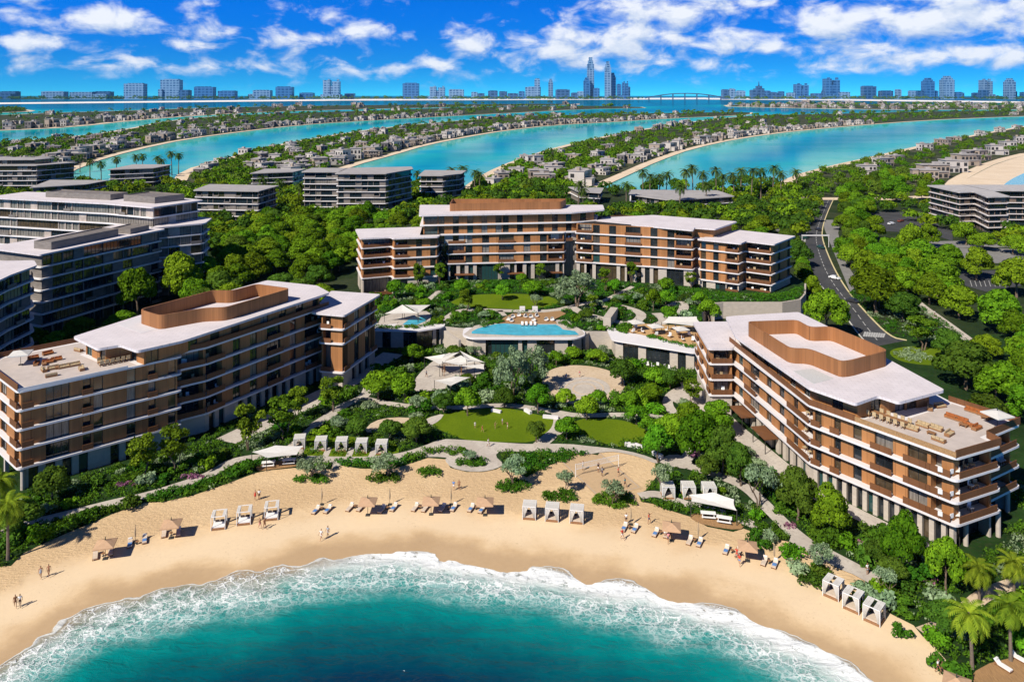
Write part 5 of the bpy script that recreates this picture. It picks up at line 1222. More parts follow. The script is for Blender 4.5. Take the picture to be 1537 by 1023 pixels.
# ---------------------------------------------------------------- villas on the islands
M_VW = [mat('villa_render_white', (.50, .455, .41), .8, var=.06, scale=.2), mat('villa_render_sand', (.35, .28, .22), .8, var=.06, scale=.2), mat('villa_render_grey', (.17, .152, .148), .8, var=.1, scale=.2)]
M_VR = mat('villa_roof', (.36, .33, .31), .85, var=.12, scale=.2); M_VB = mat('villa_brown', (.26, .13, .07), .8)
def villa_parts(seed):
    r = random.Random(seed); W, Rf, Gl = MB(), MB(), MB()
    def vol(cx_, cy_, w, d, h, mi):
        W.box((cx_, cy_, h/2), (w, d, h), mi); Rf.box((cx_, cy_, h+.16), (w+.9, d+.9, .32), 0)
        for s in (-1, 1):
            k = max(2, int(w/2.6))
            for i in range(k):
                x = cx_-w/2+w*(i+.5)/k
                for z in ([1.5] if h < 4.6 else [1.5, 4.9]):
                    if r.random() < .8: Gl.box((x, cy_+s*(d/2+.0), z), (w/k*.62, .12, 2.1))
            k = max(1, int(d/3))
            for i in range(k):
                y = cy_-d/2+d*(i+.5)/k
                for z in ([1.5] if h < 4.6 else [1.5, 4.9]):
                    if r.random() < .7: Gl.box((cx_+s*(w/2), y, z), (.12, d/k*.5, 2.0))
    m = r.randrange(3); vol(0, 0, r.uniform(9, 12), r.uniform(8, 10), 7.2, m)
    vol(r.uniform(5, 7)*r.choice((-1, 1)), r.uniform(-3, 3), r.uniform(6, 8), r.uniform(6, 9), r.choice((3.7, 7.0)), (m+r.randrange(2)) % 3)
    if r.random() < .7: vol(r.uniform(-2, 2), -r.uniform(5, 6.5), r.uniform(6, 8), 4.5, 3.6, m)
    if r.random() < .6: W.box((r.uniform(-4, 4), r.uniform(-3, 3), 4.4), (1.7, 1.7, 9.4), (m+1) % 3)
    Rf.box((r.uniform(-2, 2), 1, 8.1), (3, 2.4, 1.4), 0)
    return W, Rf, Gl
VP = []
for s in range(7):
    W_, R_, G_ = villa_parts(200+s); one = MB()
    for src, off in ((W_, 0), (R_, 3), (G_, 4)):
        i0 = len(one.v); one.v += src.v; one.f += [tuple(i+i0 for i in f) for f in src.f]; one.m += [m+off for m in src.m]
    VP.append((W_.mesh('wall', M_VW), R_.mesh('roof', M_VR), G_.mesh('window', M_FRAME), one.mesh('villa', M_VW+[M_VR, M_FRAME])))
def in_view(x, y, m=1.03): return y > 50 and abs(x) < y*.668*m
VIL = []
def villa_row(poly, inset, step, label, group, cap, keep=lambda x, y: True, sc=1.0):
    P = offset(poly, -inset); n = 0; acc = 0
    for i in range(len(P)):
        a, b_ = Vector(P[i]), Vector(P[(i+1) % len(P)]); L = (b_-a).length; u = (b_-a)/max(L, 1e-6); t = step-acc
        while t < L:
            p = a+u*t
            if rnd.random() < .06: t += step; continue
            if in_view(p.x, p.y) and keep(p.x, p.y) and inside((p.x, p.y), poly) and n < cap and not any((p.x-q[0])**2+(p.y-q[1])**2 < (step*.75)**2 for q in VIL):
                s = sc*rnd.uniform(.9, 1.25); v = rnd.randrange(7); o = put('villa', VP[v][3]); o.location = (p.x+rnd.uniform(-7, 7), p.y+rnd.uniform(-9, 10), .4)
                o.rotation_euler = (0, 0, math.atan2(u.y, u.x)+rnd.uniform(-.6, .6)); o.scale = (s, s*rnd.uniform(.8, 1.2), s*rnd.uniform(.75, 1.4)); tag(o, label, 'villa', group); VIL.append((p.x, p.y)); n += 1
            t += step
        acc = (acc+L) % step if L < t else L-(t-step)
    return n
nv = 0
nv += villa_row(island_polys['near'][0], 24, 20, 'modern flat-roofed villa on the nearest long island', 'villas on the nearest island', 92, lambda x, y: y < 1900)
nv += villa_row(island_polys['mid'][0], 26, 24, 'modern flat-roofed villa on the middle island', 'villas on the middle island', 84, lambda x, y: y < 2400, 1.05)
nv += villa_row(island_polys['far'][0], 28, 31, 'modern flat-roofed villa on the far left island', 'villas on the far left island', 66, lambda x, y: y < 2900, 1.15)
nv += villa_row(island_polys['outer'][0], 36, 60, 'pale villa on the thin outermost left island', 'villas on the outermost island', 24, sc=1.5)
nv += villa_row(island_polys['right_outer'][0], 40, 75, 'pale villa on the outer right island', 'villas on the outer right island', 12, sc=1.6)
# larger villas of the right peninsula, with parts
PV = [(1300,262,1.15,'low white villa by the water nearest the road'),(1322,250,1.15,'white villa by the water, second along the peninsula'),(1345,245,1.1,'white villa by the water with brown roof'),(1385,226,1.2,'white villa by the water in the middle of the peninsula'),(1412,218,1.15,'pale villa by the water left of two palms'),
      (1435,214,1.1,'white villa by the water right of two palms'),(1470,204,1.2,'pale villa among waterside palms'),(1500,198,1.2,'white villa near the right end of the waterside row'),(1525,194,1.1,'white villa at the right edge by the water'),
      (1405,266,1.5,'grey villa with many terraces above the cove'),(1425,258,1.5,'tall grey villa above the cove, second from the apartments'),(1446,248,1.5,'brown grey villa above the cove with a tan base'),(1468,240,1.45,'large grey villa in the middle above the cove'),
      (1492,232,1.5,'villa with tall pale walls above the cove'),(1512,224,1.4,'grey villa above the cove near the right edge'),(1532,216,1.4,'grey villa at the right edge above the cove'),(1392,272,1.3,'stepped pale villa just behind the brown apartment block')]
for i, (px, py, s, lb) in enumerate(PV):
    x, y = G(px, py); v = VP[i % 7]; r = thing('villa', lb, 'villa', (x, y, .3), rnd.uniform(-.3, .5)); put('wall', v[0], r); put('roof', v[1], r); put('window', v[2], r); r.scale = (s, s, s); VIL.append((x, y))
# the villas beyond those, too small to tell apart: one mass
def villa_mass(n):
    VV, FF, MM, base, got, k = [], [], [], 0, 0, 0; r = random.Random(77)
    co = []
    for v in VP:
        me = v[3]; c = np.empty(len(me.vertices)*3, np.float32); me.vertices.foreach_get('co', c); co.append((c.reshape(-1, 3), [tuple(p.vertices) for p in me.polygons], [p.material_index for p in me.polygons]))
    while got < n and k < n*80:
        k += 1; key = r.choice(('near', 'mid', 'mid', 'far', 'far', 'outer', 'right_outer')); w = island_polys[key][0]; ys = [p[1] for p in w]
        Y = 1/r.uniform(1/max(ys), 1/min(ys)); X = r.uniform(-.70, .70)*Y
        if not inside((X, Y), w) or not inside((X, Y), offset(w, -14)) or any((X-q[0])**2+(Y-q[1])**2 < 15**2 for q in VIL): continue
        c, f, m = co[r.randrange(7)]; s = r.uniform(.8, 1.15)*max(1, Y/1900); a = r.random()*6.28; ca, sa = math.cos(a), math.sin(a)
        P = np.c_[(c[:, 0]*ca-c[:, 1]*sa)*s+X, (c[:, 0]*sa+c[:, 1]*ca)*s+Y, c[:, 2]*s*r.uniform(.8, 1.3)+.4]; VV.append(P); FF += [tuple(i+base for i in q) for q in f]; MM += m; base += len(P); VIL.append((X, Y)); got += 1
    me = bpy.data.meshes.new('distant_villas'); me.from_pydata(np.concatenate(VV).tolist(), [], FF)
    for m in M_VW+[M_VR, M_FRAME]: me.materials.append(m)
    me.polygons.foreach_set('material_index', MM); tag(put('distant_villas', me), kind='stuff')
villa_mass(330)

# ---------------------------------------------------------------- far trees: uncountable masses
def far_trees(name, pts, seed, mats=(M_LEAF, M_LEAFD, M_LEAFG)):
    rs = np.random.RandomState(seed); parts = [[], [], []]
    for (x, y, z, r, k) in pts: parts[0 if rs.random() < .28 else (1 if rs.random() < .7 else 2)].append((x, y, z, r, k))
    for pl, m in zip(parts, mats):
        if not pl: continue
        Vs = []
        for (x, y, z, r, k) in pl:
            nc = 5 if k > 60 else 3
            cs = [(x, y, z+r*.62)]+[(x+math.cos(2.1*j+x)*r*.5, y+math.sin(2.1*j+x)*r*.5, z+r*rs.uniform(.5, 1.05)) for j in range(nc-1)]
            Vs.append(leaf_quads(cs, [(r*.72, r*.72, r*.62)]+[(r*.45, r*.45, r*.4)]*(nc-1), [int(k*.45)]+[int(k*.62/(nc-1))]*(nc-1), r*(.13 if k > 60 else .22), rs, -.3, .82, .3))
        tag(put(name, quads_mesh(name, np.concatenate(Vs), m)), kind='stuff')
fp = []; r_ = random.Random(91)
for key, n, kk in (('near', 1150, 50), ('mid', 1050, 44), ('far', 1050, 40), ('outer', 420, 26), ('right_outer', 300, 26), ('right_peninsula', 300, 150)):
    for w in island_polys[key]:
        ins = offset(w, -16 if key not in ('outer', 'right_outer') else -30); ys = [p[1] for p in w]; k = 0; got = 0
        while got < n/len(island_polys[key]) and k < n*60:
            k += 1; iy = r_.uniform(1/max(ys), 1/max(200, min(ys))); Y = 1/iy; X = r_.uniform(-.70, .70)*Y
            if not inside((X, Y), ins): continue
            if key in ('near', 'mid', 'far', 'right_peninsula') and any(abs(X-q[0]) < 7 and -11 < Y-q[1] < 7 for q in VIL): continue
            got += 1; fp.append((X, Y, .4, r_.uniform(3.6, 6.2)*max(1, Y/1500), kk))
far_trees('distant_trees', fp, 5)
fp = []; k = 0
BL = [ccw(p) for p in ([(-445,540),(-322,540),(-318,595),(-445,595)], [(-335,498),(-284,498),(-284,552),(-335,552)], [(-318,583),(-276,583),(-276,636),(-318,636)], [(-186,425),(-135,425),(-135,466),(-186,466)], [(-196,555),(-156,555),(-156,598),(-196,598)],
      [(-132,450),(-60,450),(-60,505),(-132,505)], [(-66,506),(-30,506),(-30,552),(-66,552)], [(36,464),(145,464),(145,540),(36,540)], [(236,390),(310,390),(310,450),(236,450)], [(-210,268),(-108,268),(-108,318),(-210,318)])]
mainp = ccw([(-420,330),(-150,330),(-60,432),(20,432),(120,412),(175,335),(190,330),(215,640),(60,560),(0,590),(-60,600),(-120,570),(-260,600),(-420,640)])
while len(fp) < 950 and k < 30000:
    k += 1; Y = 1/r_.uniform(1/640, 1/330); X = r_.uniform(-.72, .4)*Y
    if not inside((X, Y), mainp) or any(inside((X, Y), b_) for b_ in BL) or inside((X, Y), ccw(rl_+rr2[::-1])): continue
    fp.append((X, Y, 0, r_.uniform(4.4, 7.2), 210))
k = 0; e0 = len(fp)
while len(fp)-e0 < 130 and k < 8000:
    k += 1; X, Y = r_.uniform(225, 330), r_.uniform(300, 520)
    if any(inside((X, Y), b_) for b_ in BL) or Y > 460 and X > 262: continue
    fp.append((X, Y, 0, r_.uniform(4.0, 6.2), 190))
for b_ in BL[:8]:
    x0, x1, y0 = min(p[0] for p in b_), max(p[0] for p in b_), min(p[1] for p in b_)
    x = x0
    while x < x1: fp.append((x, y0-r_.uniform(3, 9), 0, r_.uniform(4.5, 7.0), 210)); x += r_.uniform(5, 12)
far_trees('distant_trees', fp, 6)
fp = []
for _ in range(700):
    px = r_.uniform(-80, 1620); Y = r_.uniform(10300, 11000)
    if 968 < px < 1088: continue
    fp.append(((px-CX)/FOC*Y, Y, 0, r_.uniform(24, 46), 22))
far_trees('distant_trees', fp, 7, (M_LEAFD, M_LEAFD, M_LEAFD))

# ---------------------------------------------------------------- skyline
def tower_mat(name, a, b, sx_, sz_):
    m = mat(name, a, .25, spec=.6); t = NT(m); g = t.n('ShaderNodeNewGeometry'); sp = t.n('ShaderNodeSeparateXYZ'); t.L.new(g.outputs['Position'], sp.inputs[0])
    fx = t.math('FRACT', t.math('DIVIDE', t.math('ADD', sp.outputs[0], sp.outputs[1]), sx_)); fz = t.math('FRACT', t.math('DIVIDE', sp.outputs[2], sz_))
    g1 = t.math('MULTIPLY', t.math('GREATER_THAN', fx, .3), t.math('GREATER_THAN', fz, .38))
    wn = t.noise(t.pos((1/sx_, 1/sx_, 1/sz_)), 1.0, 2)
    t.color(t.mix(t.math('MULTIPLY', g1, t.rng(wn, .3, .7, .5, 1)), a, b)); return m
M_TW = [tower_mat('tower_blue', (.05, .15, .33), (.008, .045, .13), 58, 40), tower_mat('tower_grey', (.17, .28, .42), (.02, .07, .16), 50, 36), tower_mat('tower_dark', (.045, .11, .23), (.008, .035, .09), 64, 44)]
TWD = 11600.0; MP = TWD/FOC
def tower(px, top, w, label, kind=0, group=None, m=0, d=None):
    X = (px-CX)*MP; hh = CAM_H+(YH-top)*MP; W = w*MP; D = d or min(W, 130); b = MB(); rr = random.Random(int(px*7))
    if kind == 0: b.box((0, 0, hh*.48), (W, D, hh*.96)); b.box((rr.uniform(-.1, .1)*W, 0, hh*.98), (W*.72, D*.7, hh*.04))
    elif kind == 1:                                    # slender with setbacks and crown
        b.box((0, 0, hh*.36), (W, D, hh*.72)); b.box((0, 0, hh*.82), (W*.8, D*.8, hh*.20)); b.box((0, 0, hh*.955), (W*.55, D*.55, hh*.09))
        for s in (-1, 1): b.box((s*W*.46, 0, hh*.42), (W*.14, D*1.06, hh*.84))
    elif kind == 2:                                    # twin shafts on a podium
        for s in (-1, 1): b.box((s*W*.27, 0, hh*(.47 if s < 0 else .44)), (W*.40, D, hh*(.94 if s < 0 else .88))); b.box((s*W*.27+W*.1, 0, hh*.95), (W*.12, D*.4, hh*.10))
        b.box((0, 0, hh*.33), (W*.5, D*.8, hh*.66)); b.box((0, -D*.2, hh*.12), (W*1.15, D*1.3, hh*.24))
    elif kind == 3:                                    # stepped with spire
        b.box((0, 0, hh*.3), (W, D, hh*.60)); b.box((0, 0, hh*.66), (W*.6, D*.6, hh*.16)); b.tube((0, 0, hh*.7), (0, 0, hh), W*.10, W*.02, 6)
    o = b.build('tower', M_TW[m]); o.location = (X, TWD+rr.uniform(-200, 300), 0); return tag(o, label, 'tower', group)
LOWL = ('low hazy block on the left horizon', 'low blocks on the left horizon'); LOWM = ('low hazy block on the horizon left of the tall towers', 'low blocks in the middle of the horizon'); LOWR = ('small hazy building on the right horizon', 'small buildings on the right horizon')
for px, top, w in ((8,137,28),(76,137,34),(118,138,34),(140,137,26),(160,141,20),(284,135,14),(345,136,25),(459,139,20),(20,141,20),(376,141,16),(522,140,14),(250,134,6)): tower(px, top, w, LOWL[0], 0, LOWL[1], px % 3)
for px, top, w in ((209,125,29),(263,119,28),(312,130,28),(391,135,26),(432,130,24),(501,119,25),(614,124,24),(655,129,24),(685,134,22)):
    tower(px, top, w, {209:'wide blue office block on the left horizon',263:'tallest wide block on the left horizon',312:'blue block right of the tallest left block',391:'short blue slab between two taller blocks on the left horizon',432:'blue block left of the paired slab on the horizon',501:'tall paired slab tower left of the middle of the horizon',614:'grey gridded block left of the middle of the horizon',655:'two-part block right of the grey gridded block',685:'short dark block at the end of the left skyline'}[px], 0 if px not in (501,655) else 2, None, px % 2)
for px, top, w in ((712,138,9),(740,136,14),(755,137,12),(783,137,9),(845,134,21),(871,137,9),(770,140,16),(722,140,10),(863,139,10)): tower(px, top, w, LOWM[0], 0, LOWM[1], px % 3)
for px, top, w, k, m, lb in ((800,130,23,0,1,'gridded block with a thin tower behind it'),(806,118,8,0,1,'thin tower rising behind the gridded block'),(828,118,6.5,1,1,'slim pale tower alone on the horizon'),(889,85,9.5,1,1,'tallest slender tower of the skyline'),(882,116,9,1,0,'shorter tower at the left foot of the tallest tower'),
        (896,132,9,0,0,'low tower at the right foot of the tallest tower'),(913,92,8.5,1,1,'second tallest slender tower'),(921,109,9,1,0,'tower joined to the right of the second tallest'),(930,126,6.5,0,0,'short blue tower in the right cluster by the bridge'),(938,122,9,2,0,'blue twin tower nearest the bridge'),(946,130,6,0,2,'small dark tower at the bridge end'),
        (1141,122,13,3,2,'stepped tower with a spire right of the bridge'),(1206,125,20,2,0,'group of blue slabs on the right skyline'),(1227,130,4,3,2,'thin spire on the right skyline'),(1254,116,23,2,0,'broad twin tower on the right skyline'),(1300,129,18,0,2,'dark gridded slab right of the twin tower'),(1396,117,13,1,0,'blue tower, left of a matched pair on the right'),
        (1426,114,15,1,1,'tallest tower on the right skyline'),(1493,118,15,2,1,'twin tower at the right end of the skyline'),(1506,118,11,1,1,'tower against the twin tower at the right end')): tower(px, top, w, lb, k, None, m)
for px, top, w in ((1091,134,10),(1099,133,8),(1108,136,11),(1124,135,8),(1130,137,7),(1152,136,9),(1170,138,8),(1182,137,8),(1189,139,10),(1230,140,14),(1313,131,9),(1325,136,16),(1338,136,12),(1357,134,7),(1366,136,8),(1382,136,14),(1407,136,7),(1440,138,8),(1452,139,6),(1466,135,10),(1478,139,8),(1520,137,8),(1530,138,12),(1270,138,16),(1160,139,12)): tower(px, top, w, LOWR[0], 0, LOWR[1], px % 3)
# bridge over the far channel
br = thing('bridge', 'long arched road bridge on the horizon right of the tall towers', 'bridge', ((1030-CX)*10300/FOC, 10300, 0))
mm = 10300/FOC; b = MB(); bp = [(x, 72-8*mm*0+(-(139.6+((x-1029)/58.0)**2*6.5)+YH)*mm) for x in np.linspace(968, 1090, 22)]
def bx(x): return (x-1030)*mm
for (x0, z0), (x1, z1) in zip(bp[:-1], bp[1:]):
    b.hexa([(bx(x0), -9, z0-13), (bx(x1), -9, z1-13), (bx(x1), 9, z1-13), (bx(x0), 9, z0-13)], [(bx(x0), -9, z0), (bx(x1), -9, z1), (bx(x1), 9, z1), (bx(x0), 9, z0)])
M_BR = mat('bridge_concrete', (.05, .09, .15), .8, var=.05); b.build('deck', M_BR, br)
for x in np.linspace(974, 1082, 7):
    z = np.interp(x, [p[0] for p in bp], [p[1] for p in bp]); b = MB(); b.box((bx(x), 0, (z-9)/2-2), (14, 14, z-9+4)); b.build('pier', M_BR, br)

# ---------------------------------------------------------------- cars
def car_meshes(col, nm):
    prof = [(-2.2,.35),(-2.2,.85),(-1.75,.95),(-1.2,1.42),(.55,1.45),(1.15,.98),(2.05,.82),(2.2,.4)]
    b = MB(); L_ = [(x, -.86 if 1 < i < 6 and z > 1.2 else -.9, z) for i, (x, z) in enumerate(prof)]
    i = len(b.v); n = len(prof)
    for s in (-1, 1): b.v += [(x, s*(.66 if z > 1.2 else .9), z) for x, z in prof]
    b.f.append(tuple(range(n))); b.f.append(tuple(n+k for k in reversed(range(n)))); b.m += [0, 0]
    for k in range(n): j = (k+1) % n; b.f.append((k, k+n, j+n, j)); b.m.append(0)
    body = b.mesh('body', mat(nm, col, .25, spec=.6))
    g = MB()
    for s in (-1, 1): g.face([(-1.5, s*.845, 1.0), (1.0, s*.845, 1.0), (.5, s*.70, 1.38), (-1.15, s*.70, 1.38)] if s > 0 else [(-1.15, s*.70, 1.38), (.5, s*.70, 1.38), (1.0, s*.845, 1.0), (-1.5, s*.845, 1.0)])
    g.face([(1.10, -.72, 1.04), (1.10, .72, 1.04), (.60, .60, 1.43), (.60, -.60, 1.43)]); g.face([(-1.73, .72, 1.0), (-1.73, -.72, 1.0), (-1.26, -.60, 1.39), (-1.26, .60, 1.39)])
    return body, g.mesh('window', M_GLASS[0])
def wheel_mesh():
    b = MB(); b.tube((0, -.11, 0), (0, .11, 0), .33, .33, 12); return b.mesh('wheel', mat('tyre', (.02, .02, .02), .8))
WM = wheel_mesh(); CARP = {}
def car(px, py, rz, label, col, nm):
    x, y = G(px, py)
    if nm not in CARP:
        r = thing('car', label, 'car', (x, y, .07), rz, 'cars on the road and in the parking bays'); bm_, gm_ = car_meshes(col, nm); put('body', bm_, r); put('window', gm_, r)
        for sx_ in (-1.35, 1.35):
            for sy_ in (-.82, .82): w = put('wheel', WM, r); w.location = (sx_, sy_, .33)
        CARP[nm] = r
    else: r = dup(CARP[nm], (x, y, .07), rz, label)
    return r
for px, py, rz, lb, c, nm in ((1228,346,1.7,'small dark car farthest up the curving road',(.03,.03,.035),'car_paint_black'),(1232,373,-1.35,'dark green car just past the gantry',(.02,.06,.05),'car_paint_green'),(1253,419,-1.0,'white car at the yellow kerb of the road',(.7,.7,.7),'car_paint_white'),(1280,454,-.95,'dark car on the road by the large bright tree',(.04,.04,.045),'car_paint_black'),
        (1196,338,.2,'black car parked left of the road, upper bay',(.03,.03,.035),'car_paint_black'),(1204,349,.2,'grey car parked left of the road, middle bay',(.16,.17,.18),'car_paint_grey'),(1207,359,.15,'dark green car parked left of the road, lower bay',(.02,.06,.05),'car_paint_green'),
        (1330,384,.1,'dark car in the small car park right of the tree row',(.03,.03,.035),'car_paint_black'),(1345,381,.1,'grey car in the small car park right of the tree row',(.16,.17,.18),'car_paint_grey'),(1352,333,.6,'red-brown car before the brown apartment block',(.20,.05,.03),'car_paint_red'),(1338,337,.5,'white car beside the tree before the brown apartment block',(.7,.7,.7),'car_paint_white')):
    car(px, py, rz, lb, c, nm)
# ---------------------------------------------------------------- beach furniture
M_TAN = mat('tan_canvas', (.50, .315, .185), .85, var=.08, scale=2); M_CANV = mat('white_canvas', (.58, .55, .50), .85, var=.05, scale=2)
M_WOOD = mat('teak', (.27, .135, .06), .7, var=.25, scale=6); M_CUSH = mat('cream_cushion', (.58, .47, .36), .9, var=.08, scale=3); M_DARKC = mat('dark_cushion', (.05, .035, .035), .9)
M_BLUE = mat('blue_towel', (.10, .22, .45), .95); M_ORNG = mat('rust_cushion', (.34, .11, .03), .9, var=.2, scale=3); M_BEIGE = mat('beige_cushion', (.44, .33, .19), .9, var=.2, scale=3)
M_METAL = mat('dark_pole', (.05, .05, .045), .5); M_WHT = mat('white_furniture', (.78, .76, .73), .6)
PRO = {}
def inst(key, make, x, y, z, rz, label, cat, group=None, scale=None):
    if key not in PRO: r = thing(key[0] if isinstance(key, tuple) else key, label, cat, (x, y, z), rz, group); make(r); PRO[key] = r
    else:
        r = dup(PRO[key], (x, y, z), rz, label, group); r['category'] = cat
        if not group and 'group' in r: del r['group']
    if scale: r.scale = (scale,)*3
    return r
def mk_umbrella(canvas, w=2.9):
    def f(r):
        b = MB(); b.tube((0, 0, 0), (0, 0, 2.75), .045, k=8); b.build('pole', M_METAL, r)
        b = MB(); b.box((0, 0, .06), (.7, .7, .12)); b.build('base', M_METAL, r)
        b = MB(); h = w/2; top = (0, 0, 2.95); q = [(-h,-h,2.35),(h,-h,2.35),(h,h,2.35),(-h,h,2.35)]; v = [(x, y, 2.17) for x, y, z in q]
        for k in range(4): j = (k+1) % 4; b.face([q[k], q[j], top]); b.face([v[k], v[j], q[j], q[k]])
        c = b.build('canopy', canvas, r)
        so = c.modifiers.new('thickness', 'SOLIDIFY'); so.thickness = .03
        b = MB(); b.tube((0, 0, 2.9), (0, 0, 3.45), .09, .05, 8); b.build('finial', mat('dark_finial', (.03, .045, .03), .6), r)
        b = MB()
        for k in range(4): b.tube((0, 0, 2.35), (q[k][0]*.97, q[k][1]*.97, 2.33), .02, k=5)
        b.build('rib', M_METAL, r)
    return f
def mk_closed(r):
    b = MB(); b.tube((0, 0, 0), (0, 0, 2.9), .035, k=8); b.build('pole', M_METAL, r)
    b = MB(); b.tube((0, 0, 1.0), (0, 0, 1.6), .11, .16, 10); b.tube((0, 0, 1.6), (0, 0, 2.75), .16, .05, 10); b.build('canopy', mat('folded_canvas', (.36, .27, .17), .9, var=.15, scale=6, stretch=(3, 3, .4)), r)
    b = MB(); b.box((0, 0, .06), (.6, .6, .12)); b.build('base', M_METAL, r)
def mk_lounger(cm):
    def f(r):
        b = MB(); b.box((0, 0, .22), (.75, 2.0, .09))
        for sx_ in (-.32, .32):
            for sy_ in (-.9, .9): b.box((sx_, sy_, .09), (.08, .08, .18))
        b.build('frame', M_WOOD, r)
        b = MB(); b.box((0, -.32, .33), (.68, 1.3, .13)); b.build('mattress', cm, r)
        b = MB(); b.hexa([(-.34, .33, .30), (.34, .33, .30), (.34, .42, .22), (-.34, .42, .22)], [(-.34, .95, .80), (.34, .95, .80), (.34, 1.05, .72), (-.34, 1.05, .72)]); b.build('backrest', cm, r)
        b = MB(); b.box((0, .82, .74), (.5, .22, .12)); b.build('pillow', M_WHT, r)
    return f
def mk_cabana(kind):
    def f(r):
        W = 1.25; H_ = 2.5
        b = MB(); b.box((0, 0, .16), (2.5, 2.5, .32)); b.build('platform', M_WOOD, r)
        b = MB(); b.box((0, .05, .42), (2.2, 2.2, .2)); b.build('mattress', M_CUSH if kind != 'B' else M_WHT, r)
        for sx_ in (-1, 1):
            b = MB(); b.box((sx_*.45, .8, .66), (.7, .28, .34)); b.build('pillow', M_DARKC, r)
        for sx_ in (-1, 1):
            for sy_ in (-1, 1): b = MB(); b.box((sx_*W, sy_*W, H_/2), (.09, .09, H_)); b.build('post', M_WHT, r)
        b = MB()
        for s in (-1, 1): b.box((0, s*W, H_), (2.6, .09, .12)); b.box((s*W, 0, H_+.003), (.09, 2.4, .12))
        b.build('roof_frame', M_WHT, r)
        b = MB()
        n = 5
        for k in range(n):                                    # canvas slung over the frame, with an open strip
            x0 = -1.2+2.4*k/n; x1 = x0+2.4/n*.97
            if (k == 2 and kind == 'C') or (kind == 'B' and k not in (0, 4)): continue
            b.face([(x0, -1.2, H_+.08), (x1, -1.2, H_+.08), (x1, .2, H_+.02), (x0, .2, H_+.02)]); b.face([(x0, .2, H_+.02), (x1, .2, H_+.02), (x1, 1.2, H_+.08), (x0, 1.2, H_+.08)])
        b.build('canopy', M_CANV, r)
        def curtain(p, q, wtop, wbot):
            b = MB(); p, q = Vector(p), Vector(q); d = (q-p); st = 7; u = d.normalized(); nn = Vector((-u.y, u.x, 0))
            for zi in range(6):
                z0, z1 = .34+(H_-.36)*zi/6, .34+(H_-.36)*(zi+1)/6
                def w(z):
                    t = (z-.34)/(H_-.36); return wbot+(wtop-wbot)*t**1.6
                for i in range(st):
                    def P(i, z): L = d.length*w(z); return p+u*(L*i/st)+nn*(.06*(1 if i % 2 else -1))+Vector((0, 0, z))
                    b.face([P(i, z0), P(i+1, z0), P(i+1, z1), P(i, z1)])
            b.build('curtain', M_CANV, r)
        e = W-.06
        if kind == 'A':
            curtain((-e, -e, 0), (e, -e, 0), .5, .15); curtain((e, -e, 0), (-e, -e, 0), .5, .15); curtain((-e, -e, 0), (-e, e, 0), .6, .25); curtain((e, -e, 0), (e, e, 0), .3, .2); curtain((-e, e, 0), (e, e, 0), .4, .2); curtain((e, e, 0), (e, -e, 0), .3, .2)
        elif kind == 'B':
            curtain((-e, e, 0), (e, e, 0), .2, .12); curtain((e, e, 0), (-e, e, 0), .2, .12); curtain((e, e, 0), (e, -e, 0), .2, .1)
        else:
            for a, c in (((-e,-e,0),(e,-e,0)),((e,-e,0),(-e,-e,0)),((e,-e,0),(e,e,0)),((e,e,0),(e,-e,0)),((-e,-e,0),(-e,e,0)),((-e,e,0),(-e,-e,0))): curtain(a, c, .42, .13)
    return f
UMB = [(158,813,.25,'leftmost tan umbrella on the beach'),(257,783,.2,'tan umbrella left of the three left beach cabanas'),(552,750,0,'tan umbrella, left of the three in the middle of the beach'),(647,749,0,'tan umbrella, middle of the three in the middle of the beach'),
       (1436,1020,-.6,'tan umbrella cut by the bottom edge at the lower right sand'),(728,750,0,'tan umbrella nearest the three middle beach cabanas'),(1008,787,-.2,'tan umbrella before the right picnic deck'),(1122,816,-.25,'rightmost tan umbrella on the beach')]
for px, py, rz, lb in UMB: x, y = G(px, py, 2.6); inst('beach_umbrella', mk_umbrella(M_TAN), x, y, 0, rz, lb, 'umbrella', 'open umbrellas on the beach')
for px, py, lb in ((203,814,'folded umbrella between the two left tan umbrellas'),(483,757,'folded umbrella alone with two loungers, left of middle'),(585,757,'folded umbrella right of the first middle tan umbrella'),(677,757,'folded umbrella right of the second middle tan umbrella'),(947,787,'folded umbrella by the two loungers below the volleyball court'),
        (1048,810,'folded umbrella right of the umbrella at the picnic deck'),(1162,843,'folded umbrella right of the rightmost tan umbrella')):
    x, y = G(px, py); inst('folded_umbrella', mk_closed, x, y, 0, 0, lb, 'umbrella', 'folded umbrellas on the beach')
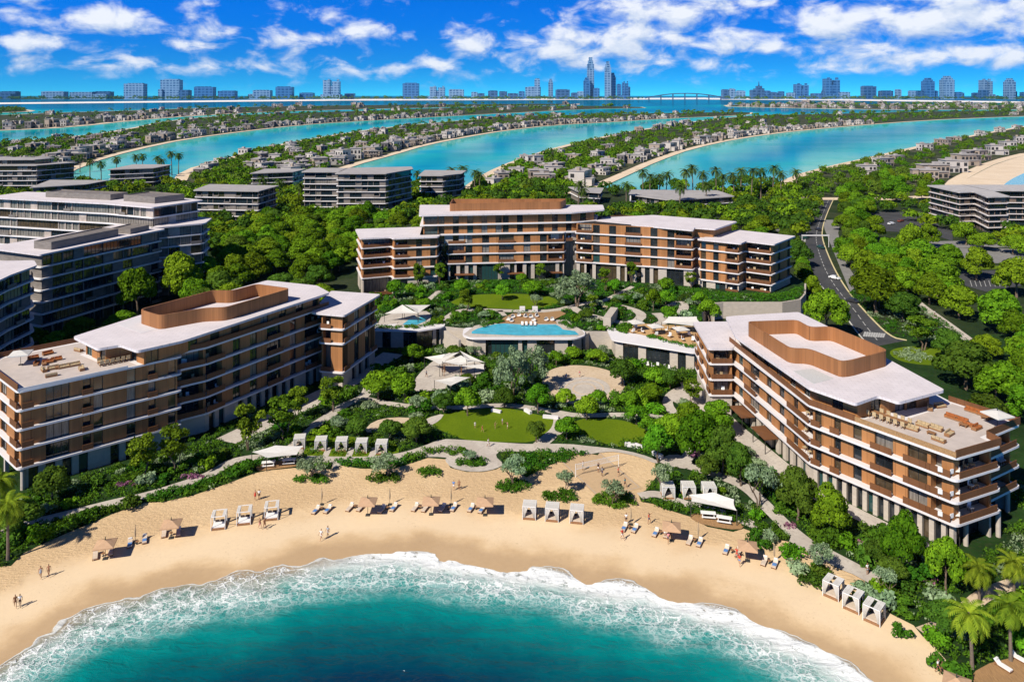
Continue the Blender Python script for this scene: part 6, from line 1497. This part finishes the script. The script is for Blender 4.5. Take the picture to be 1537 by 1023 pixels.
LO = [(143,836,.45,'lounger','left of the leftmost tan umbrella'),(166,830,.45,'lounger','in the shade right of the leftmost tan umbrella'),(195,818,.4,'lounger','left of the leftmost folded umbrella'),(217,812,.4,'lounger','right of the leftmost folded umbrella'),(246,803,.35,'lounger','left under the second tan umbrella'),(268,801,.35,'lounger','in the shade of the second tan umbrella'),
      (474,768,-.3,'lounger','left of the lone folded umbrella'),(492,767,-.3,'lounger','right of the lone folded umbrella'),(525,764,-.3,'lounger','far left of the first middle tan umbrella'),(541,764,-.3,'lounger','just left of the first middle tan umbrella'),(573,767,-.3,'lounger','in the shade of the first middle tan umbrella'),(591,764,-.3,'lounger','right of the folded umbrella at the first middle tan umbrella'),
      (623,764,-.3,'lounger','far left of the second middle tan umbrella'),(638,765,-.3,'lounger','just left of the second middle tan umbrella'),(664,765,-.3,'lounger','in the shade of the second middle tan umbrella'),(681,764,-.3,'lounger','right of the folded umbrella at the second middle tan umbrella'),(707,765,-.35,'lounger','left under the third middle tan umbrella'),(723,767,-.35,'lounger','right under the third middle tan umbrella'),
      (937,794,-.45,'lounger','left of the folded umbrella below the volleyball court'),(953,796,-.5,'lounger','right of the folded umbrella below the volleyball court'),(984,802,-.5,'lounger','left of the umbrella at the picnic deck'),(1001,804,-.5,'lounger','under the umbrella at the picnic deck'),(1035,814,-.5,'lounger','left of the folded umbrella by the picnic deck'),(1050,817,-.5,'lounger','right of the folded umbrella by the picnic deck'),
      (1090,828,-.5,'lounger','left of the rightmost tan umbrella'),(1108,832,-.5,'lounger','under the left edge of the rightmost tan umbrella'),(1147,845,-.55,'lounger','left of the rightmost folded umbrella'),(1163,849,-.55,'lounger','right of the rightmost folded umbrella')]
for i, (px, py, rz, nm, wh) in enumerate(LO):
    x, y = G(px, py); inst('sun_lounger', mk_lounger(M_CUSH), x, y, 0, rz, 'wooden lounger '+wh, 'sun lounger', 'loungers on the beach')
    if i in (2, 3, 6, 7, 11, 15, 16, 17, 18, 19, 20, 23, 24, 27):
        b = MB(); b.box((0, -.25, .415), (.62, .75, .03)); b.box((0, -.45, .44), (.56, .28, .03)); o = b.build('towel', M_BLUE); o.location = (x, y, 0); o.rotation_euler = (0, 0, rz); tag(o, 'blue towel on the lounger '+wh, 'towel', 'blue towels on loungers')
for px, py, rz, lb in ((1506,1004,.5,'white lounger on the round wooden deck among the palms, left'),(1530,992,.6,'white lounger on the round wooden deck among the palms, right')): x, y = G(px, py); inst('pool_lounger', mk_lounger(M_WHT), x, y, .14, rz, lb, 'sun lounger')
def mk_table(r):
    b = MB(); b.tube((0, 0, .42), (0, 0, .47), .28, k=14); b.build('table_top', M_WOOD, r); b = MB(); b.tube((0, 0, 0), (0, 0, .42), .07, k=8); b.tube((0, 0, 0), (0, 0, .04), .2, k=10); b.build('leg', M_METAL, r)
for i, (px, py, lb) in enumerate(((155,834,'leftmost tan umbrella'),(206,816,'leftmost folded umbrella'),(257,803,'second tan umbrella'),(483,765,'lone folded umbrella'),(533,762,'first middle tan umbrella'),(582,764,'folded umbrella right of the first middle tan umbrella'),(630,763,'second middle tan umbrella'),(673,764,'folded umbrella right of the second middle tan umbrella'),(715,764,'third middle tan umbrella'),(945,793,'folded umbrella below the volleyball court'),(992,801,'umbrella at the picnic deck'),(1043,813,'folded umbrella by the picnic deck'),(1099,829,'rightmost tan umbrella'),(1155,845,'rightmost folded umbrella'))):
    x, y = G(px, py); inst('side_table', mk_table, x, y, 0, 0, 'small round table between loungers at the '+lb, 'table', 'side tables between the loungers')
CAB = [('A',450,671,.15,'white cabana on the lawn, first from the left wing'),('A',482,674,.1,'white cabana on the lawn, second from the left wing'),('A',513,675,.08,'white cabana on the lawn, middle of the five'),('A',543,677,.05,'white cabana on the lawn, fourth from the left wing'),('A',573,679,.03,'white cabana on the lawn, nearest the beach olive trees'),
       ('B',329,790,.2,'open white cabana on the left beach, left of three'),('B',367,783,.2,'open white cabana on the left beach, middle of three'),('B',408,776,.2,'open white cabana on the left beach, right of three'),
       ('A',795,775,-.12,'curtained cabana on the middle beach, left of three'),('A',829,778,-.14,'curtained cabana on the middle beach, middle of three'),('A',866,781,-.16,'curtained cabana on the middle beach, right of three'),
       ('A',1002,745,-.02,'white cabana in the right garden, left of three'),('A',1033,745,-.02,'white cabana in the right garden, middle of three'),('A',1064,746,-.02,'white cabana in the right garden, behind the white sail'),
       ('C',1251,893,-.75,'white cabana on the right beach, left of three'),('C',1281,912,-.75,'white cabana on the right beach, middle of three'),('C',1312,930,-.75,'white cabana on the right beach, nearest the palms')]
for k, px, py, rz, lb in CAB: x, y = G(px, py); inst(('beach_cabana', k), mk_cabana(k), x, y, .06, rz, lb, 'cabana', 'white cabanas', .88)
def mk_picnic(r):
    b = MB(); b.box((0, 0, .75), (2.4, .9, .08)); b.build('table_top', M_WHT, r)
    for s in (-1, 1):
        b = MB(); b.box((0, s*.85, .44), (2.2, .32, .07)); b.build('bench', M_WHT, r)
        b = MB(); b.box((s*.9, 0, .36), (.09, .7, .7)); b.box((s*.9, 0, .38), (.07, 1.8, .07)); b.build('leg', M_WHT, r)
for px, py, rz, lb in ((403,700,.2,'white picnic table at the left end of the left deck'),(434,696,.15,'white picnic table in the middle of the left deck'),(1063,777,-.15,'white picnic table at the left of the right deck'),(1087,784,-.3,'white picnic table at the right of the right deck')):
    x, y = G(px, py); inst('picnic_table', mk_picnic, x, y, .14, rz, lb, 'picnic table', 'picnic tables', 1.05)
# shade sails
def sail(label, pts, m=M_CANV, z0=.1, sag=.35, posts=True):
    c = [Vector((*G(px, py, z), z)) for px, py, z in pts]; cen = sum(c, Vector())/len(c); r = thing('shade_sail', label, 'shade sail', (cen.x, cen.y, z0)); b = MB(); n = 8
    off = Vector((cen.x, cen.y, z0)); mid = cen-Vector((0, 0, sag))
    for i in range(len(c)):
        p, q = c[i], c[(i+1) % len(c)]
        edge = [p.lerp(q, t/n)+(cen-p.lerp(q, .5))*.07*(4*(t/n)*(1-t/n)) for t in range(n+1)]
        for t in range(n):
            a, a2 = edge[t], edge[t+1]; h0, h1 = a.lerp(mid, .55), a2.lerp(mid, .55)
            b.face([a-off, a2-off, h1-off, h0-off]); b.face([h0-off, h1-off, mid-off])
    o = b.build('canvas', m, r); so = o.modifiers.new('thickness', 'SOLIDIFY'); so.thickness = .02
    for p in c if posts else ():
        b = MB(); b.tube((p.x-off.x, p.y-off.y, 0), p-off+Vector((0, 0, .15)), .07, k=6); b.build('post', M_METAL, r)
sail('white shade sail beside the left plunge pool, left triangle', [(577,471,7.6),(604,457,9.3),(627,470,8.0)], z0=5.2); sail('white shade sail beside the left plunge pool, right triangle', [(607,457.5,9.2),(646,457.5,8.6),(628,470,8.0)], z0=5.2)
sail('big white shade sail over the left plaza, left wing of the fan', [(637,536,3.2),(668,531,4.6),(690,528,4.8),(660,547,3.2)]); sail('big white shade sail over the left plaza, upper right of the fan', [(690,526,4.8),(728,544,3.4),(700,541,4.0)])
sail('big white shade sail over the left plaza, middle of the fan', [(664,543,3.6),(692,533,4.6),(712,543,3.6),(690,548,3.2)]); sail('big white shade sail over the left plaza, lower right of the fan', [(690,549,3.2),(727,546,3.2),(727,554,3.0)])
sail('white shade sail below the plaza pergola', [(652,571,3.4),(685,564,4.0),(706,566,3.4),(676,579,3.0)]); sail('flat white shade sail by the left wing path', [(378,678,3.0),(413,668,3.6),(456,669,3.2),(446,682,2.8),(400,687,2.6)])
sail('large white shade sail before the right garden cabanas', [(1034,742,3.2),(1071,738,4.0),(1102,749,3.4),(1106,766,2.6),(1037,752,2.8)]); sail('large white shade sail over the dining terrace', [(993,484,7.8),(1003,475,9.0),(1046,475,9.0),(1050,483,8.2),(1040,489,7.8)], z0=5.2)
for px, py, lb in ((984,488,'white square parasol on the dining terrace, left of the sail'),(1022,492,'white square parasol before the dining sail'),(955,482,'white parasol on the terrace path by the stairs')):
    x, y = G(px, py, 7.8); inst('parasol', mk_umbrella(M_CANV, 3.6), x, y, 5.3, .3, lb, 'parasol', 'white parasols of the dining terrace')
for px, py, z, lb in ((1497,619,17.9,'white umbrella on the right rooftop terrace'),(31,528,20.9,'white umbrella on the left rooftop terrace')):
    x, y = G(px, py, z); inst('parasol', mk_umbrella(M_CANV, 3.6), x, y, z-2.56, .3, lb, 'parasol')
# play pergola with a blue panel on the left plaza
pg = thing('pergola', 'small brown slatted pergola on the left plaza', 'pergola', (*G(680, 562), .1)); b = MB()
for sx_ in (-2.2, 2.2):
    for sy_ in (-1.4, 1.4): b = MB(); b.box((sx_, sy_, 1.4), (.16, .16, 2.8)); b.build('post', M_WOOD, pg)
b = MB()
for k in range(14): b.box((-2.4+4.8*k/13, 0, 2.85), (.14, 3.4, .12))
b.build('slat_roof', M_WOOD, pg)
# terrace furniture
def mk_sofa(cm, w=2.2):
    def f(r):
        b = MB(); b.box((0, 0, .2), (w, .9, .24)); b.build('frame', M_WOOD, r)
        k = max(1, round(w/.8))
        for i in range(k): b = MB(); b.box((-w/2+w*(i+.5)/k, -.06, .4), (w/k*.95, .78, .18)); b.build('seat_cushion', cm, r); b = MB(); b.box((-w/2+w*(i+.5)/k, .34, .66), (w/k*.93, .2, .42)); b.build('back_cushion', cm, r)
        for s in (-1, 1): b = MB(); b.box((s*(w/2-.07), 0, .46), (.14, .88, .3)); b.build('arm', M_WOOD, r)
    return f
def mk_low(r):
    b = MB(); b.box((0, 0, .34), (1.1, .7, .07)); b.build('table_top', M_WOOD, r)
    for s in (-1, 1): b = MB(); b.box((s*.42, 0, .16), (.1, .56, .32)); b.build('leg', M_WOOD, r)
def mk_chair(cm):
    def f(r):
        b = MB(); b.box((0, 0, .44), (.52, .5, .1)); b.build('seat', cm, r); b = MB(); b.box((0, .24, .74), (.52, .08, .5)); b.build('backrest', cm, r); b = MB()
        for sx_ in (-.2, .2):
            for sy_ in (-.2, .2): b.box((sx_, sy_, .2), (.05, .05, .4))
        b.build('leg_frame', M_WOOD, r)
    return f
def mk_long(r):
    b = MB(); b.box((0, 0, .74), (7.0, 1.0, .07)); b.build('table_top', M_WOOD, r)
    for s in (-1, 0, 1): b = MB(); b.box((s*3.0, 0, .35), (.12, .8, .7)); b.build('leg', M_WOOD, r)
zr, zl = 15.34, 18.34
def at_r(key, mk, px, py, z, rz, lb, cat, grp, sc=1.0): x, y = G(px, py, z); return inst(key, mk, x, y, z, rz, lb, cat, grp, sc)
ar = math.atan2(-20.5, 15)
x, y = G(1328, 630, zr); inst(('dining_table', 'r'), mk_long, x, y, zr, ar, 'long dining table on the right rooftop terrace', 'table', None, 1.15)
for k in range(14):
    s = -1 if k < 7 else 1; t = (-3.2+(k % 7)*1.07)*1.15; px_, py_ = x+math.cos(ar)*t-math.sin(ar)*s*.95, y+math.sin(ar)*t+math.cos(ar)*s*.95
    inst(('dining_chair', 'b'), mk_chair(M_BEIGE), px_, py_, zr, ar+(0 if s > 0 else math.pi), 'beige chair at the long table on the right rooftop', 'chair', 'chairs at the long right rooftop table', 1.3)
RS = [('b',1369,645,ar+.1,'beige sofa left of the fire table on the right rooftop'),('b',1385,640,ar,'beige sofa behind the fire table on the right rooftop'),('b',1405,645,ar,'beige sofa right behind the fire table on the right rooftop'),('b',1425,653,ar+1.6,'beige armchair sofa at the right of the fire table'),('b',1409,662,ar+3.1,'beige sofa in front of the fire table on the right rooftop'),
      ('o',1428,628,ar,'rust sofa in the middle of the right rooftop'),('o',1443,633,ar,'rust sofa next to the middle rust sofa on the right rooftop'),('o',1456,640,ar+3.1,'rust sofa near the right parapet on the right rooftop'),('o',1466,644,ar+1.5,'rust armchair near the right parapet'),('o',1458,618,ar,'rust sofa at the back of the right rooftop'),('o',1476,623,ar+.4,'rust sofa left of the rooftop umbrella'),('o',1488,628,ar+1.2,'rust sofa under the right rooftop umbrella'),
      ('b',1396,614,ar+2,'beige armchair beside the glazed penthouse, left'),('b',1411,611,ar+1.2,'beige armchair beside the glazed penthouse, right')]
for k, px, py, rz, lb in RS: at_r(('sofa', k), mk_sofa(M_BEIGE if k == 'b' else M_ORNG), px, py, zr, rz, lb, 'sofa', 'sofas of the right rooftop', .95)
for px, py, z, lb in ((1398,652,zr,'fire table between beige sofas on the right rooftop'),(1446,640,zr,'low table between rust sofas on the right rooftop'),(1479,629,zr,'low table by the right rooftop umbrella'),(86,553,zl,'low table between beige sofas on the left rooftop'),(66,548,zl,'low table between rust sofas on the left rooftop')):
    at_r('low_table', mk_low, px, py, z, ar, lb, 'table', 'low rooftop tables', 1.2)
al = math.atan2(14.8, 17.5)
x, y = G(171, 544, zl); inst(('dining_table', 'l'), mk_long, x, y, zl, al, 'long dining table on the left rooftop terrace', 'table', None, .85)
for k in range(12):
    s = -1 if k < 6 else 1; t = (-2.7+(k % 6)*1.07)*.9; inst(('dining_chair', 'b'), mk_chair(M_BEIGE), x+math.cos(al)*t-math.sin(al)*s*.9, y+math.sin(al)*t+math.cos(al)*s*.9, zl, al+(0 if s > 0 else math.pi), 'beige chair at the long table on the left rooftop', 'chair', 'chairs at the long left rooftop table', 1.3)
for k, px, py, rz, lb in (('o',55,547,al+1.2,'rust sofa at the left of the left rooftop group'),('o',72,545,al,'rust sofa in the middle of the left rooftop'),('o',85,541,al,'rust sofa right in the middle of the left rooftop'),('o',72,532,al+.2,'rust sofa at the back of the left rooftop'),('b',66,557,al+1.6,'beige armchair left on the left rooftop'),('b',80,554,al,'beige sofa on the left rooftop'),('b',96,552,al,'beige sofa right on the left rooftop'),
        ('b',112,549,al,'beige sofa beside the right beige sofa on the left rooftop'),('b',122,555,al-1.6,'beige armchair at the right of the left rooftop group'),('b',77,565,al+3.1,'beige armchair in front of the left rooftop group'),('b',118,527,al+2,'beige armchair by the left penthouse'),('o',50,539,al,'rust sofa beside the left rooftop umbrella')):
    at_r(('sofa', k), mk_sofa(M_BEIGE if k == 'b' else M_ORNG), px, py, zl, rz, lb, 'sofa', 'sofas of the left rooftop', .9)
# round daybeds and pool loungers
def mk_round(r):
    b = MB(); b.tube((0, 0, 0), (0, 0, .4), 1.0, k=20); b.build('base', M_WOOD, r); b = MB(); b.tube((0, 0, .4), (0, 0, .58), .95, k=20); b.build('mattress', M_WHT, r)
    b = MB()
    for i in range(8):
        for j in range(4):
            def P(i, j): a = math.pi*i/8; e = math.pi/2*j/4; return (1.02*math.cos(a)*math.cos(e*.9), 1.02*math.sin(a)*math.cos(e*.9), .5+1.35*math.sin(e*.9))
            b.face([P(i, j), P(i+1, j), P(i+1, j+1), P(i, j+1)])
    o = b.build('shade_hood', M_CANV, r); so = o.modifiers.new('thickness', 'SOLIDIFY'); so.thickness = .04
for i, (px, py) in enumerate(((763,481),(770,477),(779,475),(789,476.5),(797,477),(801,482),(806,475.5),(820,481.5),(829,481.5),(768,483))):
    x, y = G(px, py, 5.3); inst('round_daybed', mk_round, x, y, 5.3, (i*1.3) % 2-1, 'white round daybed with a hood on the pool deck', 'daybed', 'round daybeds on the pool deck', .68)
for i, px in enumerate((784,790,797,803)): x, y = G(px, 487.5, 5.36); inst('pool_lounger', mk_lounger(M_WHT), x, y, 5.36, 0, 'white lounger in the shallow edge of the pool', 'sun lounger', 'loungers in the pool edge')
for i, (px, py) in enumerate(((955,494),(965,500),(980,495),(985,505),(1000,498),(1005,507),(1018,502),(1025,512),(1035,505),(950,500),(1012,495),(1040,513))):
    x, y = G(px, py, 5.3); inst(('dining_chair', 'w'), mk_chair(M_WHT), x, y, 5.3, i*1.1, 'white lounge chair on the dining terrace', 'chair', 'white chairs of the dining terrace', 1.5)
for i, (px, py) in enumerate(((960,497),(983,500),(1003,502),(1022,507))): x, y = G(px, py, 5.3); inst('low_table', mk_low, x, y, 5.3, i, 'low table among white chairs on the dining terrace', 'table', 'low tables of the dining terrace', 1.4)
for i, (px, py) in enumerate(((972,551),(980,553),(988,551),(996,554),(1003,556),(966,549))): x, y = G(px, py); inst(('dining_chair', 'w'), mk_chair(M_WHT), x, y, .06, i*1.3, 'white chair outside the dining pavilion', 'chair', 'white chairs outside the dining pavilion', 1.4)
# chairs on the corner balconies that the photo shows
for k, z in enumerate((4.8, 8.3, 11.8)):
    for j, (x, y) in enumerate(((68.0, 121.6), (69.2, 121.0), (70.6, 121.6))): inst(('dining_chair', 'w'), mk_chair(M_WHT), x, y, z, 2.5+j, 'white chair on a corner balcony of the right wing', 'chair', 'chairs on the right wing corner balconies', 1.25)
for k, z in enumerate(()):
    for j, x in enumerate((-21.5, -19.8, -18.6, 14.5, 16.0, 17.6)): inst(('dining_chair', 'w'), mk_chair(M_WHT), x, 276.9+ (x+23.6)*.0928, z, 3+j*.4, 'pale chair on a balcony of the main building', 'chair', 'chairs on the main building balconies', 1.3)
# seats standing on the recessed balconies
for w_, lb, grp, n_ in ((Wr, 'pale seat on a recessed balcony of the right wing', 'seats on right wing balconies', 26), (Wl, 'pale seat on a recessed balcony of the left wing', 'seats on left wing balconies', 26), (Wb, 'pale seat on a recessed balcony of the main building', 'seats on main building balconies', 46)):
    for x, y, z, rz in rnd.sample(w_.seats, min(n_, len(w_.seats))): inst(('dining_chair', rnd.choice('wb')), mk_chair(M_WHT), x, y, z, rz+rnd.uniform(-.6, .6), lb, 'chair', grp, rnd.uniform(1.2, 1.5))
# volleyball court
cx_, cy_ = 16.3, 146.2; un = Vector((7.5, 3.3)).normalized(); vn = Vector((-un.y, un.x))
def cp(a, c): p = Vector((cx_, cy_))+un*a+vn*c; return (p.x, p.y)
sheet('court_sand', [cp(-4.6, -8.6), cp(4.6, -8.6), cp(4.6, 8.6), cp(-4.6, 8.6)], .03, mat('raked_sand', (.50, .345, .195), .95, var=.06, scale=1.5, bump=.03, bscale=4))
b = MB()
for p, q in (((-4.2,-8),(4.2,-8)),((4.2,-8),(4.2,8)),((4.2,8),(-4.2,8)),((-4.2,8),(-4.2,-8))): b.face([(u, v, .05) for u, v in ccw(ribbon([cp(*p), cp(*q)], .09))])
tag(b.build('court_line', M_MARK), kind='structure')
vn_ = thing('volleyball_net', 'beach volleyball net across the sand court', 'net', (cx_, cy_, 0), math.atan2(un.y, un.x))
for s in (-1, 1): b = MB(); b.tube((s*4.7, 0, 0), (s*4.7, 0, 2.5), .06); b.build('post', M_WHT, vn_)
b = MB()
for z in (1.45, 2.4): b.box((0, 0, z), (9.3, .03, .09))
for k in range(32): b.box((-4.6+9.2*k/31, 0, 1.93), (.02, .015, .9))
for k in range(5): b.box((0, 0, 1.58+.16*k), (9.2, .015, .02))
b.build('net', M_WHT, vn_)

# ---------------------------------------------------------------- people
M_SKIN = [mat('skin_light', (.46, .25, .15), .6), mat('skin_tan', (.30, .14, .075), .6), mat('skin_brown', (.15, .07, .04), .6)]
M_HAIR = mat('dark_hair', (.015, .01, .008), .6)
def skin_mesh(name, chains, m, sub=1):
    "grow one continuous surface over joint chains: points are (x, y, z, radius), chains share equal points"
    me = bpy.data.meshes.new(name); idx = {}; vs = []; es = set(); rad = []
    for ch in chains:
        prev = None
        for p in ch:
            k = tuple(round(c, 4) for c in p[:3])
            if k not in idx: idx[k] = len(vs); vs.append(k); rad.append(p[3])
            if prev is not None and prev != idx[k]: es.add((prev, idx[k]))
            prev = idx[k]
    me.from_pydata(vs, list(es), []); o = bpy.data.objects.new('figure_cage', me); COL.objects.link(o)
    o.modifiers.new('skin', 'SKIN'); s = o.modifiers.new('sub', 'SUBSURF'); s.levels = s.render_levels = sub
    for i, v in enumerate(me.skin_vertices[0].data): v.radius = (rad[i], rad[i]*.92); v.use_root = (i == 0)
    dg = bpy.context.evaluated_depsgraph_get(); out = bpy.data.meshes.new_from_object(o.evaluated_get(dg)); out.name = name
    bpy.data.objects.remove(o); out.materials.clear(); out.materials.append(m); out.polygons.foreach_set('use_smooth', [True]*len(out.polygons)); return out
def hand(w, d, side, sp):
    "palm and five fingers from wrist w along direction d"
    w, d, side = Vector(w), Vector(d).normalized(), Vector(side).normalized(); P = lambda v, r: (v.x, v.y, v.z, r); palm = w+d*.085; ch = [[P(w, .026), P(palm, .034)]]
    for i, ln in enumerate((.070, .080, .075, .058)):
        o = palm+side*(.027-.018*i); ch.append([P(palm, .034), P(o+d*ln*.5, .0095), P(o+d*ln+side.cross(d)*.015, .008)])
    ch.append([P(w+d*.02, .028), P(w+d*.05+side*.045, .011), P(w+d*.085+side*.058, .0095)]); ch[0] = [P(w, .026), P(w+d*.02, .028), P(palm, .034)]
    return ch
POSES = {'stand': dict(lk=(.10,-.02,.48), lf=(.11,.0,.07), rk=(-.10,-.01,.48), rf=(-.11,.02,.07), le=(.27,.03,1.13), lh=(.29,-.05,.88), re=(-.27,.03,1.13), rh=(-.29,-.05,.88)),
         'walk': dict(lk=(.10,-.22,.52), lf=(.10,-.30,.09), rk=(-.10,.06,.49), rf=(-.10,.34,.12), le=(.25,.17,1.14), lh=(.26,.10,.90), re=(-.25,-.12,1.14), rh=(-.25,-.30,.95)),
         'play': dict(lk=(.16,-.20,.50), lf=(.20,-.12,.07), rk=(-.17,.02,.48), rf=(-.24,.10,.07), le=(.34,-.22,1.40), lh=(.30,-.36,1.64), re=(-.34,-.22,1.30), rh=(-.32,-.42,1.46))}
def body_chains(p):
    H3 = lambda k, r: (*p[k], r); hip, sp, ch_, nk = (0, 0, .93, .135), (0, .01, 1.12, .118), (0, .01, 1.34, .138), (0, 0, 1.47, .052)
    C_ = [[hip, sp, ch_, nk, (0, -.012, 1.56, .078), (0, -.01, 1.64, .092), (0, .0, 1.71, .070)], [(0, -.01, 1.64, .092), (0, -.115, 1.625, .018)]]
    for s, a in ((1, 'l'), (-1, 'r')):
        C_.append([hip, (s*.095, 0, .86, .098), H3(a+'k', .058), H3(a+'f', .038)]); f = p[a+'f']; C_.append([H3(a+'f', .038), (f[0], f[1]-.15, f[2]-.04, .032)])
        e, h_ = Vector(p[a+'e']), Vector(p[a+'h']); C_.append([ch_, (s*.19, .01, 1.385, .058), (*e, .040), (*h_, .026)])
        hd = hand(h_, h_-e, (0, -1, 0) if abs((h_-e).normalized().y) < .8 else (0, 0, 1), s); C_ += hd
    return C_
BODY = {}
def person(px, py, pose, top, bottom, label, rz=0.0, skin=1, z=0.05, sc=1.0, style='shorts', group='people on the beach and lawns'):
    x, y = G(px, py, z); r = thing('person', label, 'person', (x, y, z), rz, group); p = POSES[pose]
    if (pose, skin) not in BODY: BODY[(pose, skin)] = skin_mesh('body', body_chains(p), M_SKIN[skin])
    put('body', BODY[(pose, skin)], r)
    H3 = lambda k, rr, t: tuple(Vector((0, 0, .9)).lerp(Vector(p[k]), t))+(rr,)
    def garment(key, chains, col):
        if key not in BODY: BODY[key] = skin_mesh(key[0], chains, col)
        put(key[0], BODY[key], r)
    if style == 'dress':
        garment(('dress', pose, top), [[(0, .01, 1.40, .145), (0, .01, 1.12, .14), (0, 0, .93, .18), (0, -.01, .62, .25)]], CLOTH[top])
    else:
        if top: garment(('shirt', pose, top), [[(0, .01, 1.42, .12), (0, .01, 1.30, .152), (0, .01, 1.12, .132), (0, 0, .98, .145)]]+[[(0, .01, 1.30, .152), (s*.19, .01, 1.385, .07), tuple(Vector((s*.19, .01, 1.385)).lerp(Vector(p[a+'e']), .6))+(.056,)] for s, a in ((1, 'l'), (-1, 'r'))], CLOTH[top])
        if bottom: garment(('shorts', pose, bottom), [[(0, 0, .99, .142), (0, 0, .90, .15)]]+[[(0, 0, .90, .15), (s*.10, 0, .82, .112), tuple(Vector((s*.10, 0, .82)).lerp(Vector(p[a+'k']), .55))+(.09,)] for s, a in ((1, 'l'), (-1, 'r'))], CLOTH[bottom])
    key = ('hair', pose)
    if key not in BODY: BODY[key] = skin_mesh('hair', [[(0, .02, 1.71, .082), (0, .055, 1.66, .078), (0, .06, 1.58, .05)]], M_HAIR)
    put('hair', BODY[key], r); r.scale = (sc*1.04,)*3; return r
CLOTH = {k: mat('cloth_'+k, c, .9) for k, c in dict(white=(.75,.74,.72), red=(.55,.05,.03), black=(.02,.02,.025), blue=(.10,.25,.55), grey=(.35,.38,.42), navy=(.03,.05,.15), pink=(.65,.25,.25), brown=(.20,.10,.05), teal=(.05,.25,.28), yellow=(.6,.42,.05)).items()}
PPL = [(61,867,'walk','grey',None,'person in a grey beach dress walking on the left sand',.4,1,'dress'),(73,864,'walk',None,'brown','person in brown swimwear beside the one in the grey dress',.3,1,0),(23,911,'walk','brown','brown','person in brown walking at the left frame edge',.6,1,0),(30,910,'walk','white','black','person in white top and black shorts at the left frame edge',.5,2,0),
 (383,750,'stand','red',None,'person in a red dress behind the left cabanas',.2,0,'dress'),(389,749,'stand','white','black','person with white top and black trousers beside the red dress',.2,1,0),(390,793,'walk',None,'pink','person in pink swimwear before the left cabanas',.9,0,0),(397,793,'walk',None,'brown','person in brown shorts before the left cabanas',.9,1,0),
 (482,810,'walk','white','white','person all in white near the water left of middle',-.5,0,0),(492,805,'walk','grey','grey','person in grey near the water left of middle',-.5,1,0),(681,735,'stand','blue','white','person in a blue shirt behind the middle umbrellas',0,0,0),(689,734,'stand',None,'brown','person in brown swimwear beside the blue shirt',0,1,0),
 (875,705,'play','white','teal','player in white and teal at the far left of the volleyball court',-1.2,1,0),(898,708,'stand','black','white','player in black by the volleyball net',-1,1,0),(904,714,'play','grey','navy','player in grey and navy crouching near the net',-1,2,0),(928,714,'play','red','black','player in red at the right of the volleyball court',1.2,0,0),(938,731,'walk','teal','black','player in teal at the near corner of the volleyball court',.8,1,0),
 (940,785,'stand','white','black','person standing beside the folded umbrella below the court',0,1,0),(974,785,'play','red','navy','running person in red top and navy shorts throwing a ball',1.0,1,0),(934,809,'walk','red','white','person in red in front of the loungers below the court',.5,0,0),(1003,814,'walk','pink','navy','person in pink by the umbrella at the picnic deck',-.6,1,0),(998,806,'stand','white','white','person in white under the umbrella at the picnic deck',.3,0,0),
 (1110,848,'walk','red','blue','person in red top and blue shorts before the rightmost umbrella',-.5,0,0),(1106,838,'play','red','red','person in red bending at the lounger by the rightmost umbrella',-.6,1,0),(1408,1009,'walk','white','black','person in white top walking at the lower right sand edge',.7,1,0),(1414,1013,'walk','brown','black','person in brown top walking at the lower right sand edge',.7,2,0),
 (733,670,'walk','white','white','person in white on the pale promenade below the main lawn',1.2,1,0),(1302,862,'stand','white','grey','person in white on the beach path at right',.4,1,0),(850,570,'stand','blue','blue','person in blue in the play clearing',.5,1,0),(870,566,'stand','pink','white','person in pink at the back of the play clearing',.5,0,0),
 (1403,474,'walk','white','black','person in white on the footpath right of the road',.3,1,0),(1524,519,'walk','red','black','person in red on the path at the right frame edge',.3,1,0),(664,558,'stand','black','black','person in black on the left plaza',0,1,0),(640,566,'walk','grey','black','person in grey on the left plaza path',.7,1,0)]
for px, py, pose, top, bot, lb, rz, sk, st in PPL: person(px, py, pose, top, bot, lb, rz, sk, .10, 1.0, 'dress' if st == 'dress' else 'shorts')
for px, py, pose, top, bot, lb, rz in ((713,642,'stand','white','white','child in white on the main lawn',.4),(724,648,'walk','red','red','child in red on the main lawn',1.0),(743,643,'play','brown','brown','child in brown on the main lawn',2.0),(754,637,'stand','grey','navy','child in grey at the back of the main lawn',-1.0),(762,643,'play','pink','white','child in pink at the right of the main lawn',-1.4)):
    person(px, py, pose, top, bot, lb, rz, 0, .10, .80)
# ---------------------------------------------------------------- the air between here and the skyline
def haze():
    b = MB(); b.box((0, 7000, 300), (26000, 16400, 1000)); m = bpy.data.materials.new('air'); m.use_nodes = True; N, L = m.node_tree.nodes, m.node_tree.links; N.clear()
    out = N.new('ShaderNodeOutputMaterial'); v = N.new('ShaderNodeVolumePrincipled'); v.inputs['Color'].default_value = (.16, .52, 1, 1); v.inputs['Density'].default_value = 0.9e-5
    v.inputs['Anisotropy'].default_value = 0.0; L.new(v.outputs[0], out.inputs['Volume']); m.cycles.homogeneous_volume = True if hasattr(m.cycles, 'homogeneous_volume') else None
    o = b.build('haze', m); tag(o, kind='stuff')
haze()
